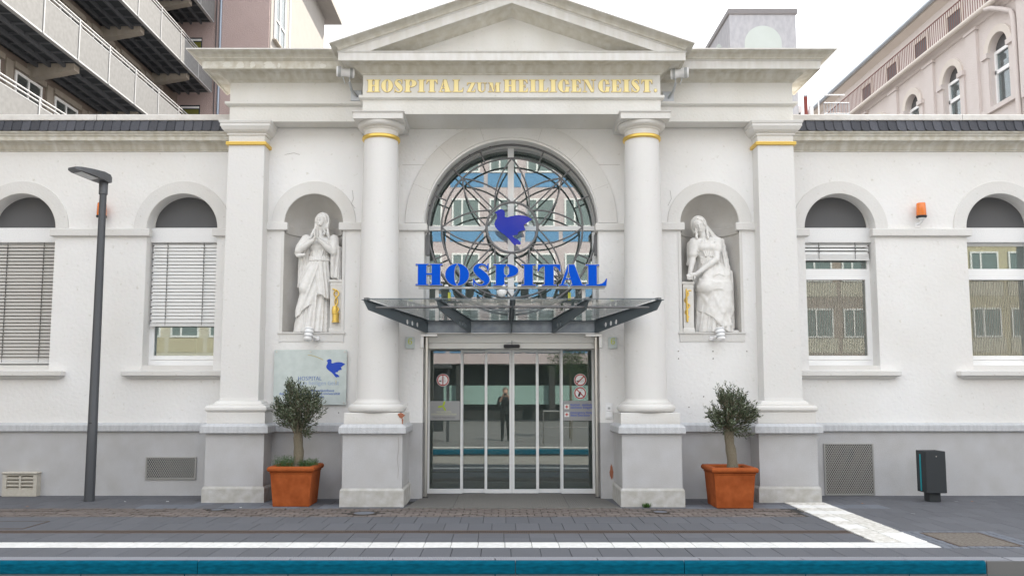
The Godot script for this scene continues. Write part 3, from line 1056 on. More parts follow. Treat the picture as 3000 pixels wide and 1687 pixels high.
	for cr in [[Vector3(-2.62, 5.0, 0.004), Vector3(-2.60, 4.86, 0.004), Vector3(-2.63, 4.78, 0.004), Vector3(-2.57, 4.70, 0.004)], [Vector3(2.62, 5.0, 0.004), Vector3(2.64, 4.86, 0.004), Vector3(2.58, 4.74, 0.004)],
			[Vector3(-1.70, 1.03, 0.935), Vector3(-1.69, 0.85, 0.935), Vector3(-1.71, 0.70, 0.935), Vector3(-1.69, 0.55, 0.935), Vector3(-1.70, 0.42, 0.935)],
			[Vector3(-3.75, 5.60, 0.004), Vector3(-3.60, 5.63, 0.004), Vector3(-3.50, 5.60, 0.004)]]:
		mb = MB.new()
		mb.tube(cr, 0.0022, 4)
		part("crack", mb, M.crack, hosp)

func niche(c: float):
	var n := holder("niche", hosp)
	var a := 0.478
	var ys := 4.46
	# half-round shaft and quarter-sphere head, seen from inside
	var mb := MB.new()
	var k := 28
	for i in k:
		var t0 := PI * i / k
		var t1 := PI * (i + 1) / k
		var p0 := Vector3(c - a * cos(t0), 0, -a * 1.05 * sin(t0))
		var p1 := Vector3(c - a * cos(t1), 0, -a * 1.05 * sin(t1))
		mb.quad(p0 + Vector3.UP * 2.655, p1 + Vector3.UP * 2.655, p1 + Vector3.UP * ys, p0 + Vector3.UP * ys)
		for j in 12:
			var e0 := PI / 2 * j / 12
			var e1 := PI / 2 * (j + 1) / 12
			var f := func(t, e): return Vector3(c - a * cos(t) * cos(e), ys + a * sin(e), -a * 1.05 * sin(t) * cos(e))
			mb.quad(f.call(t0, e0), f.call(t1, e0), f.call(t1, e1), f.call(t0, e1))
		mb.tri(Vector3(c, 2.655, 0), p1 + Vector3.UP * 2.655, p0 + Vector3.UP * 2.655)
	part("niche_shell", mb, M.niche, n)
	# band at the springing inside
	mb = MB.new()
	var path := []
	for i in k + 1:
		var t := PI * i / k
		path.append(Vector2(c - a * cos(t), -a * 1.05 * sin(t)))
	path.reverse()
	mb.ring(path, [[0.0, 4.31], [-0.022, 4.318], [-0.026, 4.42], [0.0, 4.45]], false)
	var fixed := MB.new()
	path.reverse()
	fixed.ring(path, [[0.0, 4.29], [0.020, 4.298], [0.022, 4.43], [0.0, 4.447]], false)
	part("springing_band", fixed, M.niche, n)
	# arch surround, jamb strips, imposts and sill
	mb = MB.new()
	arch_band(mb, c, ys, a + 0.002, 0.692, 0.0, 0.018)
	part("arch_surround", mb, M.trim, n)
	for s: int in [-1, 1]:
		mb = MB.new()
		var xa := c + s * a
		var xb := c + s * 0.83 if s * c < 0 else c + s * 0.79
		mb.ring([Vector2(minf(xa, xb), -0.02), Vector2(minf(xa, xb), 0.0), Vector2(maxf(xa, xb), 0.0), Vector2(maxf(xa, xb), -0.02)], [[0.0, 4.325], [0.05, 4.331], [0.056, 4.34], [0.056, 4.445], [0.045, 4.458], [0.0, 4.464]], false)
		part("impost_band", mb, M.trim, n)
		mb = MB.new()
		mb.box(minf(c + s * a, c + s * (a + 0.045)), maxf(c + s * a, c + s * (a + 0.045)), 2.50, 4.325, -0.01, 0.014)
		part("jamb_strip", mb, M.trim, n)
	mb = MB.new()
	mb.ring([Vector2(c - 0.515, -0.02), Vector2(c - 0.515, 0.0), Vector2(c + 0.515, 0.0), Vector2(c + 0.515, -0.02)], [[0.0, 2.505], [0.012, 2.507], [0.012, 2.625], [0.03, 2.63], [0.034, 2.655], [0.0, 2.66]], false)
	part("niche_sill", mb, M.trim, n)

func pilaster(c: float, s: int):
	var p := holder("pilaster", hosp)
	var x := -4.295 if s < 0 else 4.285
	# plinth foot, plinth, slab
	var sq := func(hw: float, zf: float): return [Vector2(x - hw, -0.45), Vector2(x - hw, zf), Vector2(x + hw, zf), Vector2(x + hw, -0.45)]
	var mb := MB.new()
	mb.ring(sq.call(0.482, 0.47), [[0.0, -0.05], [0.0, 0.205], [-0.008, 0.222], [-0.022, 0.245]], false)
	part("plinth_foot", mb, M.plinth_foot, p)
	mb = MB.new()
	mb.ring(sq.call(0.452, 0.44), [[0.0, 0.23], [0.0, 1.06]], false)
	part("plinth_body", mb, M.plinth, p)
	mb = MB.new()
	mb.ring(sq.call(0.452, 0.44), [[0.0, 1.05], [0.066, 1.056], [0.074, 1.066], [0.074, 1.158], [0.064, 1.172], [0.0, 1.205]], false)
	part("plinth_band", mb, M.plinth_band, p)
	mb = MB.new()
	mb.ring(sq.call(0.452, 0.425), [[0.0, 1.19], [0.0, 1.38], [-0.01, 1.386], [-0.01, 1.388], [0.015, 1.395], [0.028, 1.42], [0.026, 1.45], [0.006, 1.475], [-0.02, 1.482], [-0.02, 1.50], [-0.075, 1.505], [-0.085, 1.53], [-0.11, 1.55], [-0.145, 1.562]], false)
	part("base_moulding", mb, M.trim, p)
	mb = MB.new()
	var hw := 0.302
	mb.ring(sq.call(hw, 0.30), [[0.005, 1.555], [0.0, 1.6], [-0.012, 5.70]], false)
	part("shaft", mb, M.column, p)
	mb = MB.new()
	mb.ring(sq.call(0.290, 0.288), [[0.0, 5.672], [0.034, 5.676], [0.040, 5.686], [0.034, 5.700], [0.040, 5.712], [0.034, 5.726], [0.0, 5.732]], false)
	part("gold_band", mb, M.gold, p)
	mb = MB.new()
	mb.ring(sq.call(0.290, 0.288), [[0.0, 5.72], [0.002, 5.835], [0.022, 5.84], [0.022, 5.868], [0.03, 5.872], [0.055, 5.885], [0.085, 5.915], [0.100, 5.945], [0.104, 5.955], [0.112, 5.96], [0.112, 6.005], [0.124, 6.015], [0.132, 6.042], [0.132, 6.052], [0.0, 6.056]], false)
	part("capital", mb, M.trim, p)

func column(c: float):
	var p := holder("column", hosp)
	var x := c
	var z := 0.46
	var sq := func(hw: float, zf: float): return [Vector2(x - hw, -0.05), Vector2(x - hw, zf), Vector2(x + hw, zf), Vector2(x + hw, -0.05)]
	var mb := MB.new()
	mb.ring(sq.call(0.475, 0.945), [[0.0, -0.05], [0.0, 0.235], [-0.008, 0.25], [-0.022, 0.27]], false)
	part("pedestal_foot", mb, M.plinth_foot, p)
	mb = MB.new()
	mb.ring(sq.call(0.446, 0.918), [[0.0, 0.25], [0.0, 1.075]], false)
	part("pedestal_body", mb, M.plinth, p)
	mb = MB.new()
	mb.ring(sq.call(0.446, 0.918), [[0.0, 1.065], [0.046, 1.072], [0.055, 1.082], [0.055, 1.165], [0.045, 1.18], [0.0, 1.215]], false)
	part("plinth_band", mb, M.plinth_band, p)
	mb = MB.new()
	mb.ring(sq.call(0.446, 0.84), [[0.0, 1.20], [0.0, 1.372], [-0.008, 1.380]], false)
	mb.quad(Vector3(x - 0.438, 1.38, 0.832), Vector3(x + 0.438, 1.38, 0.832), Vector3(x + 0.438, 1.38, 0), Vector3(x - 0.438, 1.38, 0))
	part("pedestal_cap", mb, M.trim, p)
	mb = MB.new()
	var torus := [Vector2(0.36, 1.38), Vector2(0.405, 1.382)]
	for i in 13:
		var t := -PI / 2 + PI * i / 12
		torus.append(Vector2(0.395 + 0.052 * cos(t), 1.445 + 0.06 * sin(t)))
	torus.append_array([Vector2(0.385, 1.506), Vector2(0.385, 1.522), Vector2(0.372, 1.526), Vector2(0.372, 1.535), Vector2(0.352, 1.542), Vector2(0.338, 1.558), Vector2(0.330, 1.585)])
	mb.lathe(x, z, torus, 64, true)
	part("base_moulding", mb, M.trim, p)
	mb = MB.new()
	var sh := []
	for i in 13:
		var t := i / 12.0
		sh.append(Vector2(0.326 - 0.058 * pow(t, 1.5), 1.575 + 4.11 * t))
	mb.lathe(x, z, sh, 72, true)
	part("shaft", mb, M.column, p)
	mb = MB.new()
	mb.lathe(x, z, [Vector2(0.262, 5.672), Vector2(0.292, 5.676), Vector2(0.302, 5.690), Vector2(0.296, 5.702), Vector2(0.303, 5.714), Vector2(0.296, 5.732), Vector2(0.265, 5.738)], 64, true)
	part("gold_band", mb, M.gold, p)
	mb = MB.new()
	mb.lathe(x, z, [Vector2(0.266, 5.73), Vector2(0.272, 5.82), Vector2(0.288, 5.825), Vector2(0.294, 5.832), Vector2(0.294, 5.845), Vector2(0.310, 5.85), Vector2(0.340, 5.862), Vector2(0.362, 5.88), Vector2(0.374, 5.905), Vector2(0.374, 5.925), Vector2(0.36, 5.94)], 64, true)
	part("capital", mb, M.trim, p)
	mb = MB.new()
	mb.ring([Vector2(x - 0.385, 0.845), Vector2(x + 0.385, 0.845), Vector2(x + 0.385, 0.02), Vector2(x - 0.385, 0.02)], [[0.0, 5.932], [0.0, 6.018], [0.008, 6.028], [0.022, 6.036], [0.026, 6.05], [0.0, 6.054]], true, true)
	part("abacus", mb, M.trim, p)

func entablature_side(s: int):
	var xo := 4.575 * s
	var xi := 2.3 * s
	var zf := 0.32
	var path := [Vector2(xo, -0.5), Vector2(xo, zf), Vector2(xi, zf)] if s < 0 else [Vector2(xi, zf), Vector2(xo, zf), Vector2(xo, -0.5)]
	var mb := MB.new()
	mb.ring(path, [[-0.30, 6.054], [0.0, 6.056], [0.0, 6.305], [0.03, 6.312], [0.058, 6.330], [0.064, 6.338], [0.064, 6.372], [0.0, 6.384]], false)
	part("architrave", mb, M.frieze, hosp)
	mb = MB.new()
	mb.ring(path, [[0.0, 6.376], [0.0, 6.72]], false)
	part("frieze", mb, M.frieze, hosp)
	mb = MB.new()
	mb.ring(path, [[0.0, 6.705], [0.02, 6.712], [0.028, 6.73], [0.055, 6.742], [0.10, 6.775], [0.125, 6.795], [0.14, 6.81], [0.165, 6.812], [0.30, 6.815], [0.31, 6.800], [0.335, 6.800]], false)
	part("bed_moulding", mb, M.cornice, hosp)
	mb = MB.new()
	mb.ring(path, [[0.335, 6.80], [0.342, 6.806], [0.342, 6.925], [0.355, 6.93], [0.365, 6.945]], false)
	part("corona", mb, M.corona if s > 0 else M.cornice, hosp)
	mb = MB.new()
	mb.ring(path, [[0.36, 6.943], [0.385, 6.950], [0.40, 6.975], [0.44, 7.005], [0.50, 7.025], [0.515, 7.035], [0.515, 7.042]], false)
	part("cyma", mb, M.cornice, hosp)
	mb = MB.new()
	mb.ring(path, [[0.515, 7.042], [0.535, 7.040], [0.537, 7.060], [0.52, 7.066], [-0.35, 7.10]], false)
	part("coping", mb, M.flashing, hosp)

func entablature_middle():
	var hw := 2.345
	var zf := 0.735
	var path := [Vector2(-hw, 0.2), Vector2(-hw, zf), Vector2(hw, zf), Vector2(hw, 0.2)]
	var mb := MB.new()
	mb.ring(path, [[-0.06, 6.035], [0.0, 6.037], [0.0, 6.262], [0.025, 6.27], [0.048, 6.282], [0.054, 6.288], [0.054, 6.326], [0.0, 6.338]], false)
	mb.quad(Vector3(-hw + 0.03, 6.036, 0.0), Vector3(hw - 0.03, 6.036, 0.0), Vector3(hw - 0.03, 6.036, zf), Vector3(-hw + 0.03, 6.036, zf))
	part("architrave", mb, M.frieze, hosp)
	mb = MB.new()
	mb.ring(path, [[0.0, 6.33], [0.0, 6.68]], false)
	part("frieze", mb, M.frieze, hosp)
	mb = MB.new()
	mb.ring(path, [[0.0, 6.665], [0.02, 6.672], [0.028, 6.69], [0.055, 6.702], [0.10, 6.74], [0.125, 6.76], [0.14, 6.776], [0.165, 6.779], [0.29, 6.782], [0.30, 6.768], [0.325, 6.768]], false)
	part("bed_moulding", mb, M.cornice, hosp)
	mb = MB.new()
	mb.ring(path, [[0.325, 6.768], [0.332, 6.774], [0.332, 6.895], [0.345, 6.90], [0.352, 6.915], [0.0, 6.93]], false)
	part("corona", mb, M.corona, hosp)

func pediment():
	var p := holder("pediment", hosp)
	# slopes share the angle of the raking cornice
	var k := 0.351
	var mb := MB.new()
	var tz := 0.72
	mb.prism(PackedVector2Array([Vector2(-2.5, 6.91), Vector2(2.5, 6.91), Vector2(0, 6.91 + 2.5 * k)]), tz - 0.6, tz)
	part("tympanum", mb, M.frieze, p)
	# raking mouldings, swept up both slopes: [z, x where the line would meet the eaves, x where it ends]
	var sweep := func(name_: String, prof: Array, mat: Material, back := 10.0):
		var q := MB.new()
		for i in prof.size() - 1:
			var a = prof[i]
			var b = prof[i + 1]
			for s: int in [-1, 1]:
				var e0 := Vector3(s * a[2], 6.915 + (a[1] - a[2]) * k, a[0])
				var e1 := Vector3(s * b[2], 6.915 + (b[1] - b[2]) * k, b[0])
				var t0 := Vector3(0, 6.915 + a[1] * k, a[0])
				var t1 := Vector3(0, 6.915 + b[1] * k, b[0])
				if s < 0:
					q.quad(e0, t0, t1, e1)
				else:
					q.quad(t0, e0, e1, t1)
				if back < 5.0:
					var f0 := Vector3(e0.x, e0.y, back)
					var f1 := Vector3(e1.x, e1.y, back)
					if s < 0:
						q.quad(f0, e0, e1, f1)
					else:
						q.quad(e0, f0, f1, e1)
		part(name_, q, mat, p)
	sweep.call("raking_bed_moulding", [[0.72, 1.99, 1.99], [0.745, 2.0, 2.0], [0.79, 2.04, 2.04], [0.84, 2.10, 2.10], [0.88, 2.14, 2.14], [0.895, 2.15, 2.15], [1.03, 2.22, 2.22], [1.04, 2.20, 2.20], [1.065, 2.20, 2.20]], M.cornice)
	sweep.call("raking_corona", [[1.065, 2.20, 2.20], [1.072, 2.215, 2.215], [1.072, 2.60, 2.60], [1.085, 2.62, 2.62], [1.092, 2.655, 2.655]], M.corona)
	sweep.call("raking_cyma", [[1.092, 2.655, 2.655], [1.115, 2.67, 2.665], [1.125, 2.74, 2.675], [1.155, 2.82, 2.70], [1.21, 2.88, 2.755], [1.232, 2.90, 2.775], [1.235, 2.915, 2.778]], M.cornice, 0.0)
	sweep.call("raking_coping", [[1.235, 2.915, 2.778], [1.25, 2.92, 2.79], [1.25, 2.96, 2.79], [0.0, 3.0, 2.79], [-4.5, 3.0, 2.79]], M.flashing)
	# closing ends of the raking cornice over the horizontal corona
	for s: int in [-1, 1]:
		mb = MB.new()
		mb.prism(PackedVector2Array([Vector2(s * 2.1, 6.90), Vector2(s * 2.62, 6.90), Vector2(s * 2.1, 6.90 + 0.18)]), 0.1, 0.70)
		part("pediment_corner", mb, M.cornice, p)

# ------------------------------------------------------------------ buildings behind the front
func build_neighbours():
	left_block()
	right_block()
	roof_things()

func left_block():
	var b := thing("balcony_building", "dusky pink apartment block with long white balconies behind the left wing", "building")
	var XB := -12.3
	var XW := -13.9
	var zf := -20.4
	# the long wall behind the balconies
	var mb := MB.new()
	mb.box(XW - 6.0, XW, 0.0, 21.0, zf - 0.2, 6.0)
	part("balcony_wall", mb, M.taupe, b)
	# windows along it, floor by floor
	for fl in [8.15, 11.15, 14.2, 17.25]:
		var z := -3.0
		while z > zf + 1.2:
			var w := holder("window", b)
			var q := MB.new()
			q.box(XW - 0.05, XW + 0.01, fl + 0.75, fl + 2.55, z - 1.25, z)
			part("pane", q, M.far_glass, w)
			q = MB.new()
			for e in [[fl + 0.70, fl + 0.77, z - 1.30, z + 0.05], [fl + 2.50, fl + 2.58, z - 1.30, z + 0.05], [fl + 0.77, fl + 2.50, z - 0.03, z + 0.05], [fl + 0.77, fl + 2.50, z - 1.30, z - 1.22], [fl + 0.77, fl + 2.50, z - 0.64, z - 0.58]]:
				q.box(XW, XW + 0.04, e[0], e[1], e[2], e[3])
			part("frame", q, M.white_frame, w)
			q = MB.new()
			q.box(XW, XW + 0.05, fl + 0.0, fl + 2.75, z + 0.18, z + 0.52)
			q.box(XW, XW + 0.10, fl + 2.62, fl + 2.78, z - 1.4, z + 0.18)
			part("wall_trim", q, M.beam, w)
			z -= 2.05
	# balconies
	var lows := [8.15, 11.13, 14.14, 17.18, 20.2]
	for i in lows.size():
		var y: float = lows[i]
		var z1 := 5.0
		var z0 := -19.95 if i != 1 else -19.95
		var bal := holder("balcony", b)
		mb = MB.new()
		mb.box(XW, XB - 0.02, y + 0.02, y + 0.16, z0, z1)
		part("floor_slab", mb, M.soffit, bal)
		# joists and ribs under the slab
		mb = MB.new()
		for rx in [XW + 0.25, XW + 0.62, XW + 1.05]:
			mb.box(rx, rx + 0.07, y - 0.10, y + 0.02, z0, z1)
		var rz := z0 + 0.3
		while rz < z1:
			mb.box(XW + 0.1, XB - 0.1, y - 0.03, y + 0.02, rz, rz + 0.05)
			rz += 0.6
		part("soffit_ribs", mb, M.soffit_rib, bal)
		rz = -18.2
		while rz < 4.0:
			mb = MB.new()
			mb.prism(PackedVector2Array([Vector2(XW, y + 0.02), Vector2(XW, y - 0.42), Vector2(XB - 0.25, y - 0.16), Vector2(XB - 0.25, y + 0.02)]), rz, rz + 0.32)
			part("bracket_beam", mb, M.beam, bal)
			rz += 4.1
		# panels with posts
		var pz := z1
		while pz > z0 + 0.3:
			var e := maxf(pz - 1.80, z0)
			mb = MB.new()
			mb.box(XB - 0.015, XB + 0.015, y + 0.03, y + 0.97, e + 0.02, pz - 0.02)
			part("panel", mb, M.balcony_panel, bal)
			mb = MB.new()
			mb.box(XB + 0.016, XB + 0.034, y - 0.01, y + 1.20, pz - 0.025, pz + 0.025)
			part("post", mb, M.balcony_metal, bal)
			pz -= 1.80
		mb = MB.new()
		mb.box(XB - 0.10, XB + 0.02, y - 0.02, y + 0.028, z0, z1)
		mb.box(XB - 0.02, XB + 0.02, y + 0.972, y + 1.0, z0, z1)
		part("edge_rail", mb, M.balcony_metal, bal)
		for ry in [1.10, 1.21]:
			mb = MB.new()
			mb.tube([Vector3(XB, y + ry, z1), Vector3(XB, y + ry, z0)], 0.025, 8)
			part("handrail", mb, M.balcony_metal, bal)
		mb = MB.new()
		mb.box(XW, XB + 0.015, y, y + 0.97, z0 - 0.03, z0)
		part("end_panel", mb, M.balcony_panel, bal)
	# the taller cross block at the end
	mb = MB.new()
	mb.box(XW - 2.0, -12.32, 0, 25, zf - 8, zf)
	mb.box(-12.32, -10.07, 0, 25, zf - 10.2, zf + 0.06)
	part("end_wall", mb, M.pink, b)
	mb = MB.new()
	mb.tube([Vector3(-12.12, 0, zf + 0.14), Vector3(-12.12, 25, zf + 0.14)], 0.055, 8)
	part("downpipe", mb, M.downpipe, b)
	mb = MB.new()
	mb.box(-12.335, -12.30, 0, 25, zf + 0.06, zf + 0.075)
	part("expansion_joint", mb, M.soffit_rib, b)
	for y in [9.5, 12.5, 15.45, 18.5]:
		var w := holder("window", b)
		mb = MB.new()
		mb.box(-13.75, -12.92, y, y + 1.25, zf - 0.1, zf + 0.012)
		part("recess", mb, M.soffit, w)
		mb = MB.new()
		mb.box(-13.7, -12.97, y + 0.05, y + 1.05, zf + 0.013, zf + 0.02)
		part("curtain", mb, M.curtain, w)
		mb = MB.new()
		mb.box(-13.72, -12.95, y + 1.10, y + 1.18, zf + 0.014, zf + 0.035)
		part("frame", mb, M.white_frame, w)
	# sunlit flank with tall window strips and the eaves
	mb = MB.new()
	mb.box(-10.07, -10.02, 0, 25, zf - 10.2, zf - 3.2)
	part("flank_wall", mb, M.cream, b)
	mb = MB.new()
	mb.box(-10.07, -10.03, 0, 25, zf - 2.95, zf - 0.05)
	part("flank_pier", mb, M.cream, b)
	for y in [14.0, 17.2, 20.4]:
		var w := holder("window", b)
		mb = MB.new()
		mb.box(-10.06, -10.0, y - 0.3, y + 2.35, zf - 2.1, zf - 0.55)
		part("pane", mb, M.far_glass, w)
		mb = MB.new()
		for e in [[y - 0.35, y - 0.28, zf - 2.15, zf - 0.5], [y + 2.33, y + 2.42, zf - 2.15, zf - 0.5], [y - 0.28, y + 2.33, zf - 0.58, zf - 0.5], [y - 0.28, y + 2.33, zf - 2.15, zf - 2.07], [y - 0.28, y + 2.33, zf - 1.3, zf - 1.22], [y + 0.6, y + 0.66, zf - 2.07, zf - 0.58]]:
			mb.box(-10.02, -9.96, e[0], e[1], e[2], e[3])
		part("frame", mb, M.white_frame, w)
		mb = MB.new()
		mb.box(-10.02, -9.86, y - 0.45, y - 0.38, zf - 2.3, zf - 0.35)
		part("sill", mb, M.beam, w)
	mb = MB.new()
	mb.box(-10.03, -9.98, 8, 25, zf - 3.05, zf - 2.95)
	part("window_strip", mb, M.white_frame, b)
	mb = MB.new()
	mb.box(XW - 6.5, -9.2, 22.35, 22.6, zf - 11.0, zf - 3.2)
	part("eaves", mb, M.cream, b)

func right_block():
	var b := thing("arcaded_building", "pale pink building with round arched windows and rooftop railing behind the right wing", "building")
	var X := 15.6
	var mb := MB.new()
	mb.box(X, X + 10, 0, 10.5, -34, 4.0)
	part("lower_wall", mb, M.right_wall, b)
	# arched storey: a pierced sheet turned to face -x
	var cents := []
	for i in 9:
		cents.append(-9.05 - 2.73 * i)
	mb = MB.new()
	# local x runs along -z... towards the viewer's right is +z, so mirror with a turn of -90 degrees
	mb.xf = Transform3D(Basis(Vector3.UP, -PI / 2), Vector3(X, 0, 0))
	var holes := []
	for c in cents:
		holes.append([c, 0.50, 10.75, 12.52])
	holes.sort_custom(func(p, q): return p[0] < q[0])
	pierced(mb, -34, 4, 10.5, 14.0, 0.0, holes, 0.35)
	part("arcade_wall", mb, M.right_wall, b)
	mb = MB.new()
	mb.box(X + 3, X + 10, 10.5, 14.2, -34, 4.0)
	mb.box(X + 0.4, X + 3, 10.4, 10.5, -34, 4.0)
	part("rear_wall", mb, M.dim_room, b)
	for c in cents:
		if c < -22: continue
		var w := holder("arched_window", b)
		var q := MB.new()
		q.xf = Transform3D(Basis(Vector3.UP, -PI / 2), Vector3(X, 0, 0))
		arch_band(q, c, 12.52, 0.50, 0.74, 0.0, 0.07)
		part("arch_surround", q, M.right_trim, w)
		for s: int in [-1, 1]:
			q = MB.new()
			q.xf = Transform3D(Basis(Vector3.UP, -PI / 2), Vector3(X, 0, 0))
			q.box(c + s * 0.66 - 0.17, c + s * 0.66 + 0.17, 12.40, 12.56, -0.02, 0.12)
			q.box(c + s * 0.66 - 0.13, c + s * 0.66 + 0.13, 10.75, 12.40, -0.02, 0.05)
			part("jamb", q, M.right_wall, w)
		q = MB.new()
		q.xf = Transform3D(Basis(Vector3.UP, -PI / 2), Vector3(X, 0, 0))
		q.prism(arc_points(c, 12.58, 0.48, 0, PI, 20), -0.22, -0.19)
		part("fanlight", q, M.fan_dark, w)
		q = MB.new()
		q.xf = Transform3D(Basis(Vector3.UP, -PI / 2), Vector3(X, 0, 0))
		for e in [[-0.5, 0.5, 12.48, 12.58], [-0.5, 0.5, 11.83, 11.95], [-0.5, 0.5, 10.75, 10.87], [-0.5, -0.42, 10.87, 12.48], [0.42, 0.5, 10.87, 12.48]]:
			q.box(c + e[0], c + e[1], e[2], e[3], -0.24, -0.14)
		part("frame", q, M.white_frame, w)
		q = MB.new()
		q.xf = Transform3D(Basis(Vector3.UP, -PI / 2), Vector3(X, 0, 0))
		q.box(c - 0.42, c + 0.42, 10.87, 12.48, -0.22, -0.20)
		part("pane", q, M.far_glass, w)
		q = MB.new()
		q.xf = Transform3D(Basis(Vector3.UP, -PI / 2), Vector3(X, 0, 0))
		q.box(c - 0.95, c + 0.95, 10.60, 10.75, -0.02, 0.10)
		part("sill", q, M.right_wall, w)
	for c in cents:
		if c < -22: continue
		var q2 := MB.new()
		q2.xf = Transform3D(Basis(Vector3.UP, -PI / 2), Vector3(X, 0, 0))
		q2.box(c - 1.365 - 0.30, c - 1.365 + 0.30, 10.5, 13.60, -0.01, 0.09)
		q2.box(c - 1.365 - 0.36, c - 1.365 + 0.36, 13.60, 13.70, -0.01, 0.13)
		part("wall_pilaster", q2, M.right_wall, b)
	# ledge under the railing
	mb = MB.new()
	mb.ring([Vector2(X, -34), Vector2(X, 4)], [[0.0, 13.70], [0.05, 13.72], [0.10, 13.80], [0.22, 13.86], [0.24, 13.9], [0.24, 14.0], [0.0, 14.03]], false)
	part("ledge", mb, M.right_wall, b)
	mb = MB.new()
	mb.tube([Vector3(X - 0.30, 13.93, -34), Vector3(X - 0.30, 13.93, 4)], 0.09, 10)
	part("gutter", mb, M.right_trim, b)
	# attic storey set back
	var XA := X + 0.9
	mb = MB.new()
	mb.box(XA, X + 10, 14.0, 16.35, -34, 4)
	part("attic_wall", mb, M.right_wall, b)
	mb = MB.new()
	mb.box(X, XA + 0.05, 13.95, 14.01, -34, 4)
	part("terrace_floor", mb, M.right_trim, b)
	for c in [-8.5, -10.9, -13.3, -15.7, -18.1, -20.5, -22.9]:
		var w := holder("attic_window", b)
		mb = MB.new()
		mb.box(XA - 0.01, XA + 0.2, 14.05, 15.55, c - 0.45, c + 0.45)
		part("recess", mb, M.fan_dark, w)
		mb = MB.new()
		mb.box(XA - 0.05, XA - 0.011, 15.55, 15.68, c - 0.58, c + 0.58)
		mb.box(XA - 0.05, XA - 0.011, 14.05, 15.55, c + 0.45, c + 0.58)
		mb.box(XA - 0.05, XA - 0.011, 14.05, 15.55, c - 0.58, c - 0.45)
		part("surround", mb, M.right_trim, w)
	mb = MB.new()
	mb.ring([Vector2(XA, -34), Vector2(XA, 4)], [[0.0, 16.15], [0.1, 16.2], [0.3, 16.3], [0.32, 16.38], [0.0, 16.42]], false)
	part("eaves", mb, M.right_trim, b)
	mb = MB.new()
	mb.tube([Vector3(XA - 0.42, 16.40, -34), Vector3(XA - 0.42, 16.40, 4)], 0.09, 10)
	part("roof_gutter", mb, M.zinc, b)
	mb = MB.new()
	mb.quad(Vector3(XA - 0.4, 16.45, 4), Vector3(XA - 0.4, 16.45, -34), Vector3(X + 10, 18.5, -34), Vector3(X + 10, 18.5, 4))
	part("roof", mb, M.slate[0], b)
	# railing
	var rail := holder("railing", b)
	mb = MB.new()
	mb.tube([Vector3(X - 0.12, 14.98, -34), Vector3(X - 0.12, 14.98, 4)], 0.022, 8)
	part("handrail", mb, M.rail_rust, rail)
	mb = MB.new()
	mb.tube([Vector3(X - 0.12, 14.12, -34), Vector3(X - 0.12, 14.12, 4)], 0.016, 6)
	part("bottom_bar", mb, M.rail_rust, rail)
	mb = MB.new()
	mb.box(-0.009, 0.009, 14.12, 14.98, -0.009, 0.009)
	var bm := mb.mesh()
	var z := -8.0
	while z > -27.0:
		part("baluster", bm, M.rail_rust, rail, Vector3(X - 0.12, 0, z))
		z -= 0.135
	# downpipe with its bend
	mb = MB.new()
	mb.tube([Vector3(X - 0.30, 13.85, -11.9), Vector3(X - 0.30, 13.75, -11.6), Vector3(X - 0.2, 13.55, -11.25), Vector3(X - 0.10, 13.35, -10.95), Vector3(X - 0.08, 13.1, -10.88), Vector3(X - 0.08, 0, -10.88)], 0.075, 10)
	part("downpipe", mb, M.right_wall, b)

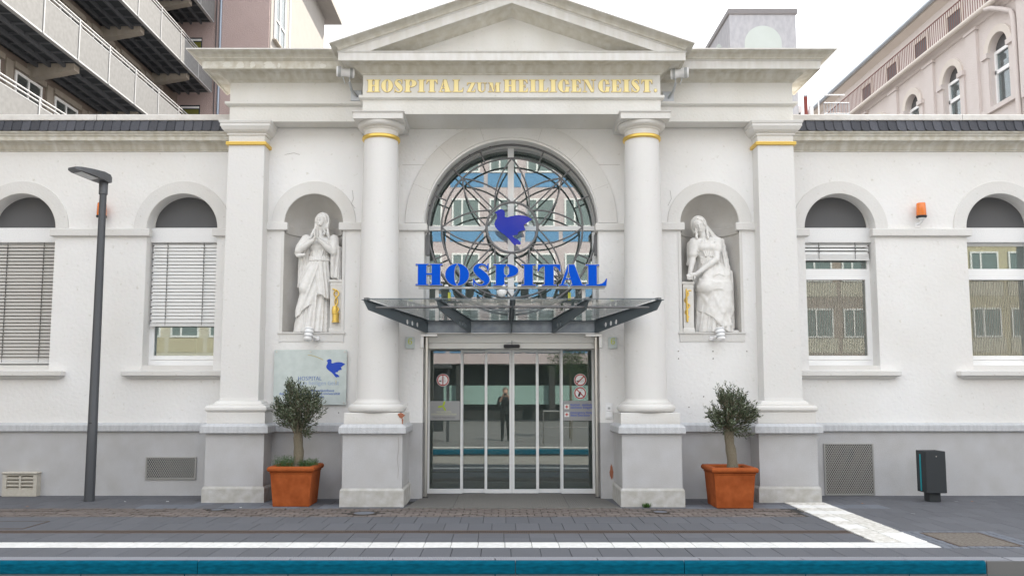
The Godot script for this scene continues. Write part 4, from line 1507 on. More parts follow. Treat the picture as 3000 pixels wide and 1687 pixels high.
func roof_things():
	# small tower with blind arches on the roof behind the right bay
	var t := thing("stair_tower", "small grey rendered roof tower with blind arch and lead capping", "tower")
	var x0 := 5.70
	var x1 := 7.40
	var z1 := -7.0
	var mb := MB.new()
	mb.box(x0, x1, 6.0, 11.34, z1 - 2.6, z1)
	part("wall", mb, M.tower, t)
	mb = MB.new()
	mb.cbox(x0 - 0.04, x1 + 0.04, 11.34, 11.50, z1 - 2.65, z1 + 0.04, 0.02)
	part("capping", mb, M.lead, t)
	mb = MB.new()
	var ap := arc_points(6.55, 10.57, 0.475, 0, PI, 28)
	ap.append(Vector2(6.075, 8.6))
	ap.append(Vector2(7.025, 8.6))
	mb.prism(ap, z1 - 0.01, z1 + 0.008)
	part("blind_arch", mb, M.tower_panel, t)
	mb = MB.new()
	mb.xf = Transform3D(Basis(Vector3.UP, -PI / 2), Vector3(x0, 0, z1 - 1.2))
	var ap2 := arc_points(0.0, 10.57, 0.475, 0, PI, 28)
	ap2.append(Vector2(-0.475, 8.6))
	ap2.append(Vector2(0.475, 8.6))
	mb.prism(ap2, -0.01, 0.008)
	part("blind_arch", mb, M.tower_panel, t)
	# red flue, white vent, rails on the roof
	t = thing("roof_flue", "thin dark red flue pipe standing behind the right wing roof", "chimney", Vector3(8.35, 6.2, -9.0))
	mb = MB.new()
	mb.lathe(0, 0, [Vector2(0.05, 0), Vector2(0.05, 3.62), Vector2(0.055, 3.63), Vector2(0.055, 3.70), Vector2(0.0, 3.71)], 14)
	part("pipe", mb, M.chimney_red, t)
	mb = MB.new()
	mb.lathe(0, 0, [Vector2(0.056, 3.70), Vector2(0.06, 3.74), Vector2(0.0, 3.76)], 14)
	part("rim", mb, M.zinc, t)
	t = thing("roof_vent", "round white vent cowl beside the dark red roof flue", "vent", Vector3(8.49, 6.2, -9.0))
	mb = MB.new()
	mb.lathe(0, 0, [Vector2(0.07, 0), Vector2(0.07, 3.35), Vector2(0.06, 3.42), Vector2(0.035, 3.47), Vector2(0.0, 3.49)], 16, true)
	part("cowl", mb, M.white_panel, t)
	t = thing("plant_housing", "low dark plant housing on the roof beside the red flue", "roof housing", Vector3(8.1, 6.2, -9.6))
	mb = MB.new()
	mb.cbox(-0.25, 0.22, 0, 3.35, -0.3, 0.3, 0.02)
	part("cabinet", mb, M.soffit, t)
	mb = MB.new()
	mb.cbox(-0.28, 0.25, 3.35, 3.56, -0.33, 0.33, 0.02)
	part("lid", mb, M.white_panel, t)
	t = thing("roof_guard_rail", "grey tubular guard rail with pale frame on the roof at right", "railing", Vector3(0, 0, 0))
	mb = MB.new()
	mb.tube([Vector3(8.71, 6.4, -9), Vector3(8.71, 9.9, -9), Vector3(8.75, 9.96, -9), Vector3(9.45, 9.96, -9)], 0.022, 8)
	part("pale_frame", mb, M.white_panel, t)
	mb = MB.new()
	for y in [9.42, 9.73]:
		mb.tube([Vector3(8.86, y, -9.0), Vector3(9.56, y, -9.0)], 0.014, 6)
	for i in 9:
		mb.tube([Vector3(8.86 + i * 0.0875, 6.4, -9.0), Vector3(8.86 + i * 0.0875, 9.73, -9.0)], 0.008, 5)
	part("bars", mb, M.zinc, t)

# ------------------------------------------------------------------ the other side of the street, mirrored in the glass
func build_opposite_side():
	var pl := structure("opposite_platform")
	var mb := MB.new()
	mb.box(-60, 60, -0.24, -0.002, 9.9, 33.0)
	part("paving", mb, M.far_paving, pl)
	mb = MB.new()
	mb.ring([Vector2(60, 9.9), Vector2(-60, 9.9)], [[0.0, -0.15], [0.034, -0.14], [0.034, -0.03], [0.014, 0.0], [-0.02, 0.003]], false)
	part("blue_nosing", mb, M.kerb_blue, pl)
	mb = MB.new()
	mb.box(-60, 60, -0.01, 0.004, 10.5, 10.8)
	part("white_strip", mb, M.strip[0], pl)
	var ZB := 33.0
	opposite_block("pink_office_block", "pink office block with blue spandrels and white windows across the street", -14.6, 16.6, ZB, M.opp_pink, M.opp_blue, 5)
	opposite_block("brown_house", "brownish rendered house across the street between the pink block and yellow house", 16.9, 21.6, ZB - 0.5, M.opp_brown, M.opp_cream, 4)
	opposite_block("yellow_house", "yellow rendered house across the street to the right", 21.9, 46.0, ZB - 1.0, M.opp_yellow, M.opp_cream, 4)
	opposite_block("cream_house", "cream rendered house across the street to the left", -46.0, -14.9, ZB - 1.0, M.opp_cream, M.opp_yellow, 4)
	# shelter rail on the far platform
	var t := thing("platform_railing", "steel railing on the platform across the street", "railing", Vector3(1.2, 0, 12.2))
	mb = MB.new()
	for x in [0.0, 0.9, 2.4, 3.9]:
		mb.tube([Vector3(x, 0, 0), Vector3(x, 1.05, 0)], 0.022, 8)
	part("posts", mb, M.stainless, t)
	mb = MB.new()
	mb.tube([Vector3(0, 1.06, 0), Vector3(3.9, 1.06, 0)], 0.026, 8)
	mb.tube([Vector3(0, 0.55, 0), Vector3(3.9, 0.55, 0)], 0.014, 6)
	part("rails", mb, M.stainless, t)

	# shelter wall with an advert case and a young tree on the far platform
	t = thing("platform_shelter", "glass platform shelter with dark posts across the street", "shelter", Vector3(-2.6, 0, 13.6))
	for x in [-2.4, -0.9, 0.6]:
		mb = MB.new()
		mb.cbox(x - 0.05, x + 0.05, 0, 2.5, -0.05, 0.05, 0.005)
		part("post", mb, M.post, t)
	mb = MB.new()
	mb.cbox(-2.5, 0.7, 2.5, 2.62, -0.6, 0.6, 0.01)
	part("roof", mb, M.post, t)
	mb = MB.new()
	mb.cbox(-0.75, 0.45, 0.35, 2.3, -0.08, 0.08, 0.01)
	part("advert_case", mb, M.soffit, t)
	mb = MB.new()
	for i in 14:
		for j in 11:
			mb.box(-2.3 + i * 0.1, -2.3 + i * 0.1 + 0.02 + 0.03 * ((i * 7 + j * 3) % 3), 0.25 + j * 0.085, 0.27 + j * 0.085, -0.008, -0.003)
	part("dot_print", mb, M.white_panel, t)
	mb = MB.new()
	mb.box(-2.34, -0.96, 0.2, 2.3, -0.002, 0.002)
	part("pane", mb, M.canopy_glass, t)
	t = thing("platform_tree", "young street tree with bare stem across the street", "tree", Vector3(2.35, 0, 15.5))
	mb = MB.new()
	mb.tube([Vector3(0, 0, 0), Vector3(0.02, 1.2, 0), Vector3(0.0, 2.6, 0)], [0.07, 0.055, 0.03], 10)
	part("trunk", mb, M.bark, t)
	var lr := RandomNumberGenerator.new()
	lr.seed = 77
	mb = MB.new()
	mb.colored = true
	for i in 2600:
		var q := Vector3(lr.randfn(), lr.randfn(), lr.randfn()) * 0.42
		if q.length() > 0.95: continue
		var c := Vector3(0, 2.75, 0) + q * Vector3(1.0, 0.9, 1.0)
		var d := Vector3(lr.randf_range(-1, 1), lr.randf_range(-1, 1), lr.randf_range(-1, 1)).normalized() * 0.06
		var w := d.cross(Vector3(lr.randf_range(-1, 1), 1, lr.randf_range(-1, 1))).normalized() * 0.03
		mb.col = Color(0.05, 0.09, 0.025) * lr.randf_range(0.6, 1.4)
		mb.tri(c - w, c + w, c + d)
	part("crown", mb, M.leaf, t)
	photographer()

func photographer():
	var t := thing("person", "person in dark clothes holding up a camera, seen mirrored in the doors", "person", Vector3(-0.03, 0.0, 14.0))
	# stands behind the viewpoint, faces the doors (towards -z)
	var s := Sculpt.new()
	for k: int in [-1, 1]:
		s.cap(Vector3(0.085 * k, 0.93, 0.0), Vector3(0.10 * k, 0.50, -0.01), 0.092, 0.062, 0.03)
		s.cap(Vector3(0.10 * k, 0.50, -0.01), Vector3(0.11 * k, 0.09, 0.02), 0.062, 0.045, 0.02)
		s.cap(Vector3(0.11 * k, 0.045, 0.03), Vector3(0.125 * k, 0.04, -0.14), 0.042, 0.036, 0.02)
	s.cap(Vector3(-0.06, 0.98, 0.0), Vector3(0.06, 0.98, 0.0), 0.105, 0.105, 0.05)
	part("trousers", s.mesh(Vector3(-0.3, -0.01, -0.25), Vector3(0.3, 1.12, 0.2), 0.015), M.person_dark, t)
	var j := Sculpt.new()
	j.cap(Vector3(0, 1.04, 0.0), Vector3(0, 1.36, 0.0), 0.135, 0.155, 0.06)
	j.cap(Vector3(-0.15, 1.46, 0.0), Vector3(0.15, 1.46, 0.0), 0.075, 0.075, 0.07)
	for k: int in [-1, 1]:
		j.cap(Vector3(0.20 * k, 1.45, 0.0), Vector3(0.27 * k, 1.20, -0.12), 0.060, 0.048, 0.03)
		j.cap(Vector3(0.27 * k, 1.20, -0.12), Vector3(0.19 * k, 1.35, -0.24), 0.046, 0.04, 0.02)
	part("jacket", j.mesh(Vector3(-0.4, 0.85, -0.35), Vector3(0.4, 1.6, 0.25), 0.015), M.person_dark, t)
	var h := Sculpt.new()
	h.cap(Vector3(0, 1.50, 0.0), Vector3(0, 1.60, -0.01), 0.055, 0.052, 0.02)
	h.cap(Vector3(0, 1.72, 0.01), Vector3(0, 1.66, -0.03), 0.092, 0.070, 0.02)
	h.ball(Vector3(0, 1.69, -0.105), 0.016, 0.012)
	for k: int in [-1, 1]:
		h.ball(Vector3(0.088 * k, 1.69, 0.01), 0.02, 0.008)
		h.cap(Vector3(0.19 * k, 1.35, -0.24), Vector3(0.10 * k, 1.52, -0.31), 0.036, 0.028, 0.015)
		h.cap(Vector3(0.10 * k, 1.52, -0.31), Vector3(0.07 * k, 1.57, -0.33), 0.034, 0.03, 0.012)
		for f in 4:
			finger(h, Vector3(0.08 * k, 1.56 + 0.02 * f, -0.335), Vector3(0.085 * k, 1.56 + 0.021 * f, -0.375), Vector3(0.045 * k, 1.56 + 0.021 * f, -0.388), 0.0095)
		finger(h, Vector3(0.07 * k, 1.57, -0.315), Vector3(0.05 * k, 1.60, -0.30), Vector3(0.03 * k, 1.615, -0.30), 0.0105)
	part("body", h.mesh(Vector3(-0.3, 1.28, -0.42), Vector3(0.3, 1.86, 0.2), 0.009), M.skin, t)
	var hr := Sculpt.new()
	hr.cap(Vector3(0, 1.75, 0.025), Vector3(0, 1.66, 0.05), 0.096, 0.075, 0.02)
	part("hair", hr.mesh(Vector3(-0.15, 1.55, -0.1), Vector3(0.15, 1.88, 0.18), 0.012), M.taupe, t)
	var c := thing("camera_in_hand", "black camera held by the mirrored photographer", "camera", Vector3(-0.03, 1.60, 13.655))
	var mb := MB.new()
	mb.cbox(-0.065, 0.065, -0.045, 0.045, -0.03, 0.02, 0.008)
	part("camera_body", mb, M.black, c)
	mb = MB.new()
	mb.xf = Transform3D(Basis(Vector3.RIGHT, -PI / 2), Vector3(0, 0, -0.03))
	mb.lathe(0, 0, [Vector2(0.034, 0.0), Vector2(0.036, 0.05), Vector2(0.03, 0.052), Vector2(0.0, 0.045)], 16)
	part("camera_lens", mb, M.black, c)

func opposite_block(called: String, label: String, x0: float, x1: float, z: float, wall: Material, band: Material, floors: int):
	var b := thing(called, label, "building", Vector3.ZERO, "")
	var h := 3.3 + 3.25 * floors + 1.2
	var mb := MB.new()
	mb.box(x0, x1, 3.3, h, z, z + 8)
	part("wall", mb, wall, b)
	mb = MB.new()
	mb.box(x0, x1, 0, 3.3, z + 2.4, z + 8)
	part("ground_floor", mb, M.opp_dark, b)
	mb = MB.new()
	mb.box(x0 + 1, x1 - 1, 0.95, 2.05, z + 0.55, z + 0.62)
	part("green_glass_band", mb, M.opp_green, b)  # stands for a glass balustrade, set forward and lightened to catch the sun
	mb = MB.new()
	var x := x0 + 1.0
	while x < x1:
		mb.box(x, x + 0.35, 0, 3.3, z + 0.1, z + 0.5)
		x += 5.4
	part("pillars", mb, M.opp_dark, b)
	for f in floors:
		var y := 3.3 + 3.25 * f
		mb = MB.new()
		x = x0 + 0.3
		while x < x1 - 2.0:
			mb.box(x + 0.12, x + 2.08, y + 0.62, y + 1.45, z - 0.02, z)
			x += 2.2
		part("spandrels", mb, band, b)
		x = x0 + 0.3
		while x < x1 - 2.0:
			var w := holder("window", b)
			mb = MB.new()
			var a := x + 0.22
			var e := x + 1.85
			for r in [[a, e, y + 1.48, y + 1.58], [a, e, y + 3.08, y + 3.18], [a, a + 0.1, y + 1.58, y + 3.08], [e - 0.1, e, y + 1.58, y + 3.08], [a + 0.55, a + 0.65, y + 1.58, y + 3.08]]:
				mb.box(r[0], r[1], r[2], r[3], z - 0.06, z - 0.004)
			part("frame", mb, M.white_frame, w)
			mb = MB.new()
			mb.box(a + 0.1, e - 0.1, y + 1.58, y + 3.08, z - 0.03, z - 0.01)
			part("pane", mb, M.far_pane, w)
			x += 2.2

# ------------------------------------------------------------------ fat-faced letters
func rect(x0: float, y0: float, x1: float, y1: float) -> PackedVector2Array:
	return PackedVector2Array([Vector2(x0, y0), Vector2(x1, y0), Vector2(x1, y1), Vector2(x0, y1)])

func oval(cx: float, cy: float, rx: float, ry: float, k := 28, e := 1.0) -> PackedVector2Array:
	var p := PackedVector2Array()
	for i in k:
		var t := TAU * (i + 0.5) / k
		p.append(Vector2(cx + rx * signf(cos(t)) * pow(absf(cos(t)), e), cy + ry * signf(sin(t)) * pow(absf(sin(t)), e)))
	return p

func stroke(pts: Array) -> Array:
	# pts: [x, y, half width]; returns overlapping convex pieces
	var c := Curve2D.new()
	var out := []
	var dense := []
	for i in pts.size() - 1:
		var p0 = pts[maxi(i - 1, 0)]
		var p1 = pts[i]
		var p2 = pts[i + 1]
		var p3 = pts[mini(i + 2, pts.size() - 1)]
		for s in 5:
			var t := s / 5.0
			var q := []
			for k in 3:
				var a: float = p0[k]
				var b: float = p1[k]
				var cc: float = p2[k]
				var d: float = p3[k]
				q.append(0.5 * (2 * b + (cc - a) * t + (2 * a - 5 * b + 4 * cc - d) * t * t + (3 * b - a - 3 * cc + d) * t * t * t))
			dense.append(q)
	dense.append(pts[pts.size() - 1])
	for i in dense.size() - 1:
		var a := Vector2(dense[i][0], dense[i][1])
		var b := Vector2(dense[i + 1][0], dense[i + 1][1])
		var d0: Vector2 = (Vector2(dense[i + 1][0], dense[i + 1][1]) - Vector2(dense[maxi(i - 1, 0)][0], dense[maxi(i - 1, 0)][1])).normalized().orthogonal()
		var j := mini(i + 2, dense.size() - 1)
		var d1: Vector2 = (Vector2(dense[j][0], dense[j][1]) - a).normalized().orthogonal()
		var e := (b - a).normalized() * 0.004
		out.append(PackedVector2Array([a - e + d0 * dense[i][2], a - e - d0 * dense[i][2], b + e - d1 * dense[i + 1][2], b + e + d1 * dense[i + 1][2]]))
	return out

func merged(polys: Array) -> Array:
	var list := []
	for p in polys:
		var cur: PackedVector2Array = p
		if Geometry2D.is_polygon_clockwise(cur):
			cur.reverse()
		var again := true
		while again:
			again = false
			for i in list.size():
				var u := Geometry2D.merge_polygons(list[i], cur)
				var outer := []
				for q in u:
					if not Geometry2D.is_polygon_clockwise(q):
						outer.append(q)
				if outer.size() == 1:
					cur = outer[0]
					list.remove_at(i)
					again = true
					break
		list.append(cur)
	return list

# returns [outline pieces, advance width]; height 1
func glyph(ch: String) -> Array:
	var add := []
	var sub := []
	var cut := -1.0
	var w := 1.0
	var sh := 0.085
	match ch:
		"H":
			w = 1.22
			add = [rect(0.10, 0, 0.51, 1), rect(0.71, 0, 1.12, 1), rect(0.45, 0.47, 0.77, 0.58), rect(0, 0, 0.595, sh), rect(0.625, 0, 1.22, sh), rect(0, 1 - sh, 0.595, 1), rect(0.625, 1 - sh, 1.22, 1)]
		"O":
			w = 1.08
			add = [oval(0.54, 0.5, 0.54, 0.52, 44)]
			sub = [oval(0.54, 0.5, 0.105, 0.41, 28, 0.8)]
			cut = 0.54
		"S":
			w = 0.83
			add = stroke([[0.70, 0.74, 0.03], [0.62, 0.90, 0.05], [0.45, 0.97, 0.055], [0.27, 0.93, 0.09], [0.19, 0.78, 0.16], [0.30, 0.62, 0.19], [0.48, 0.46, 0.20], [0.62, 0.28, 0.185], [0.60, 0.12, 0.11], [0.45, 0.035, 0.055], [0.27, 0.05, 0.05], [0.15, 0.14, 0.045], [0.09, 0.28, 0.03]])
			add.append(rect(0.665, 0.66, 0.755, 1.02))
			add.append(rect(0.03, -0.02, 0.115, 0.34))
		"P":
			w = 1.14
			var bowl := oval(0.62, 0.69, 0.52, 0.31, 40)
			add = [rect(0.11, 0, 0.52, 1), rect(0, 0, 0.65, sh), rect(0, 1 - sh, 0.62, 1), Geometry2D.intersect_polygons(bowl, rect(0.5, 0.3, 1.3, 1.1))[0], rect(0.3, 0.38, 0.63, 1)]
			sub = [oval(0.60, 0.69, 0.10, 0.19, 24, 0.7)]
			cut = 0.60
		"I":
			w = 0.67
			add = [rect(0.12, 0, 0.54, 1), rect(0, 0, 0.67, sh), rect(0, 1 - sh, 0.67, 1)]
		"T":
			w = 1.05
			add = [rect(0.31, 0, 0.74, 1), rect(0.20, 0, 0.86, sh), rect(0.02, 0.88, 1.03, 1), PackedVector2Array([Vector2(0, 0.64), Vector2(0.06, 0.64), Vector2(0.12, 0.76), Vector2(0.22, 0.85), Vector2(0.33, 0.89), Vector2(0.33, 0.95), Vector2(0.02, 0.98)]), PackedVector2Array([Vector2(1.05, 0.64), Vector2(1.03, 0.98), Vector2(0.72, 0.95), Vector2(0.72, 0.89), Vector2(0.83, 0.85), Vector2(0.93, 0.76), Vector2(0.99, 0.64)])]
		"A":
			w = 1.18
			add = [PackedVector2Array([Vector2(0.09, 0.02), Vector2(0.21, 0.02), Vector2(0.53, 0.92), Vector2(0.40, 1.0)]), PackedVector2Array([Vector2(0.60, 0.02), Vector2(1.08, 0.02), Vector2(0.72, 1.0), Vector2(0.40, 1.0), Vector2(0.38, 0.88)]), rect(0.24, 0.28, 0.72, 0.38), rect(0, 0, 0.42, sh), rect(0.52, 0, 1.18, sh)]
			add[0] = PackedVector2Array([Vector2(0.07, 0.02), Vector2(0.22, 0.02), Vector2(0.56, 0.98), Vector2(0.40, 0.98)])
			sub = []
			cut = 0.44
		"L":
			w = 1.0
			add = [rect(0.11, 0, 0.53, 1), rect(0, 1 - sh, 0.64, 1), rect(0, 0, 0.93, 0.10), PackedVector2Array([Vector2(0.50, 0.04), Vector2(0.95, 0.0), Vector2(0.99, 0.36), Vector2(0.93, 0.36), Vector2(0.86, 0.23), Vector2(0.74, 0.14), Vector2(0.50, 0.09)])]
		"Z":
			w = 1.0
			add = [PackedVector2Array([Vector2(0.02, 0.0), Vector2(0.44, 0.0), Vector2(0.97, 1.0), Vector2(0.55, 1.0)]), rect(0.06, 0.90, 0.9, 1.0), rect(0.1, 0.0, 0.95, 0.10), PackedVector2Array([Vector2(0.05, 0.70), Vector2(0.11, 0.70), Vector2(0.24, 0.92), Vector2(0.06, 1.0)]), PackedVector2Array([Vector2(0.74, 0.08), Vector2(0.95, 0.0), Vector2(0.98, 0.32), Vector2(0.92, 0.32)])]
		"U":
			w = 1.12
			add = stroke([[0.30, 0.95, 0.18], [0.30, 0.40, 0.18], [0.36, 0.18, 0.15], [0.55, 0.05, 0.06], [0.78, 0.12, 0.05], [0.88, 0.35, 0.05], [0.88, 0.95, 0.05]])
			add.append(rect(0, 1 - sh, 0.6, 1))
			add.append(rect(0.70, 1 - sh, 1.10, 1))
		"M":
			w = 1.36
			add = [rect(0.16, 0, 0.25, 1), rect(0.86, 0, 1.24, 1), PackedVector2Array([Vector2(0.16, 1), Vector2(0.50, 0.0), Vector2(0.64, 0.0), Vector2(0.54, 1)]), PackedVector2Array([Vector2(0.50, 0.0), Vector2(0.62, 0.0), Vector2(0.95, 1), Vector2(0.86, 1)]), rect(0, 0, 0.40, sh), rect(0.74, 0, 1.36, sh), rect(0.04, 1 - sh, 0.4, 1), rect(0.86, 1 - sh, 1.36, 1)]
		"E":
			w = 0.98
			add = [rect(0.11, 0, 0.52, 1), rect(0, 0, 0.9, sh), rect(0, 1 - sh, 0.88, 1), rect(0.5, 0.46, 0.68, 0.54), rect(0.64, 0.34, 0.70, 0.66), PackedVector2Array([Vector2(0.62, 0.05), Vector2(0.93, 0.0), Vector2(0.95, 0.34), Vector2(0.89, 0.34)]), PackedVector2Array([Vector2(0.62, 0.95), Vector2(0.85, 0.68), Vector2(0.91, 0.68), Vector2(0.89, 1.0)])]
		"G":
			w = 1.10
			add = [oval(0.54, 0.5, 0.54, 0.52, 44)]
			sub = [oval(0.56, 0.5, 0.13, 0.42, 28, 0.8), rect(0.56, 0.42, 1.3, 0.66), rect(0.56, 0.3, 0.685, 0.7)]
			add.append(rect(0.60, 0.34, 1.12, 0.42))
			add.append(rect(0.69, 0.0, 1.02, 0.40))
			add.append(rect(0.90, 0.62, 0.98, 1.0))
			cut = 0.56
		"N":
			w = 1.20
			add = [rect(0.15, 0, 0.24, 1), rect(0.95, 0, 1.04, 1), PackedVector2Array([Vector2(0.12, 1), Vector2(0.78, 0.0), Vector2(1.04, 0.0), Vector2(1.0, 0.12), Vector2(0.52, 1)]), rect(0, 0, 0.40, sh), rect(0.80, 1 - sh, 1.20, 1), rect(0, 1 - sh, 0.5, 1)]
		".":
			w = 0.36
			add = [oval(0.18, 0.14, 0.14, 0.14, 20)]
	var pieces := []
	if cut > 0:
		for half in [rect(-1, -1, cut, 2), rect(cut, -1, 3, 2)]:
			var got := []
			for a in add:
				for q in Geometry2D.intersect_polygons(a, half):
					got.append(q)
			got = merged(got)
			for sb in sub:
				if ch == "G" and sb.size() == 4: continue
				var next := []
				for g in got:
					next.append_array(Geometry2D.clip_polygons(g, sb))
				got = next
			pieces.append_array(got)
		if ch == "G":
			var next2 := []
			for g in pieces:
				for q in Geometry2D.clip_polygons(g, rect(0.69, 0.425, 1.3, 0.62)):
					next2.append(q)
			pieces = next2
	else:
		pieces = merged(add)
	var outp := []
	for p in pieces:
		if not Geometry2D.is_polygon_clockwise(p) and p.size() > 2:
			outp.append(p)
	return [outp, w]

func letter_mesh(ch: String, h: float, sx: float, z0: float, z1: float, sides := true, grow := 0.0) -> MB:
	var mb := MB.new()
	for p in glyph(ch)[0]:
		var q := PackedVector2Array()
		for v in p:
			q.append(Vector2(v.x * h * sx, v.y * h))
		if grow != 0.0:
			for g in Geometry2D.offset_polygon(q, grow, Geometry2D.JOIN_MITER):
				if not Geometry2D.is_polygon_clockwise(g):
					mb.prism(g, z0, z1, sides)
			continue
		mb.prism(q, z0, z1, sides)
	return mb

func text_part(parent: Node3D, txt: String, h: float, at: Vector3, mat: Material, serif := false, bold := false, depth := 0.002, align := HORIZONTAL_ALIGNMENT_LEFT) -> MeshInstance3D:
	var f := SystemFont.new()
	f.font_names = PackedStringArray(["Droid Serif" if serif else "Droid Sans"])
	if bold:
		f.font_weight = 700
	var t := TextMesh.new()
	t.font = f
	t.text = txt
	t.font_size = 64
	t.pixel_size = h / 46.0
	t.depth = depth
	t.horizontal_alignment = align
	t.vertical_alignment = VERTICAL_ALIGNMENT_BOTTOM
	return part("lettering", t, mat, parent, at)

var DOVE := PackedVector2Array([Vector2(1318, 315), Vector2(1340, 300), Vector2(1365, 280), Vector2(1390, 272), Vector2(1415, 273), Vector2(1440, 288), Vector2(1450, 318), Vector2(1447, 368), Vector2(1462, 378), Vector2(1480, 378), Vector2(1520, 365), Vector2(1580, 352), Vector2(1640, 348), Vector2(1700, 355), Vector2(1750, 374), Vector2(1800, 403), Vector2(1740, 445), Vector2(1690, 480), Vector2(1705, 515), Vector2(1716, 548), Vector2(1660, 553), Vector2(1622, 572), Vector2(1614, 605), Vector2(1580, 606), Vector2(1548, 618), Vector2(1570, 646), Vector2(1615, 668), Vector2(1645, 695), Vector2(1657, 725), Vector2(1630, 732), Vector2(1605, 727), Vector2(1580, 742), Vector2(1555, 725), Vector2(1525, 690), Vector2(1495, 652), Vector2(1450, 608), Vector2(1400, 575), Vector2(1350, 535), Vector2(1325, 500), Vector2(1314, 465), Vector2(1325, 430), Vector2(1345, 395), Vector2(1350, 360), Vector2(1340, 330)])

func dove(width: float, cx: float, cy: float) -> PackedVector2Array:
	var p := PackedVector2Array()
	for v in DOVE:
		p.append(Vector2(cx + (v.x - 1557.0) / 486.0 * width, cy - (v.y - 507.0) / 486.0 * width))
	return p

# ------------------------------------------------------------------ entrance
func build_entrance():
	inscription()
	great_window()
	rose_grille()
	blue_sign()
	canopy()
	sliding_door()

func inscription():
	var t := thing("gold_inscription", "gold capitals HOSPITAL ZUM HEILIGEN GEIST on the frieze below the pediment", "lettering")
	# [letter, left x, width, height]
	var y := 6.388
	var h := 0.206
	var words := [["HOSPITAL", -2.282, -0.757, h], ["ZUM", -0.711, -0.173, h * 0.76], ["HEILIGENGEIST.", -0.127, 2.299, h]]
	for wd in words:
		var total := 0.0
		var gap := 0.10
		for ch in wd[0]:
			total += glyph(ch)[1] + gap
		if wd[0].length() > 8:
			total += 0.14
		total -= gap
		var sx: float = (wd[2] - wd[1]) / (total * wd[3])
		var x: float = wd[1]
		for i in wd[0].length():
			var ch: String = wd[0][i]
			if wd[0].length() > 8 and i == 8:
				x += 0.14 * wd[3] * sx
			var o := part("letter", letter_mesh(ch, wd[3], sx, 0.0, 0.008, true, 0.0015), M.letter_edge, t, Vector3(x, y, 0.7345))
			part("gilding", letter_mesh(ch, wd[3], sx, 0.008, 0.0125, true, -0.0032), M.gold_letter, o)
			x += (glyph(ch)[1] + gap) * wd[3] * sx

func great_window():
	var w := holder("great_window", hosp)
	var z := -0.52
	var mb := MB.new()
	# one pane per quarter, set in white bars; the opening runs from the canopy beam to the arch
	var r := 1.43
	var yc := 4.46
	var ys := 4.42
	for s: int in [-1, 1]:
		var up := PackedVector2Array([Vector2(0.0, yc), Vector2(s * r, yc)])
		for i in 25:
			var a := PI / 2 * i / 24
			up.append(Vector2(s * r * cos(a), ys + 0.045 + (r - 0.045) * sin(a)))
		mb = MB.new()
		mb.prism(up, z - 0.012, z + 0.012)
		part("pane", mb, M.glass, w)
		mb = MB.new()
		mb.box(minf(0.0, s * r), maxf(0.0, s * r), 2.85, yc - 0.002, z - 0.012, z + 0.012)
		part("pane", mb, M.glass, w)
	mb = MB.new()
	mb.cbox(-0.052, 0.052, 2.85, 5.85, z + 0.0125, z + 0.055, 0.006)
	part("mullion", mb, M.white_frame, w)
	for s: int in [-1, 1]:
		mb = MB.new()
		mb.cbox(minf(0.053 * s, r * s), maxf(0.053 * s, r * s), yc - 0.04, yc + 0.04, z + 0.0125, z + 0.05, 0.006)
		part("transom", mb, M.white_frame, w)
		mb = MB.new()
		mb.cbox(minf(1.38 * s, 1.43 * s), maxf(1.38 * s, 1.43 * s), 2.85, 4.4, z + 0.0125, z + 0.05, 0.006)
		part("frame", mb, M.alu, w)
	mb = MB.new()
	arch_band(mb, 0.0, 4.42, 1.392, 1.435, z + 0.012, 0.035)
	part("arched_frame", mb, M.lamp_grey, w)
	mb = MB.new()
	mb.box(-1.43, 1.43, 2.62, 2.85, z - 0.05, z + 0.05)
	part("lower_frame", mb, M.alu, w)

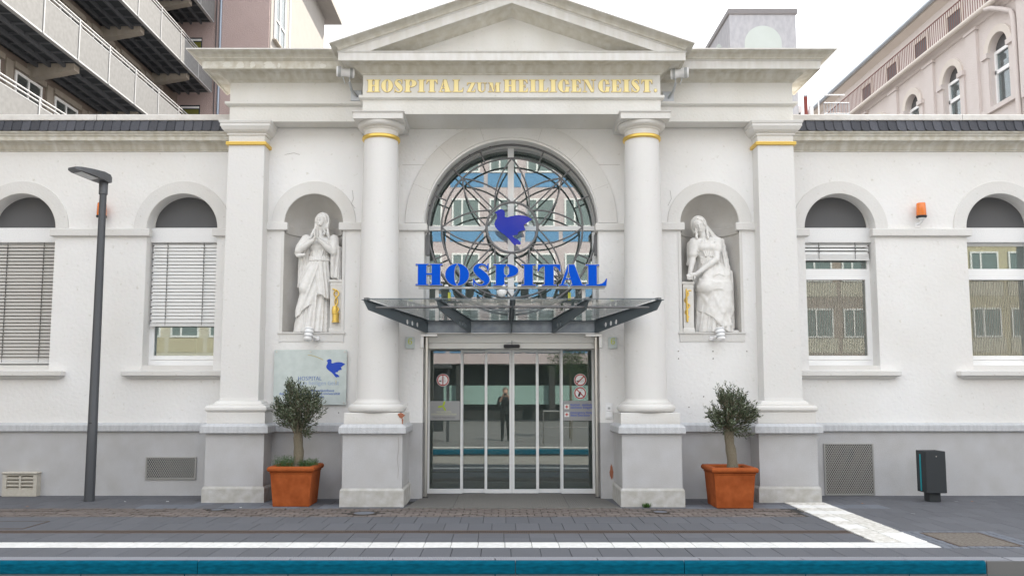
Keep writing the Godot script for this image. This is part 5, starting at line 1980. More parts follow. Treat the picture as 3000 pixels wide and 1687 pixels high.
func rose_grille():
	var t := thing("rose_grille", "round steel rose grille with blue dove disc in front of the arched window", "grille")
	var z := -0.22
	var c := Vector3(0.016, 4.425, z)
	var pt := func(r: float, a: float, dz := 0.0): return c + Vector3(r * cos(a), r * sin(a), dz)
	for rr in [[1.405, 0.019, "outer_ring"], [1.178, 0.016, "ring"], [0.425, 0.022, "disc_ring"]]:
		var pts := []
		for i in 96:
			pts.append(pt.call(rr[0], TAU * i / 96))
		var mb := MB.new()
		mb.tube(pts, rr[1], 8, false, true)
		part(rr[2], mb, M.grille, t)
	for i in 8:
		var a := PI / 4 * i
		for s: int in [-1, 1]:
			var p0: Vector3 = pt.call(1.178, a)
			var p1: Vector3 = pt.call(0.44, a + s * deg_to_rad(41.0))
			var pts := []
			var mid := (p0 + p1) / 2
			var nn := (p1 - p0).cross(Vector3.BACK).normalized()
			if nn.dot(mid - c) < 0:
				nn = -nn
			for k in 13:
				var u := k / 12.0
				pts.append(p0.lerp(p1, u) + nn * 0.085 * 4.0 * u * (1.0 - u) + Vector3(0, 0, 0.006 * s))
			var mb := MB.new()
			mb.tube(pts, 0.0145, 6)
			part("petal_bar", mb, M.grille, t)
		if i % 2 == 1:
			var mb := MB.new()
			mb.tube([pt.call(0.43, a), pt.call(1.40, a)], 0.014, 6)
			part("spoke", mb, M.grille, t)
		var mb2 := MB.new()
		mb2.tube([pt.call(1.17, a + PI / 8), pt.call(1.40, a + PI / 8)], 0.014, 6)
		part("tie_bar", mb2, M.grille, t)
		if i in [0, 1, 2, 3, 4]:
			mb2 = MB.new()
			mb2.tube([pt.call(1.40, a + PI / 12), pt.call(1.455, a + PI / 12)], 0.014, 6)
			mb2.tube([pt.call(1.40, a - PI / 12), pt.call(1.455, a - PI / 12)], 0.014, 6)
			part("wall_tie", mb2, M.grille, t)
	for s: int in [-1, 1]:
		var mb := MB.new()
		mb.cbox(c.x + s * 1.40 - 0.03, c.x + s * 1.40 + 0.03, 3.95, 4.30, z - 0.05, z + 0.03, 0.005)
		part("bracket", mb, M.grille, t)
	var mb3 := MB.new()
	var disc := PackedVector2Array()
	for i in 48:
		disc.append(Vector2(c.x + 0.41 * cos(TAU * i / 48), c.y + 0.41 * sin(TAU * i / 48)))
	mb3.prism(disc, z - 0.006, z + 0.004, false)
	part("glass_disc", mb3, M.disc_glass, t)
	mb3 = MB.new()
	mb3.prism(dove(0.63, c.x + 0.02, c.y), z + 0.010, z + 0.016)
	part("dove", mb3, M.deep_blue, t)

func blue_sign():
	var t := thing("blue_hospital_sign", "large blue slab letters reading HOSPITAL above the glass canopy", "sign")
	# left edge and width of each letter, measured in 1/285 of the cap height
	var u := 0.001232
	var x0 := -1.505
	var y := 3.342
	var h := 0.345
	var z := 0.60
	var at := [["H", 65, 415], ["O", 440, 750], ["S", 785, 1020], ["P", 1050, 1375], ["I", 1405, 1595], ["T", 1610, 1910], ["A", 1880, 2215], ["L", 2220, 2500]]
	for a in at:
		var gw: float = glyph(a[0])[1]
		var sx: float = (a[2] - a[1]) * u / (gw * h)
		var ly: float = y - 0.012 * (a[1] - 65) / 2435.0
		var o := part("letter", letter_mesh(a[0], h, sx, -0.11, 0.0), M.sign_return, t, Vector3(x0 + (a[1] - 65) * u, ly, z))
		part("blue_face", letter_mesh(a[0], h, sx, 0.001, 0.006, true, -0.006), M.sign_blue, o)
	var mb := MB.new()
	mb.cbox(-1.46, 1.46, 3.300, 3.330, z - 0.10, z - 0.05, 0.004)
	part("carrier_rail", mb, M.sign_return, t)
	for s in [-1.17, 1.13]:
		mb = MB.new()
		mb.cbox(s - 0.028, s + 0.028, 2.80, 3.30, z - 0.13, z - 0.10, 0.004)
		part("carrier_post", mb, M.sign_return, t)
		mb = MB.new()
		mb.bar(Vector3(s, 3.30, z - 0.09), Vector3(s, 3.32, -0.2), 0.03, 0.03)
		part("carrier_arm", mb, M.sign_return, t)
	for s in [[-0.12, 0.0], [0.12, 0.0], [-1.02, 0.0], [0.44, 0.0]]:
		mb = MB.new()
		mb.lathe(0, 0, [Vector2(0.0, -0.02), Vector2(0.03, -0.014), Vector2(0.034, 0.0), Vector2(0.03, 0.014), Vector2(0.0, 0.02)], 12, true)
		part("cable_box", mb, M.header, t, Vector3(s[0], 3.34, z - 0.02))
	mb = MB.new()
	mb.lathe(0, 0, [Vector2(0.0, -0.10), Vector2(0.05, -0.085), Vector2(0.075, -0.04), Vector2(0.08, 0.0), Vector2(0.03, 0.02)], 20, true)
	part("lamp_globe", mb, M.lamp_white, t, Vector3(-0.155, 3.27, z - 0.06))

func canopy():
	var t := thing("glass_canopy", "glass entrance canopy on five tapered grey steel arms", "canopy")
	var yb := 2.648
	# wall beam
	var mb := MB.new()
	mb.box(-1.395, 1.395, yb, 2.835, -0.05, 0.0)
	part("wall_beam", mb, M.steel_plate, t)
	mb = MB.new()
	mb.cbox(-1.40, 1.40, 2.835, 2.852, -0.05, 0.09, 0.003)
	part("beam_flange", mb, M.steel_blue, t)
	# arms: two outer ones splay, two inner ones, one middle
	var zf := 1.70
	for a in [[-1.36, -2.10, 3], [-0.665, -1.07, 3], [0.0, 0.0, 0], [0.665, 1.07, 2], [1.36, 2.10, 3]]:
		var arm := holder("arm", t)
		var p0 := Vector3(a[0], 0, 0.0)
		var p1 := Vector3(a[1], 0, zf)
		var dir := (p1 - p0)
		var L := dir.length()
		dir = dir.normalized()
		# plate outline along the arm: distance, height
		var out := PackedVector2Array([Vector2(0.0, yb), Vector2(0.10, yb), Vector2(L - 0.10, 2.86), Vector2(L + 0.03, 2.99), Vector2(0.0, 2.845)])
		var holes := []
		if a[2] > 0:
			for k in a[2]:
				var hx: float = L * (0.14 + 0.085 * k) + 0.08
				var hy: float = yb + (2.86 - yb) * (hx / L) * 0.55 + 0.085
				holes.append([hx, hy, 0.042])
		var side := dir.cross(Vector3.UP)
		var q := MB.new()
		q.xf = Transform3D(Basis(dir, Vector3.UP, side), p0)
		# plate cut at each hole centre so that the holes are real
		var cuts := [-0.1]
		for hh in holes:
			cuts.append(hh[0])
		cuts.append(L + 0.5)
		for i in cuts.size() - 1:
			var strips := Geometry2D.intersect_polygons(out, rect(cuts[i], 2.0, cuts[i + 1], 3.5))
			for s in strips:
				var got := [s]
				for hh in holes:
					var nx := []
					for g in got:
						nx.append_array(Geometry2D.clip_polygons(g, oval(hh[0], hh[1], hh[2], hh[2], 20)))
					got = nx
				for g in got:
					if not Geometry2D.is_polygon_clockwise(g):
						q.prism(g, -0.009, 0.009)
		part("plate", q, M.steel_blue, arm)
		q = MB.new()
		q.xf = Transform3D(Basis(dir, Vector3.UP, side), p0)
		var fl := PackedVector2Array([Vector2(0.0, 2.846), Vector2(L + 0.03, 2.991), Vector2(L + 0.03, 2.999), Vector2(0.0, 2.854)])
		q.prism(fl, -0.04, 0.04)
		part("top_flange", q, M.steel_blue, arm)
		q = MB.new()
		q.xf = Transform3D(Basis(dir, Vector3.UP, side), p0)
		q.cbox(L - 0.10, L - 0.02, 3.0, 3.03, -0.03, 0.03, 0.004)
		part("glass_clamp", q, M.grille, arm)
	# cross tube
	mb = MB.new()
	mb.tube([Vector3(-1.97, 2.905, 1.52), Vector3(-1.04, 2.905, 1.56), Vector3(0, 2.905, 1.60), Vector3(1.04, 2.905, 1.56), Vector3(1.97, 2.905, 1.52)], 0.017, 10)
	part("cross_tube", mb, M.grille, t)
	# panes resting on the arms
	var xs := [[-1.40, -2.06], [-0.665, -1.07], [0.0, 0.0], [0.665, 1.07], [1.40, 2.06]]
	for i in 4:
		mb = MB.new()
		var a = xs[i]
		var b = xs[i + 1]
		var g := 0.006
		var A := Vector3(a[0] + g, 2.862, 0.01)
		var B := Vector3(b[0] - g, 2.862, 0.01)
		var C := Vector3(b[1] - g, 3.004, zf)
		var D := Vector3(a[1] + g, 3.004, zf)
		var up := Vector3(0, 0.012, 0)
		mb.quad(D + up, C + up, B + up, A + up)
		mb.quad(A, B, C, D)
		mb.quad(D, C, C + up, D + up)
		part("pane", mb, M.canopy_glass, t)
		mb = MB.new()
		mb.bar(D + Vector3(0, 0.006, 0.004), C + Vector3(0, 0.006, 0.004), 0.004, 0.013)
		part("pane_edge", mb, M.steel_blue, t)
	for s in [-0.99, 0.92]:
		mb = MB.new()
		mb.cbox(s - 0.022, s + 0.022, 3.14, 3.27, 0.30, 0.33, 0.006)
		part("yellow_tag", mb, plain(0.70, 0.72, 0.10, 0.5), t)

func sliding_door():
	var d := thing("sliding_entrance", "automatic glass entrance doors with aluminium frames below the canopy", "entrance")
	var z := -0.65
	var mb := MB.new()
	# header panel, rail and lintel track
	mb = MB.new()
	mb.cbox(-1.42, 1.42, 2.495, 2.645, -0.66, -0.14, 0.004)
	part("header_panel", mb, M.header, d)
	mb = MB.new()
	mb.cbox(-1.42, 1.42, 2.40, 2.493, -0.68, -0.16, 0.004)
	part("header_cover", mb, M.header, d)
	mb = MB.new()
	mb.tube([Vector3(-1.46, 2.635, 0.02), Vector3(1.46, 2.635, 0.02)], 0.014, 8)
	mb.cbox(-1.47, -1.20, 2.585, 2.625, -0.20, 0.04, 0.004)
	mb.cbox(1.20, 1.47, 2.585, 2.625, -0.20, 0.04, 0.004)
	mb.cbox(-1.47, -1.42, 2.40, 2.585, -0.05, 0.03, 0.004)
	mb.cbox(1.42, 1.47, 2.40, 2.585, -0.05, 0.03, 0.004)
	part("gate_track", mb, M.stainless, d)
	for s: int in [-1, 1]:
		mb = MB.new()
		mb.tube([Vector3(1.385 * s, 0.0, -0.10), Vector3(1.385 * s, 2.585, -0.10)], 0.031, 16)
		part("gate_post", mb, M.stainless, d)
		mb = MB.new()
		mb.lathe(1.385 * s, -0.10, [Vector2(0.05, 0.0), Vector2(0.05, 0.012), Vector2(0.032, 0.02)], 16)
		part("post_foot", mb, M.black, d)
		mb = MB.new()
		mb.cbox(minf(1.40 * s, 1.43 * s), maxf(1.40 * s, 1.43 * s), 0.0, 2.40, z - 0.05, z + 0.2, 0.004)
		part("side_frame", mb, M.stainless, d)
	mb = MB.new()
	mb.cbox(-0.125, 0.14, 2.408, 2.463, -0.16, -0.09, 0.012)
	part("motion_sensor", mb, M.black, d)
	mb = MB.new()
	mb.tube([Vector3(0.01, 2.46, -0.125), Vector3(0.012, 2.53, -0.13)], 0.004, 6)
	part("sensor_cable", mb, M.black, d)
	# leaves: fixed side lights, then sliding leaves
	var leaf := func(x0: float, x1: float, zz: float, stile: float, top: float, foot: float):
		var y1 := 2.40
		var fr := holder("leaf", d)
		for e in [[x0, x0 + stile, 0.0, y1], [x1 - stile, x1, 0.0, y1], [x0 + stile, x1 - stile, 0.0, foot], [x0 + stile, x1 - stile, y1 - top, y1]]:
			if e[1] - e[0] < 0.004 or e[3] - e[2] < 0.004: continue
			var q := MB.new()
			q.cbox(e[0], e[1], e[2] + 0.006, e[3], zz - 0.022, zz + 0.022, 0.004)
			part("rail", q, M.alu, fr)
		var g := MB.new()
		g.box(x0 + stile - 0.002, x1 - stile + 0.002, foot + 0.004, y1 - top + 0.002, zz - 0.008, zz + 0.008)
		part("pane", g, M.door_glass, fr)
	leaf.call(-1.40, -0.815, z + 0.02, 0.035, 0.002, 0.085)
	leaf.call(0.840, 1.40, z + 0.02, 0.035, 0.002, 0.085)
	leaf.call(-0.835, -0.415, z - 0.055, 0.030, 0.05, 0.075)
	leaf.call(-0.440, 0.014, z - 0.005, 0.040, 0.05, 0.075)
	leaf.call(0.018, 0.462, z - 0.005, 0.040, 0.05, 0.075)
	leaf.call(0.442, 0.858, z - 0.055, 0.030, 0.05, 0.075)
	mb = MB.new()
	mb.box(-1.43, 1.43, -0.02, 0.004, -0.75, -0.56)
	part("threshold", mb, M.black, d)
	# stickers on the side lights
	var zz := z + 0.03
	for st in [[-1.150, 1.893, 90.0, 0], [1.172, 1.893, 45.0, 0], [1.168, 1.675, -45.0, 1]]:
		no_entry_sticker(Vector3(st[0], st[1], zz), st[2], st[3])
	mb = MB.new()
	mb.box(-1.395, -0.862, 1.219, 1.540, zz, zz + 0.002)
	var pan := part("notice_film", mb, grey_film(), d)
	# three-leaf emblem and its lines
	for k in 3:
		var a := deg_to_rad([70.0, 190.0, 300.0][k])
		var q := MB.new()
		var c := Vector2(-1.145 + 0.045 * cos(a), 1.455 + 0.045 * sin(a))
		var pp := PackedVector2Array()
		for i in 14:
			var t := TAU * i / 14
			pp.append(c + Vector2(0.045 * cos(t), 0.016 * sin(t)).rotated(a))
		q.prism(pp, zz + 0.003, zz + 0.005)
		part("leaf_emblem", q, plain(0.42, 0.55, 0.03, 0.5), pan)
	text_part(pan, "FRANKFURTER", 0.028, Vector3(-1.13, 1.335, zz + 0.004), plain(0.62, 0.62, 0.42, 0.6), false, false, 0.002, HORIZONTAL_ALIGNMENT_CENTER)
	text_part(pan, "GESUNDHEITSZENTRUM", 0.028, Vector3(-1.13, 1.295, zz + 0.004), plain(0.62, 0.62, 0.42, 0.6), false, false, 0.002, HORIZONTAL_ALIGNMENT_CENTER)
	text_part(pan, "Praxis für Physiotherapie", 0.024, Vector3(-1.13, 1.245, zz + 0.004), plain(0.08, 0.08, 0.08, 0.6), false, false, 0.002, HORIZONTAL_ALIGNMENT_CENTER)
	mb = MB.new()
	mb.box(0.880, 1.395, 1.215, 1.545, zz, zz + 0.002)
	pan = part("notice_film", mb, grey_film(), d)
	for k in 2:
		var y: float = [1.445, 1.315][k]
		mb = MB.new()
		mb.box(0.90, 0.98, y - 0.04, y + 0.04, zz + 0.003, zz + 0.005)
		part("white_field", mb, plain(0.8, 0.8, 0.8, 0.5), pan)
		mb = MB.new()
		mb.box(0.915, 0.965, y - 0.008, y + 0.008, zz + 0.0055, zz + 0.007)
		mb.box(0.932, 0.948, y - 0.025, y - 0.0082, zz + 0.0055, zz + 0.007)
		mb.box(0.932, 0.948, y + 0.0082, y + 0.025, zz + 0.0055, zz + 0.007)
		part("red_cross", mb, plain(0.55, 0.05, 0.03, 0.5), pan)
		mb = MB.new()
		mb.box(1.345, 1.393, y - 0.004, y + 0.004, zz + 0.003, zz + 0.005)
		part("arrow_line", mb, M.text_blue, pan)
	var tb := plain(0.07, 0.12, 0.50, 0.5)
	var ty := [1.448, 1.403, 1.318, 1.273]
	var tx := ["Notfall - Ambulanz", "nächster Eingang", "Emergency Room", "Next Entrance"]
	for k in 4:
		text_part(pan, tx[k], 0.034, Vector3(1.0, ty[k], zz + 0.004), tb, false, true)

func grey_film() -> StandardMaterial3D:
	return plain(0.34, 0.345, 0.35, 0.5)

func no_entry_sticker(at: Vector3, angle: float, kind: int):
	var t := thing("prohibition_sticker", ["round no smoking sticker with slanted bar on the right door light", "round no mobile phones sticker below the no smoking sticker"][kind] if angle != 90.0 else "round no smoking sticker with upright bar on the left door light", "sticker", at)
	var disc := func(r0: float, r1: float, z0: float, z1: float, mat: Material, nm: String):
		var q := MB.new()
		var k := 40
		for i in k:
			var a := TAU * i / k
			var b := TAU * (i + 1) / k
			q.quad(Vector3(r0 * cos(a), r0 * sin(a), z1), Vector3(r1 * cos(a), r1 * sin(a), z1), Vector3(r1 * cos(b), r1 * sin(b), z1), Vector3(r0 * cos(b), r0 * sin(b), z1))
			q.quad(Vector3(r1 * cos(a), r1 * sin(a), z0), Vector3(r1 * cos(b), r1 * sin(b), z0), Vector3(r1 * cos(b), r1 * sin(b), z1), Vector3(r1 * cos(a), r1 * sin(a), z1))
		part(nm, q, mat, t)
	disc.call(0.0, 0.106, -0.002, 0.001, plain(0.88, 0.88, 0.88, 0.4), "white_disc")
	var red := plain(0.42, 0.02, 0.02, 0.4)
	disc.call(0.080, 0.099, 0.001, 0.003, red, "red_ring")
	var mb := MB.new()
	if kind == 0:
		mb.box(-0.062, -0.03, -0.03, -0.008, 0.001, 0.0025)
	else:
		mb.xf = Transform3D(Basis(Vector3.BACK, deg_to_rad(70)), Vector3(-0.008, -0.008, 0))
		mb.box(-0.055, 0.03, -0.016, 0.016, 0.001, 0.0025)
	part("pictogram", mb, M.black, t)
	mb = MB.new()
	if kind == 0:
		mb.box(-0.028, 0.055, -0.029, -0.026, 0.001, 0.0025)
		mb.box(-0.028, 0.055, -0.011, -0.008, 0.001, 0.0025)
		mb.box(0.052, 0.055, -0.026, -0.011, 0.001, 0.0025)
		var sm := []
		for i in 9:
			sm.append(Vector3(-0.03 + 0.06 * sin(i * 0.33), 0.005 + i * 0.006, 0.002))
		mb.tube(sm, 0.0014, 4)
	else:
		for r in [0.02, 0.032]:
			var sm := []
			for i in 7:
				sm.append(Vector3(0.012 + r * cos(0.2 + i * 0.25), 0.035 + r * sin(0.2 + i * 0.25), 0.002))
			mb.tube(sm, 0.0014, 4)
	part("outline", mb, M.black, t)
	mb = MB.new()
	mb.xf = Transform3D(Basis(Vector3.BACK, deg_to_rad(angle)), Vector3(0, 0, 0.001))
	mb.box(-0.081, 0.081, -0.008, 0.008, 0.0025, 0.0035)
	part("bar", mb, red, t)

# ------------------------------------------------------------------ statues
# A field of tapered capsules, balls and draped cones joined with a smooth minimum, meshed as surface nets.
class Sculpt:
	var caps := []   # [a, b, ra, rb, k, squash z]
	var robes := []  # [y0, y1, c0, c1, r0, r1, folds, amp, k, phase, twist, hem slope]
	var cuts := []   # [centre, radius, k]: hollows
	var near_caps := []
	var near_robes := []

	func cap(a: Vector3, b: Vector3, ra: float, rb: float, k := 0.03):
		caps.append([a, b, ra, rb, k, (b - a).length_squared()])

	func ball(a: Vector3, r: float, k := 0.02):
		cap(a, a + Vector3(0, 0.0001, 0), r, r, k)

	func robe(y0: float, y1: float, c0: Vector2, c1: Vector2, r0: Vector2, r1: Vector2, folds: float, amp: float, k := 0.04, phase := 0.0, twist := 0.0, hem := 0.0):
		robes.append([y0, y1, c0, c1, r0, r1, folds, amp, k, phase, twist, hem])

	func robe_d(r: Array, p: Vector3) -> float:
		var t: float = clampf((p.y - r[0]) / (r[1] - r[0]), 0.0, 1.0)
		var cx := lerpf(r[2].x, r[3].x, t)
		var cz := lerpf(r[2].y, r[3].y, t)
		var rx := lerpf(r[4].x, r[5].x, t)
		var rz := lerpf(r[4].y, r[5].y, t)
		var dx := p.x - cx
		var dz := p.z - cz
		var ang := atan2(dz, dx)
		var q := sqrt(dx * dx / (rx * rx) + dz * dz / (rz * rz))
		var w: float = ang * r[6] + r[9] + r[10] * t
		var fold: float = sin(w) + 0.55 * sin(w * 2.13 + 1.3 + 2.0 * t) + 0.35 * sin(w * 0.47 - 2.4 * t)
		fold = 1.1 - absf(fold) * 1.1
		var d: float = (q - 1.0) * minf(rx, rz) - r[7] * fold
		var low: float = r[0]
		if r[11] != 0.0:
			low = maxf(0.0, low + r[11] * dx + 0.018 * sin(w * 1.0))
		var over: float = maxf(low - p.y, p.y - r[1])
		return maxf(d, over)

	func dist(p: Vector3, all := false) -> float:
		var d := 1e3
		for r in (robes if all else near_robes):
			var e := robe_d(r, p)
			var k: float = r[8]
			var h := clampf(0.5 + 0.5 * (d - e) / k, 0.0, 1.0)
			d = lerpf(d, e, h) - k * h * (1.0 - h)
		for c in (caps if all else near_caps):
			var a: Vector3 = c[0]
			var ba: Vector3 = c[1] - a
			var pa := p - a
			var h := clampf(pa.dot(ba) / c[5], 0.0, 1.0)
			var e: float = (pa - ba * h).length() - lerpf(c[2], c[3], h)
			var k: float = c[4]
			var s := clampf(0.5 + 0.5 * (d - e) / k, 0.0, 1.0)
			d = lerpf(d, e, s) - k * s * (1.0 - s)
		for c in cuts:
			var e: float = c[1] - (p - c[0]).length()
			if e > d - c[2]:
				var k: float = c[2]
				var s := clampf(0.5 - 0.5 * (d - e) / k, 0.0, 1.0)
				d = lerpf(d, e, s) + k * s * (1.0 - s)
		return d

	func mesh(lo: Vector3, hi: Vector3, cell: float, into: ArrayMesh = null) -> ArrayMesh:
		var B := 8
		var nb := Vector3i(((hi - lo) / (cell * B)).ceil())
		var vid := {}
		var vs := PackedVector3Array()
		var ns := PackedVector3Array()
		var quads := []
		var N := B + 1
		var dims := nb * B
		var stride_y := dims.x + 2
		var stride_z := stride_y * (dims.y + 2)
		var edges := []
		for bz in nb.z:
			for by in nb.y:
				for bx in nb.x:
					var o := lo + Vector3(bx, by, bz) * cell * B
					var mid := o + Vector3.ONE * cell * B * 0.5
					var rad := cell * B * 0.9
					near_robes = robes
					near_caps = caps
					if absf(dist(mid)) > rad + 0.06:
						continue
					near_robes = []
					for r in robes:
						if absf(robe_d(r, mid)) < rad + 0.14 or robe_d(r, mid) < 0:
							near_robes.append(r)
					near_caps = []
					for c in caps:
						var ba: Vector3 = c[1] - c[0]
						var h := clampf((mid - c[0]).dot(ba) / c[5], 0.0, 1.0)
						if (mid - c[0] - ba * h).length() - lerpf(c[2], c[3], h) < rad + 0.10:
							near_caps.append(c)
					if near_robes.is_empty() and near_caps.is_empty():
						continue
					var f := PackedFloat32Array()
					f.resize(N * N * N)
					var i := 0
					for z in N:
						for y in N:
							for x in N:
								f[i] = dist(o + Vector3(x, y, z) * cell)
								i += 1
					for z in B:
						for y in B:
							for x in B:
								var b0 := x + N * (y + N * z)
								var c := [f[b0], f[b0 + 1], f[b0 + N], f[b0 + N + 1], f[b0 + N * N], f[b0 + N * N + 1], f[b0 + N * N + N], f[b0 + N * N + N + 1]]
								var m := 0
								for q in 8:
									if c[q] < 0: m |= 1 << q
								if m == 0 or m == 255:
									continue
								var sum := Vector3.ZERO
								var k := 0
								for e in EDGES:
									var a: int = e[0]
									var b: int = e[1]
									if (c[a] < 0) != (c[b] < 0):
										var t: float = c[a] / (c[a] - c[b])
										sum += CORN[a].lerp(CORN[b], t)
										k += 1
								var g := Vector3(c[1] + c[3] + c[5] + c[7] - c[0] - c[2] - c[4] - c[6], c[2] + c[3] + c[6] + c[7] - c[0] - c[1] - c[4] - c[5], c[4] + c[5] + c[6] + c[7] - c[0] - c[1] - c[2] - c[3])
								var gx := bx * B + x
								var gy := by * B + y
								var gz := bz * B + z
								var id := gx + 1 + stride_y * (gy + 1) + stride_z * (gz + 1)
								vid[id] = vs.size()
								vs.append(o + (Vector3(x, y, z) + sum / k) * cell)
								ns.append(g.normalized())
								if (c[0] < 0) != (c[1] < 0): edges.append([id, 0, c[0] < 0])
								if (c[0] < 0) != (c[2] < 0): edges.append([id, 1, c[0] < 0])
								if (c[0] < 0) != (c[4] < 0): edges.append([id, 2, c[0] < 0])
		var idx := PackedInt32Array()
		for e in edges:
			var id: int = e[0]
			var u: int
			var v: int
			if e[1] == 0:
				u = stride_y
				v = stride_z
			elif e[1] == 1:
				u = stride_z
				v = 1
			else:
				u = 1
				v = stride_y
			if not (vid.has(id - u) and vid.has(id - v) and vid.has(id - u - v)):
				continue
			var a: int = vid[id]
			var b: int = vid[id - u]
			var c2: int = vid[id - u - v]
			var d: int = vid[id - v]
			if e[2]:
				idx.append_array([a, c2, b, a, d, c2])
			else:
				idx.append_array([a, b, c2, a, c2, d])
		var arr := []
		arr.resize(Mesh.ARRAY_MAX)
		arr[Mesh.ARRAY_VERTEX] = vs
		arr[Mesh.ARRAY_NORMAL] = ns
		arr[Mesh.ARRAY_INDEX] = idx
		var am := into if into else ArrayMesh.new()
		am.add_surface_from_arrays(Mesh.PRIMITIVE_TRIANGLES, arr)
		return am

	const CORN := [Vector3(0, 0, 0), Vector3(1, 0, 0), Vector3(0, 1, 0), Vector3(1, 1, 0), Vector3(0, 0, 1), Vector3(1, 0, 1), Vector3(0, 1, 1), Vector3(1, 1, 1)]
	const EDGES := [[0, 1], [2, 3], [4, 5], [6, 7], [0, 2], [1, 3], [4, 6], [5, 7], [0, 4], [1, 5], [2, 6], [3, 7]]

# head: centre, direction the face looks, tilt of the crown
func sculpt_head(s: Sculpt, c: Vector3, look: Vector3, crown: Vector3):
	var f := look.normalized()
	var u := (crown - f * crown.dot(f)).normalized()
	var r := u.cross(f)
	var at := func(x: float, y: float, z: float): return c + r * x + u * y + f * z
	# skull and the oval of the face
	s.cap(at.call(0, 0.04, -0.02), at.call(0, 0.045, 0.0), 0.090, 0.086, 0.01)
	s.cap(at.call(0, 0.020, 0.022), at.call(0, -0.045, 0.034), 0.074, 0.058, 0.02)
	s.cap(at.call(0, -0.045, 0.034), at.call(0, -0.083, 0.052), 0.050, 0.030, 0.02)
	for k: int in [-1, 1]:
		# sockets under a straight brow, lids inside
		s.cuts.append([at.call(0.031 * k, 0.006, 0.112), 0.0235, 0.008])
		s.cap(at.call(0.021 * k, 0.003, 0.0845), at.call(0.040 * k, 0.002, 0.078), 0.0085, 0.0075, 0.003)
		s.cap(at.call(0.010 * k, 0.027, 0.096), at.call(0.046 * k, 0.024, 0.080), 0.0065, 0.006, 0.006)
	s.cap(at.call(0, 0.022, 0.095), at.call(0, -0.024, 0.113), 0.0075, 0.0115, 0.006)
	s.cap(at.call(-0.010, -0.027, 0.103), at.call(0.010, -0.027, 0.103), 0.008, 0.008, 0.005)
	s.cap(at.call(-0.016, -0.050, 0.0895), at.call(0.016, -0.050, 0.0895), 0.0060, 0.0060, 0.003)
	s.cap(at.call(-0.012, -0.063, 0.0865), at.call(0.012, -0.063, 0.0865), 0.0070, 0.0070, 0.003)
	s.ball(at.call(0, -0.090, 0.072), 0.017, 0.012)
	# hair swept from the parting to the nape
	for k: int in [-1, 1]:
		for j in 7:
			var t := j / 6.0
			var p0: Vector3 = at.call(0.010 * k, 0.122 - 0.016 * t, 0.062 - 0.055 * t)
			var p1: Vector3 = at.call((0.066 + 0.012 * t) * k, 0.072 - 0.02 * t, 0.060 - 0.05 * t)
			var p2: Vector3 = at.call((0.088 + 0.008 * t) * k, -0.004 - 0.03 * t, 0.026 - 0.05 * t)
			s.cap(p0, p1, 0.013, 0.014, 0.004)
			s.cap(p1, p2, 0.014, 0.016, 0.004)
	# headcloth behind the hair
	s.cap(at.call(0, 0.050, -0.040), at.call(0, -0.07, -0.055), 0.113, 0.098, 0.006)
	var arc := []
	for j in 13:
		var a := PI * j / 12.0
		arc.append(at.call(0.112 * cos(a), 0.030 + 0.122 * sin(a), -0.005 + 0.022 * sin(a)))
	for j in 12:
		s.cap(arc[j], arc[j + 1], 0.015, 0.015, 0.005)
	for k: int in [-1, 1]:
		s.cap(at.call(0.112 * k, 0.030, -0.005), at.call(0.104 * k, -0.10, -0.02), 0.016, 0.022, 0.008)
		for j in 4:
			s.cap(at.call((0.06 + 0.014 * j) * k, 0.10 - 0.025 * j, -0.105 + 0.012 * j), at.call((0.07 + 0.012 * j) * k, -0.12, -0.10 + 0.02 * j), 0.010, 0.014, 0.008)

func finger(s: Sculpt, a: Vector3, b: Vector3, c: Vector3, r: float):
	s.cap(a, b, r, r * 0.92, 0.006)
	s.cap(b, c, r * 0.92, r * 0.75, 0.006)

func build_statues():
	praying_statue()
	leaning_statue()

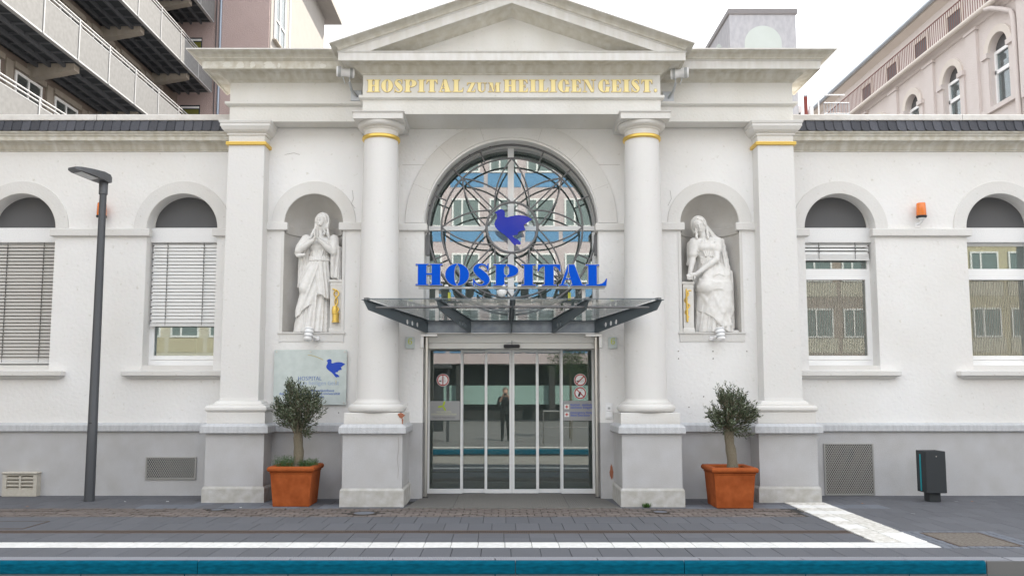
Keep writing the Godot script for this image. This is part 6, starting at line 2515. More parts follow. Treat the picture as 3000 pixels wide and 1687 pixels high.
func praying_statue():
	var s := Sculpt.new()
	# long pleated gown
	s.robe(0.0, 0.70, Vector2(-0.02, 0.0), Vector2(0.0, 0.0), Vector2(0.285, 0.205), Vector2(0.185, 0.15), 7.0, 0.026, 0.012, 0.4, 1.0)
	s.robe(0.60, 1.25, Vector2(0.0, 0.0), Vector2(0.07, 0.0), Vector2(0.19, 0.155), Vector2(0.150, 0.118), 7.0, 0.018, 0.03, 0.9, 1.2)
	# overskirt: left panel swung over the bent knee, right panel hanging lower at the hip
	s.robe(0.36, 1.16, Vector2(-0.115, 0.05), Vector2(0.045, 0.015), Vector2(0.165, 0.165), Vector2(0.150, 0.125), 4.0, 0.017, 0.012, 2.2, 2.4, 0.80)
	s.robe(0.60, 1.17, Vector2(0.115, 0.045), Vector2(0.095, 0.015), Vector2(0.150, 0.150), Vector2(0.130, 0.118), 5.0, 0.017, 0.012, 1.0, -2.2, -0.35)
	s.cap(Vector3(-0.14, 0.72, 0.12), Vector3(-0.03, 1.0, 0.05), 0.090, 0.10, 0.06)
	# bodice with folds running to the girdle
	s.robe(1.20, 1.50, Vector2(0.07, 0.0), Vector2(0.075, 0.0), Vector2(0.142, 0.115), Vector2(0.175, 0.125), 6.0, 0.010, 0.03, 0.5, 1.8)
	s.cap(Vector3(-0.08, 1.50, 0.0), Vector3(0.23, 1.50, 0.0), 0.095, 0.095, 0.05)
	s.cap(Vector3(-0.005, 1.42, 0.085), Vector3(0.145, 1.42, 0.085), 0.066, 0.066, 0.04)
	for j in 6:
		var x := -0.045 + 0.046 * j
		s.cap(Vector3(x, 1.52, 0.085 + 0.02 * sin(j * 1.1)), Vector3(0.07 + (x - 0.07) * 0.55, 1.25, 0.135), 0.010, 0.013, 0.010)
	# gathered sash
	for j in 13:
		var a := deg_to_rad(10 + j * 13.3)
		s.cap(Vector3(0.07 - 0.165 * cos(a), 1.235 + 0.008 * (j % 2), 0.135 * sin(a)), Vector3(0.07 - 0.172 * cos(a + 0.05), 1.185, 0.142 * sin(a + 0.05)), 0.019, 0.022, 0.006)
	# sleeves gathered at the elbows, bare forearms rising to the hands
	var shl := Vector3(-0.155, 1.545, 0.0)
	var shr := Vector3(0.305, 1.54, 0.0)
	var ell := Vector3(-0.255, 1.335, 0.12)
	var elr := Vector3(0.325, 1.31, 0.12)
	var wl := Vector3(0.015, 1.50, 0.215)
	var wr := Vector3(0.112, 1.495, 0.215)
	s.cap(shl, shl.lerp(ell, 0.75), 0.088, 0.080, 0.03)
	s.cap(shr, shr.lerp(elr, 0.75), 0.088, 0.082, 0.03)
	s.cap(shl.lerp(ell, 0.6), ell, 0.064, 0.056, 0.02)
	s.cap(shr.lerp(elr, 0.6), elr, 0.064, 0.056, 0.02)
	s.cap(ell, ell.lerp(wl, 0.35), 0.056, 0.054, 0.01)
	s.cap(ell.lerp(wl, 0.35), wl, 0.054, 0.033, 0.01)
	s.cap(elr, elr.lerp(wr, 0.35), 0.056, 0.054, 0.01)
	s.cap(elr.lerp(wr, 0.35), wr, 0.054, 0.033, 0.01)
	for j in 4:
		s.cap(ell + Vector3(-0.045 + 0.03 * j, -0.035 - 0.012 * j, -0.02), ell + Vector3(0.00 + 0.035 * j, -0.085 + 0.006 * j, 0.03), 0.024, 0.026, 0.010)
		s.cap(shl + Vector3(-0.06, -0.03 - 0.04 * j, 0.03), shl + Vector3(0.05, -0.05 - 0.035 * j, 0.085), 0.010, 0.010, 0.008)
		s.cap(shr + Vector3(0.06, -0.03 - 0.04 * j, 0.03), shr + Vector3(-0.05, -0.05 - 0.035 * j, 0.085), 0.010, 0.010, 0.008)
	# mantle over the right arm, and down behind at the left
	s.robe(0.87, 1.42, Vector2(0.365, 0.03), Vector2(0.345, 0.02), Vector2(0.078, 0.125), Vector2(0.080, 0.10), 5.0, 0.020, 0.012, 0.3, 1.2, -0.5)
	s.robe(0.74, 1.40, Vector2(-0.205, -0.04), Vector2(-0.17, -0.03), Vector2(0.075, 0.10), Vector2(0.10, 0.09), 5.0, 0.016, 0.012, 0.3, 1.2)
	s.robe(0.0, 1.5, Vector2(0.02, -0.11), Vector2(0.08, -0.09), Vector2(0.25, 0.10), Vector2(0.20, 0.09), 7.0, 0.010, 0.03)
	s.cap(Vector3(0.08, 1.54, 0.0), Vector3(0.09, 1.74, 0.01), 0.060, 0.054, 0.03)
	s.cap(Vector3(-0.07, 0.02, 0.19), Vector3(-0.08, 0.012, 0.27), 0.035, 0.026, 0.02)
	# head and hands on a finer grid
	var h := Sculpt.new()
	sculpt_head(h, Vector3(0.10, 1.845, 0.02), Vector3(-0.16, 0.34, 1.0), Vector3(0.02, 1.0, -0.36))
	h.cap(Vector3(0.09, 1.68, 0.0), Vector3(0.095, 1.77, 0.015), 0.056, 0.054, 0.02)
	for k: int in [-1, 1]:
		h.cap(Vector3(0.10 + 0.098 * k, 1.755, 0.03), Vector3(0.09 + 0.13 * k, 1.62, 0.085), 0.018, 0.026, 0.01)
		h.cap(Vector3(0.09 + 0.13 * k, 1.62, 0.085), Vector3(0.09 + 0.155 * k, 1.545, 0.09), 0.026, 0.020, 0.01)
		for j in 3:
			h.ball(Vector3(0.085 + (0.072 + 0.012 * (j % 2)) * k, 1.69 - 0.034 * j, 0.075 + 0.015 * j), 0.022, 0.006)
	var g := Sculpt.new()
	for k: int in [-1, 1]:
		var x: float = 0.064 + 0.0185 * k
		var w := wl if k < 0 else wr
		g.cap(w, Vector3(x, 1.545, 0.232), 0.031, 0.026, 0.012)
		for j in 4:
			var dz := 0.020 * (j - 1.5)
			var len: float = [0.080, 0.098, 0.104, 0.092][j]
			g.cap(Vector3(x + 0.003 * k, 1.525, 0.225 + dz * 0.8), Vector3(x, 1.59, 0.238 + dz), 0.0155, 0.0135, 0.006)
			finger(g, Vector3(x, 1.59, 0.238 + dz), Vector3(x - 0.002 * k, 1.59 + len * 0.55, 0.240 + dz), Vector3(x - 0.007 * k, 1.59 + len, 0.238 + dz), 0.0115)
		finger(g, Vector3(x + 0.008 * k, 1.535, 0.205), Vector3(x + 0.002 * k, 1.585, 0.190), Vector3(x - 0.004 * k, 1.622, 0.190), 0.0115)
	var t := thing("praying_statue", "white marble statue of a veiled woman with hands joined in prayer in the left niche", "statue", Vector3(-3.244, 2.661, -0.16), "niche statues")
	var fig := s.mesh(Vector3(-0.42, -0.02, -0.30), Vector3(0.50, 1.80, 0.36), 0.0095)
	h.mesh(Vector3(-0.10, 1.48, -0.18), Vector3(0.30, 2.05, 0.20), 0.0065, fig)
	g.mesh(Vector3(-0.06, 1.44, 0.13), Vector3(0.20, 1.74, 0.31), 0.006, fig)
	part("figure", fig, M.marble, t)
	var mb := MB.new()
	altar(t, 0.285, 0.475, 0.862, -0.15, 0.13)
	# gilt snake twined over a small altar
	for k in 2:
		mb = MB.new()
		var pts := []
		for i in 30:
			var u := i / 29.0
			pts.append(Vector3(0.392 + (0.030 + 0.010 * sin(u * 9)) * sin(u * 9.5 + PI * k), 0.30 + 0.385 * u, 0.160 + 0.014 * cos(u * 9.5 + PI * k)))
		if k == 0:
			pts.append(pts[-1] + Vector3(-0.035, 0.01, 0.0))
			pts.append(pts[-1] + Vector3(-0.03, 0.012, 0.0))
		mb.tube(pts, 0.012, 8)
		part("gilt_snake", mb, M.gold, t)
	mb = MB.new()
	mb.lathe(0.385, 0.155, [Vector2(0.062, 0.155), Vector2(0.062, 0.17), Vector2(0.053, 0.18), Vector2(0.053, 0.285), Vector2(0.06, 0.295), Vector2(0.06, 0.31), Vector2(0.0, 0.315)], 20)
	mb.lathe(0.372, 0.160, [Vector2(0.045, 0.31), Vector2(0.05, 0.36), Vector2(0.035, 0.42), Vector2(0.0, 0.43)], 14, true)
	part("gilt_altar", mb, M.gold, t)

func altar(t: Node3D, x0: float, x1: float, h: float, z0: float, z1: float):
	var mb := MB.new()
	mb.ring([Vector2(x0, z1), Vector2(x1, z1), Vector2(x1, z0), Vector2(x0, z0)], [[0.012, 0.0], [0.012, 0.05], [0.0, 0.065], [0.0, h - 0.10], [0.006, h - 0.095], [0.006, h - 0.08], [0.0, h - 0.075], [0.0, h - 0.05], [0.014, h - 0.04], [0.016, h - 0.012], [0.006, h]], true, true)
	part("altar_block", mb, M.altar, t)

func leaning_statue():
	var s := Sculpt.new()
	# pleated gown, visible below the overskirt at the left
	s.robe(0.0, 0.55, Vector2(0.06, 0.0), Vector2(0.06, 0.01), Vector2(0.265, 0.19), Vector2(0.235, 0.175), 7.0, 0.024, 0.012, 0.2, 1.0)
	# overskirt: hem slants from the left knee to the right foot, long soft folds across the thigh
	s.robe(0.15, 0.80, Vector2(0.085, 0.02), Vector2(0.08, 0.02), Vector2(0.295, 0.205), Vector2(0.275, 0.195), 3.0, 0.015, 0.012, 1.5, 2.6, -0.80)
	s.robe(0.70, 1.12, Vector2(0.085, 0.02), Vector2(0.06, 0.0), Vector2(0.275, 0.195), Vector2(0.175, 0.135), 3.0, 0.015, 0.05, 2.0, 2.0)
	s.cap(Vector3(-0.085, 0.74, 0.15), Vector3(0.05, 0.98, 0.05), 0.110, 0.12, 0.09)
	s.cap(Vector3(0.22, 0.90, 0.04), Vector3(0.235, 0.40, 0.09), 0.125, 0.12, 0.09)
	for e in [[Vector3(-0.17, 0.86, 0.12), Vector3(0.20, 0.10, 0.205)], [Vector3(-0.09, 0.90, 0.17), Vector3(0.16, 0.32, 0.212)], [Vector3(0.02, 0.93, 0.17), Vector3(0.30, 0.12, 0.175)], [Vector3(-0.20, 0.74, 0.12), Vector3(0.10, 0.16, 0.212)]]:
		s.cap(e[0], e[1], 0.022, 0.026, 0.035)
	# overfold of the tunic below the girdle, with its own edge
	s.robe(0.93, 1.22, Vector2(0.085, 0.01), Vector2(0.015, 0.0), Vector2(0.240, 0.180), Vector2(0.145, 0.118), 5.0, 0.017, 0.012, 0.6, 2.4, 0.10)
	# bodice
	s.robe(1.17, 1.48, Vector2(0.01, 0.0), Vector2(-0.045, 0.0), Vector2(0.140, 0.112), Vector2(0.178, 0.122), 6.0, 0.011, 0.03, 0.9, 1.2)
	s.cap(Vector3(-0.19, 1.485, 0.0), Vector3(0.11, 1.495, 0.0), 0.085, 0.090, 0.05)
	s.cap(Vector3(-0.12, 1.40, 0.085), Vector3(0.045, 1.40, 0.085), 0.064, 0.064, 0.04)
	for j in 6:
		var x := -0.16 + 0.047 * j
		s.cap(Vector3(x, 1.52, 0.085 + 0.02 * sin(j * 1.1)), Vector3(0.0 + (x + 0.04) * 0.6, 1.25, 0.130), 0.010, 0.012, 0.010)
	for j in 5:
		s.cap(Vector3(-0.135, 1.235 - 0.024 * j, 0.07), Vector3(-0.02, 1.222 - 0.024 * j, 0.128), 0.012, 0.013, 0.004)
		s.cap(Vector3(-0.02, 1.222 - 0.024 * j, 0.128), Vector3(0.15, 1.24 - 0.026 * j, 0.07), 0.013, 0.012, 0.004)
	# arms: short sleeve, bare forearm; both hands meet on the block
	var shl := Vector3(-0.225, 1.49, 0.02)
	var ell := Vector3(-0.275, 1.175, 0.06)
	var wl := Vector3(-0.335, 0.94, 0.12)
	var shr := Vector3(0.155, 1.495, 0.02)
	var elr := Vector3(0.095, 1.185, 0.17)
	var wr := Vector3(-0.255, 0.935, 0.19)
	s.cap(shl, shl.lerp(ell, 0.62), 0.088, 0.078, 0.03)
	s.cap(shl.lerp(ell, 0.5), ell, 0.058, 0.050, 0.01)
	s.cap(ell, wl, 0.052, 0.034, 0.01)
	s.cap(shr, shr.lerp(elr, 0.42), 0.090, 0.086, 0.02)
	s.cap(shr.lerp(elr, 0.35), elr, 0.060, 0.052, 0.008)
	s.cap(elr, elr.lerp(wr, 0.3), 0.053, 0.052, 0.01)
	s.cap(elr.lerp(wr, 0.3), wr, 0.052, 0.032, 0.01)
	for j in 4:
		s.cap(shr + Vector3(0.05, 0.02 - 0.045 * j, 0.05), shr + Vector3(-0.07, -0.01 - 0.04 * j, 0.10), 0.010, 0.010, 0.008)
		s.cap(shl + Vector3(-0.05, 0.0 - 0.05 * j, 0.05), shl + Vector3(0.06, -0.06 - 0.05 * j, 0.085), 0.010, 0.010, 0.008)
	# mantle from the head over the right shoulder to the ground
	s.robe(0.05, 1.02, Vector2(0.345, -0.05), Vector2(0.315, -0.04), Vector2(0.058, 0.12), Vector2(0.078, 0.11), 5.0, 0.020, 0.012, 0.2, 1.4)
	s.robe(0.98, 1.56, Vector2(0.30, -0.03), Vector2(0.185, -0.04), Vector2(0.075, 0.105), Vector2(0.085, 0.09), 5.0, 0.016, 0.02, 0.2, 1.4)
	s.robe(0.0, 1.5, Vector2(0.08, -0.11), Vector2(-0.02, -0.09), Vector2(0.26, 0.09), Vector2(0.21, 0.09), 7.0, 0.010, 0.03)
	s.robe(1.12, 1.50, Vector2(-0.290, -0.03), Vector2(-0.265, -0.03), Vector2(0.052, 0.075), Vector2(0.060, 0.075), 5.0, 0.010, 0.012, 0.6, 1.0)
	s.cap(Vector3(-0.06, 1.80, -0.05), Vector3(0.16, 1.50, -0.03), 0.06, 0.065, 0.04)
	for j in 4:
		s.cap(Vector3(-0.02 + 0.02 * j, 1.76 - 0.02 * j, 0.02 - 0.02 * j), Vector3(0.16 + 0.03 * j, 1.44, 0.055 - 0.025 * j), 0.014, 0.018, 0.012)
	s.cap(Vector3(-0.04, 1.50, 0.0), Vector3(-0.095, 1.67, 0.02), 0.060, 0.054, 0.03)
	s.cap(Vector3(0.06, 0.02, 0.19), Vector3(0.05, 0.012, 0.26), 0.035, 0.026, 0.02)
	s.cap(Vector3(0.26, 0.008, 0.12), Vector3(0.43, 0.008, 0.10), 0.026, 0.026, 0.02)
	var h := Sculpt.new()
	sculpt_head(h, Vector3(-0.145, 1.775, 0.035), Vector3(-0.24, -0.20, 1.0), Vector3(-0.30, 1.0, 0.10))
	h.cap(Vector3(-0.075, 1.62, 0.01), Vector3(-0.11, 1.70, 0.03), 0.056, 0.054, 0.02)
	for k: int in [-1, 1]:
		for j in 5:
			h.cap(Vector3(-0.11 + 0.092 * k + 0.010 * (j % 2), 1.715 - 0.034 * j, 0.055 + 0.010 * j), Vector3(-0.105 + 0.094 * k - 0.010 * (j % 2), 1.69 - 0.034 * j, 0.060 + 0.010 * j), 0.021, 0.019, 0.005)
	var g := Sculpt.new()
	g.cap(wr, wr + Vector3(-0.075, -0.006, 0.004), 0.033, 0.032, 0.01)
	g.cap(wl, wl + Vector3(-0.005, -0.055, 0.03), 0.033, 0.036, 0.012)
	for j in 4:
		var hx := -0.392 + 0.0245 * j
		g.cap(Vector3(hx * 0.35 - 0.21, 0.930, 0.190), Vector3(hx, 0.925, 0.195), 0.018, 0.015, 0.006)
		finger(g, Vector3(hx, 0.925, 0.195), Vector3(hx - 0.004, 0.895, 0.226), Vector3(hx, 0.845 + 0.006 * absf(j - 1.5), 0.224), 0.0125)
	finger(g, Vector3(-0.285, 0.920, 0.200), Vector3(-0.275, 0.885, 0.218), Vector3(-0.285, 0.858, 0.225), 0.0125)
	finger(g, Vector3(-0.34, 0.895, 0.15), Vector3(-0.310, 0.865, 0.17), Vector3(-0.300, 0.842, 0.185), 0.0125)
	var t := thing("leaning_statue", "white marble statue of a woman leaning on a block in the right niche", "statue", Vector3(3.26, 2.661, -0.16), "niche statues")
	var fig := s.mesh(Vector3(-0.46, -0.02, -0.28), Vector3(0.50, 1.86, 0.36), 0.0095)
	h.mesh(Vector3(-0.34, 1.52, -0.16), Vector3(0.06, 1.98, 0.20), 0.0065, fig)
	g.mesh(Vector3(-0.46, 0.80, 0.06), Vector3(-0.18, 1.0, 0.28), 0.006, fig)
	part("figure", fig, M.marble, t)
	altar(t, -0.455, -0.285, 0.825, -0.12, 0.15)
	# gilt staff with one snake
	var mb := MB.new()
	mb.tube([Vector3(-0.400, 0.16, 0.165), Vector3(-0.398, 0.17, 0.168), Vector3(-0.405, 0.68, 0.168), Vector3(-0.405, 0.71, 0.168)], [0.008, 0.019, 0.013, 0.006], 10)
	part("gilt_staff", mb, M.gold, t)
	mb = MB.new()
	var pts := []
	for i in 40:
		var u := i / 39.0
		var amp := 0.030 + 0.022 * exp(-pow((u - 0.52) / 0.12, 2.0))
		pts.append(Vector3(-0.402 + amp * sin(u * 13.0 + 2.2) + 0.035 * maxf(0.0, 0.25 - u), 0.24 + 0.42 * u, 0.172 + 0.022 * cos(u * 13.0 + 2.2)))
	pts.append(pts[-1] + Vector3(0.03, 0.02, 0.0))
	pts.append(pts[-1] + Vector3(0.035, -0.004, 0.0))
	mb.tube(pts, 0.0105, 8)
	part("gilt_snake", mb, M.gold, t)

# ------------------------------------------------------------------ fixtures on the front
func build_fixtures():
	floodlight(Vector3(-2.52, 6.47, 0.33), -1)
	floodlight(Vector3(2.55, 6.45, 0.33), 1)
	niche_lamp(Vector3(-3.245, 2.60, 0.20), -1)
	niche_lamp(Vector3(3.345, 2.60, 0.20), 1)
	glass_plaque()
	for s: int in [-1, 1]:
		house_number(s)
	beacon(6.905, "orange warning beacon on white wall between the two right windows")
	beacon(-6.89, "orange warning beacon half hidden behind the street lamp post")
	# intercom
	var t := thing("door_intercom", "small white intercom with hooded button right of the entrance", "intercom", Vector3(1.567, 1.26, 0.0))
	var mb := MB.new()
	mb.cbox(-0.06, 0.06, 0.0, 0.26, 0.0, 0.022, 0.008)
	part("plate", mb, M.white_panel, t)
	mb = MB.new()
	mb.cbox(-0.042, 0.042, 0.025, 0.115, 0.022, 0.036, 0.006)
	mb.cbox(-0.042, 0.042, 0.125, 0.235, 0.022, 0.034, 0.006)
	part("cover", mb, M.lamp_white, t)
	mb = MB.new()
	mb.box(-0.02, 0.02, 0.155, 0.19, 0.034, 0.036)
	part("button", mb, M.lamp_grey, t)
	# grilles in the plinth
	mesh_vent("perforated metal vent in the plinth below the left blinds", -6.013, -5.182, 0.262, 0.627, false)
	mesh_vent("tall perforated metal panel in the plinth beside the right pilaster", 5.150, 5.968, 0.01, 0.849, true)
	block_vent()

func floodlight(at: Vector3, s: int):
	var t := thing("floodlight", "small white floodlight on bracket at the %s end of the gold inscription" % ("left" if s < 0 else "right"), "floodlight", at, "facade floodlights")
	t.scale = Vector3.ONE * 1.3
	var mb := MB.new()
	mb.cbox(-0.067, 0.067, -0.06, 0.075, -0.002, 0.014, 0.004)
	part("wall_plate", mb, M.galvanised, t)
	mb = MB.new()
	for x in [-0.047, 0.047]:
		for y in [-0.04, 0.055]:
			mb.lathe(x, 0, [Vector2(0.007, 0), Vector2(0.007, 0.001)], 8)
	mb.tube([Vector3(0.01, 0.0, 0.01), Vector3(0.03 * s, 0.02, 0.16), Vector3(0.045 * s, 0.10, 0.24)], 0.017, 10)
	part("arm", mb, M.galvanised, t)
	mb = MB.new()
	for k: int in [-1, 1]:
		mb.bar(Vector3(0.07 * s + 0.03 * k, 0.08, 0.23), Vector3(0.09 * s + 0.045 * k, 0.19, 0.25), 0.008, 0.03, Vector3.BACK)
	part("yoke", mb, M.galvanised, t)
	# turned lamp body lying along x, aimed outwards and a little down
	mb = MB.new()
	mb.xf = Transform3D(Basis(Vector3.BACK, -PI / 2 * s) * Basis(Vector3.RIGHT, 0.25), Vector3(0.03 * s, 0.21, 0.25))
	mb.lathe(0, 0, [Vector2(0.0, -0.05), Vector2(0.062, -0.045), Vector2(0.066, -0.03), Vector2(0.066, 0.015), Vector2(0.055, 0.02), Vector2(0.052, 0.05), Vector2(0.055, 0.10), Vector2(0.06, 0.105), Vector2(0.062, 0.16), Vector2(0.056, 0.17), Vector2(0.0, 0.165)], 24, true)
	part("housing", mb, M.lamp_white, t)
	mb = MB.new()
	mb.xf = Transform3D(Basis(Vector3.BACK, -PI / 2 * s) * Basis(Vector3.RIGHT, 0.25), Vector3(0.03 * s, 0.21, 0.25))
	mb.lathe(0, 0, [Vector2(0.067, -0.022), Vector2(0.068, -0.02), Vector2(0.068, 0.008), Vector2(0.067, 0.01)], 24)
	part("grey_band", mb, M.lamp_grey, t)
	mb = MB.new()
	mb.xf = Transform3D(Basis(Vector3.BACK, -PI / 2 * s) * Basis(Vector3.RIGHT, 0.25), Vector3(0.03 * s, 0.21, 0.25))
	mb.lathe(0, 0, [Vector2(0.062, 0.118), Vector2(0.0635, 0.12), Vector2(0.0635, 0.15), Vector2(0.062, 0.152)], 24)
	part("grey_band", mb, M.lamp_grey, t)

func niche_lamp(at: Vector3, s: int):
	var t := thing("niche_floodlight", "stubby white uplight at the feet of the %s statue" % ("praying" if s < 0 else "leaning"), "floodlight", at, "niche uplights")
	var mb := MB.new()
	mb.xf = Transform3D(Basis(Vector3.RIGHT, -0.3) * Basis(Vector3.BACK, 0.06 * s), Vector3.ZERO)
	mb.lathe(0, 0, [Vector2(0.0, -0.095), Vector2(0.05, -0.093), Vector2(0.062, -0.08), Vector2(0.066, -0.05), Vector2(0.064, -0.02), Vector2(0.068, 0.0), Vector2(0.07, 0.05), Vector2(0.074, 0.08), Vector2(0.074, 0.11), Vector2(0.062, 0.112), Vector2(0.058, 0.09), Vector2(0.0, 0.085)], 28, true)
	part("housing", mb, M.lamp_white, t)
	mb = MB.new()
	mb.xf = Transform3D(Basis(Vector3.RIGHT, -0.3) * Basis(Vector3.BACK, 0.06 * s), Vector3.ZERO)
	for y in [-0.045, 0.015, 0.075]:
		mb.lathe(0, 0, [Vector2(0.068, y), Vector2(0.0745, y + 0.003), Vector2(0.0745, y + 0.018), Vector2(0.068, y + 0.021)], 28)
	part("ring_band", mb, M.lamp_grey, t)
	mb = MB.new()
	mb.tube([Vector3(-0.07 * s, -0.02, -0.02), Vector3(-0.10 * s, -0.05, -0.05), Vector3(-0.10 * s, -0.05, -0.16)], 0.018, 8)
	mb.cbox(-0.10 * s - 0.045, -0.10 * s + 0.045, -0.085, -0.02, -0.19, -0.10, 0.01)
	part("bracket", mb, M.lamp_white, t)

func glass_plaque():
	var t := thing("glass_plaque", "pale green glass plaque with blue dove and hospital name under the left niche", "plaque")
	var x0 := -3.825
	var x1 := -2.655
	var mb := MB.new()
	mb.cbox(x0, x1, 1.486, 2.368, 0.035, 0.046, 0.003)
	part("glass_plate", mb, M.plaque, t)
	for x in [x0 + 0.035, (x0 + x1) / 2, x1 - 0.035]:
		for y in [2.335, 1.52]:
			mb = MB.new()
			mb.xf = Transform3D(Basis(Vector3.RIGHT, PI / 2), Vector3(x, y, 0))
			mb.lathe(0, 0, [Vector2(0.008, 0.0), Vector2(0.008, 0.046), Vector2(0.014, 0.046), Vector2(0.014, 0.054), Vector2(0.0, 0.056)], 14)
			part("standoff", mb, M.stainless, t)
	mb = MB.new()
	mb.prism(dove(0.307, -2.832, 2.072), 0.0465, 0.0485)
	part("dove", mb, M.dove_blue, t)
	mb = MB.new()
	var pts := []
	for i in 12:
		var u := i / 11.0
		pts.append(Vector3(lerpf(-3.285, -3.035, u), 2.285 - 0.08 * pow(u, 1.7), 0.048))
	mb.tube(pts, 0.004, 4)
	mb.tube([Vector3(-2.823, 1.88, 0.048), Vector3(-2.822, 1.818, 0.048)], 0.004, 4)
	part("ochre_line", mb, M.text_ochre, t)
	text_part(t, "HOSPITAL", 0.062, Vector3(-3.44, 1.858, 0.048), M.text_blue, false)
	text_part(t, "zum heiligen Geist", 0.058, Vector3(-3.44, 1.785, 0.048), M.text_pale, false)
	text_part(t, "Akademisches Lehrkrankenhaus", 0.036, Vector3(-3.24, 1.685, 0.048), M.text_blue, false, true, 0.002, HORIZONTAL_ALIGNMENT_CENTER)
	text_part(t, "der Johann Wolfgang Goethe-Universität", 0.036, Vector3(-3.24, 1.635, 0.048), M.text_blue, false, true, 0.002, HORIZONTAL_ALIGNMENT_CENTER)
	text_part(t, "Frankfurt am Main", 0.036, Vector3(-3.24, 1.585, 0.048), M.text_blue, false, true, 0.002, HORIZONTAL_ALIGNMENT_CENTER)

func house_number(s: int):
	var t := thing("house_number_plate", "small glass plate with green 6 %s of the entrance" % ("left" if s < 0 else "right"), "house number", Vector3(-1.640 if s < 0 else 1.640, 2.39, 0.0), "house number plates")
	var mb := MB.new()
	mb.cbox(-0.072, 0.072, 0.0, 0.188, 0.022, 0.030, 0.003)
	part("plate", mb, M.plaque, t)
	for x in [-0.055, 0.055]:
		for y in [0.017, 0.171]:
			mb = MB.new()
			mb.xf = Transform3D(Basis(Vector3.RIGHT, PI / 2), Vector3(x, y, 0))
			mb.lathe(0, 0, [Vector2(0.005, 0.0), Vector2(0.005, 0.030), Vector2(0.009, 0.030), Vector2(0.009, 0.036), Vector2(0.0, 0.037)], 10)
			part("standoff", mb, M.stainless, t)
	text_part(t, "6", 0.10, Vector3(0.0, 0.035, 0.032), plain(0.55, 0.60, 0.12, 0.5), true, true, 0.002, HORIZONTAL_ALIGNMENT_CENTER)

func beacon(x: float, label: String):
	var t := thing("warning_beacon", label, "beacon", Vector3(x, 4.62, WZ + 0.12), "orange beacons")
	var mb := MB.new()
	mb.lathe(0, 0, [Vector2(0.076, 0.02), Vector2(0.078, 0.05), Vector2(0.072, 0.22), Vector2(0.066, 0.235), Vector2(0.0, 0.24)], 24, true)
	part("lens", mb, M.orange, t)
	mb = MB.new()
	mb.lathe(0, 0, [Vector2(0.0, 0.022), Vector2(0.03, 0.022), Vector2(0.03, 0.15), Vector2(0.0, 0.17)], 12)
	part("lamp_core", mb, plain(0.5, 0.16, 0.02), t)
	mb = MB.new()
	mb.lathe(0, 0, [Vector2(0.05, -0.02), Vector2(0.078, -0.012), Vector2(0.084, 0.0), Vector2(0.084, 0.02), Vector2(0.0, 0.021)], 24)
	part("base_ring", mb, M.black, t)
	mb = MB.new()
	mb.lathe(0, 0, [Vector2(0.0, -0.06), Vector2(0.03, -0.055), Vector2(0.055, -0.02), Vector2(0.055, -0.012)], 20, true)
	mb.tube([Vector3(0, -0.05, 0), Vector3(-0.01, -0.09, -0.01), Vector3(-0.015, -0.105, -0.06), Vector3(-0.015, -0.105, -0.13)], 0.02, 10)
	mb.cbox(-0.05, 0.02, -0.16, -0.07, -0.125, -0.105, 0.006)
	part("bracket", mb, M.lamp_white, t)

func mesh_vent(label: String, x0: float, x1: float, y0: float, y1: float, tall: bool):
	var t := thing("plinth_vent", label, "vent", Vector3(0, 0, WZ + 0.03), "plinth vents")
	var mb := MB.new()
	mb.box(x0 + 0.015, x1 - 0.015, y0 + 0.015, y1 - 0.015, 0.001, 0.004)
	part("backing", mb, M.soffit if not tall else M.iron, t)
	mb = MB.new()
	for e in [[x0, x1, y1 - 0.022, y1], [x0, x1, y0, y0 + 0.022], [x0, x0 + 0.022, y0 + 0.022, y1 - 0.022], [x1 - 0.022, x1, y0 + 0.022, y1 - 0.022]]:
		mb.cbox(e[0], e[1], e[2], e[3], 0.0, 0.022, 0.003)
	part("frame", mb, M.mesh_metal, t)
	# expanded metal: crossing slanted strands
	mb = MB.new()
	var p := 0.036
	var a := x0 + 0.02
	var b := x1 - 0.02
	var lo := y0 + 0.02
	var hi := y1 - 0.02
	var hgt := hi - lo
	for s: int in [-1, 1]:
		var k := -int(hgt / p * 1.5) - 1
		while k * p < (b - a) + hgt * 1.5:
			var xa := a + k * p
			# line x = xa + s * 1.2 * (y - mid)
			var xs := xa if s > 0 else xa + hgt
			var pts := []
			var yA := lo
			var yB := hi
			var sl: float = s * 0.62
			# clip the strand to the opening
			var t0 := 0.0
			var t1 := hgt
			if s > 0:
				t0 = maxf(t0, (a - xs) / sl)
				t1 = minf(t1, (b - xs) / sl)
			else:
				t0 = maxf(t0, (b - xs) / sl)
				t1 = minf(t1, (a - xs) / sl)
			if t1 - t0 > 0.01:
				mb.bar(Vector3(xs + sl * t0, lo + t0, 0.012 + 0.001 * s), Vector3(xs + sl * t1, lo + t1, 0.012 + 0.001 * s), 0.0095, 0.003, Vector3.BACK)
			k += 1
	part("expanded_mesh", mb, M.mesh_metal, t)
	if tall:
		mb = MB.new()
		mb.xf = Transform3D(Basis(Vector3.RIGHT, PI / 2), Vector3((x0 + x1) / 2 + 0.0, 0.66, 0))
		mb.lathe(0, 0, [Vector2(0.0, 0.006), Vector2(0.105, 0.006), Vector2(0.11, 0.004)], 28)
		part("fan_outlet", mb, M.black, t)

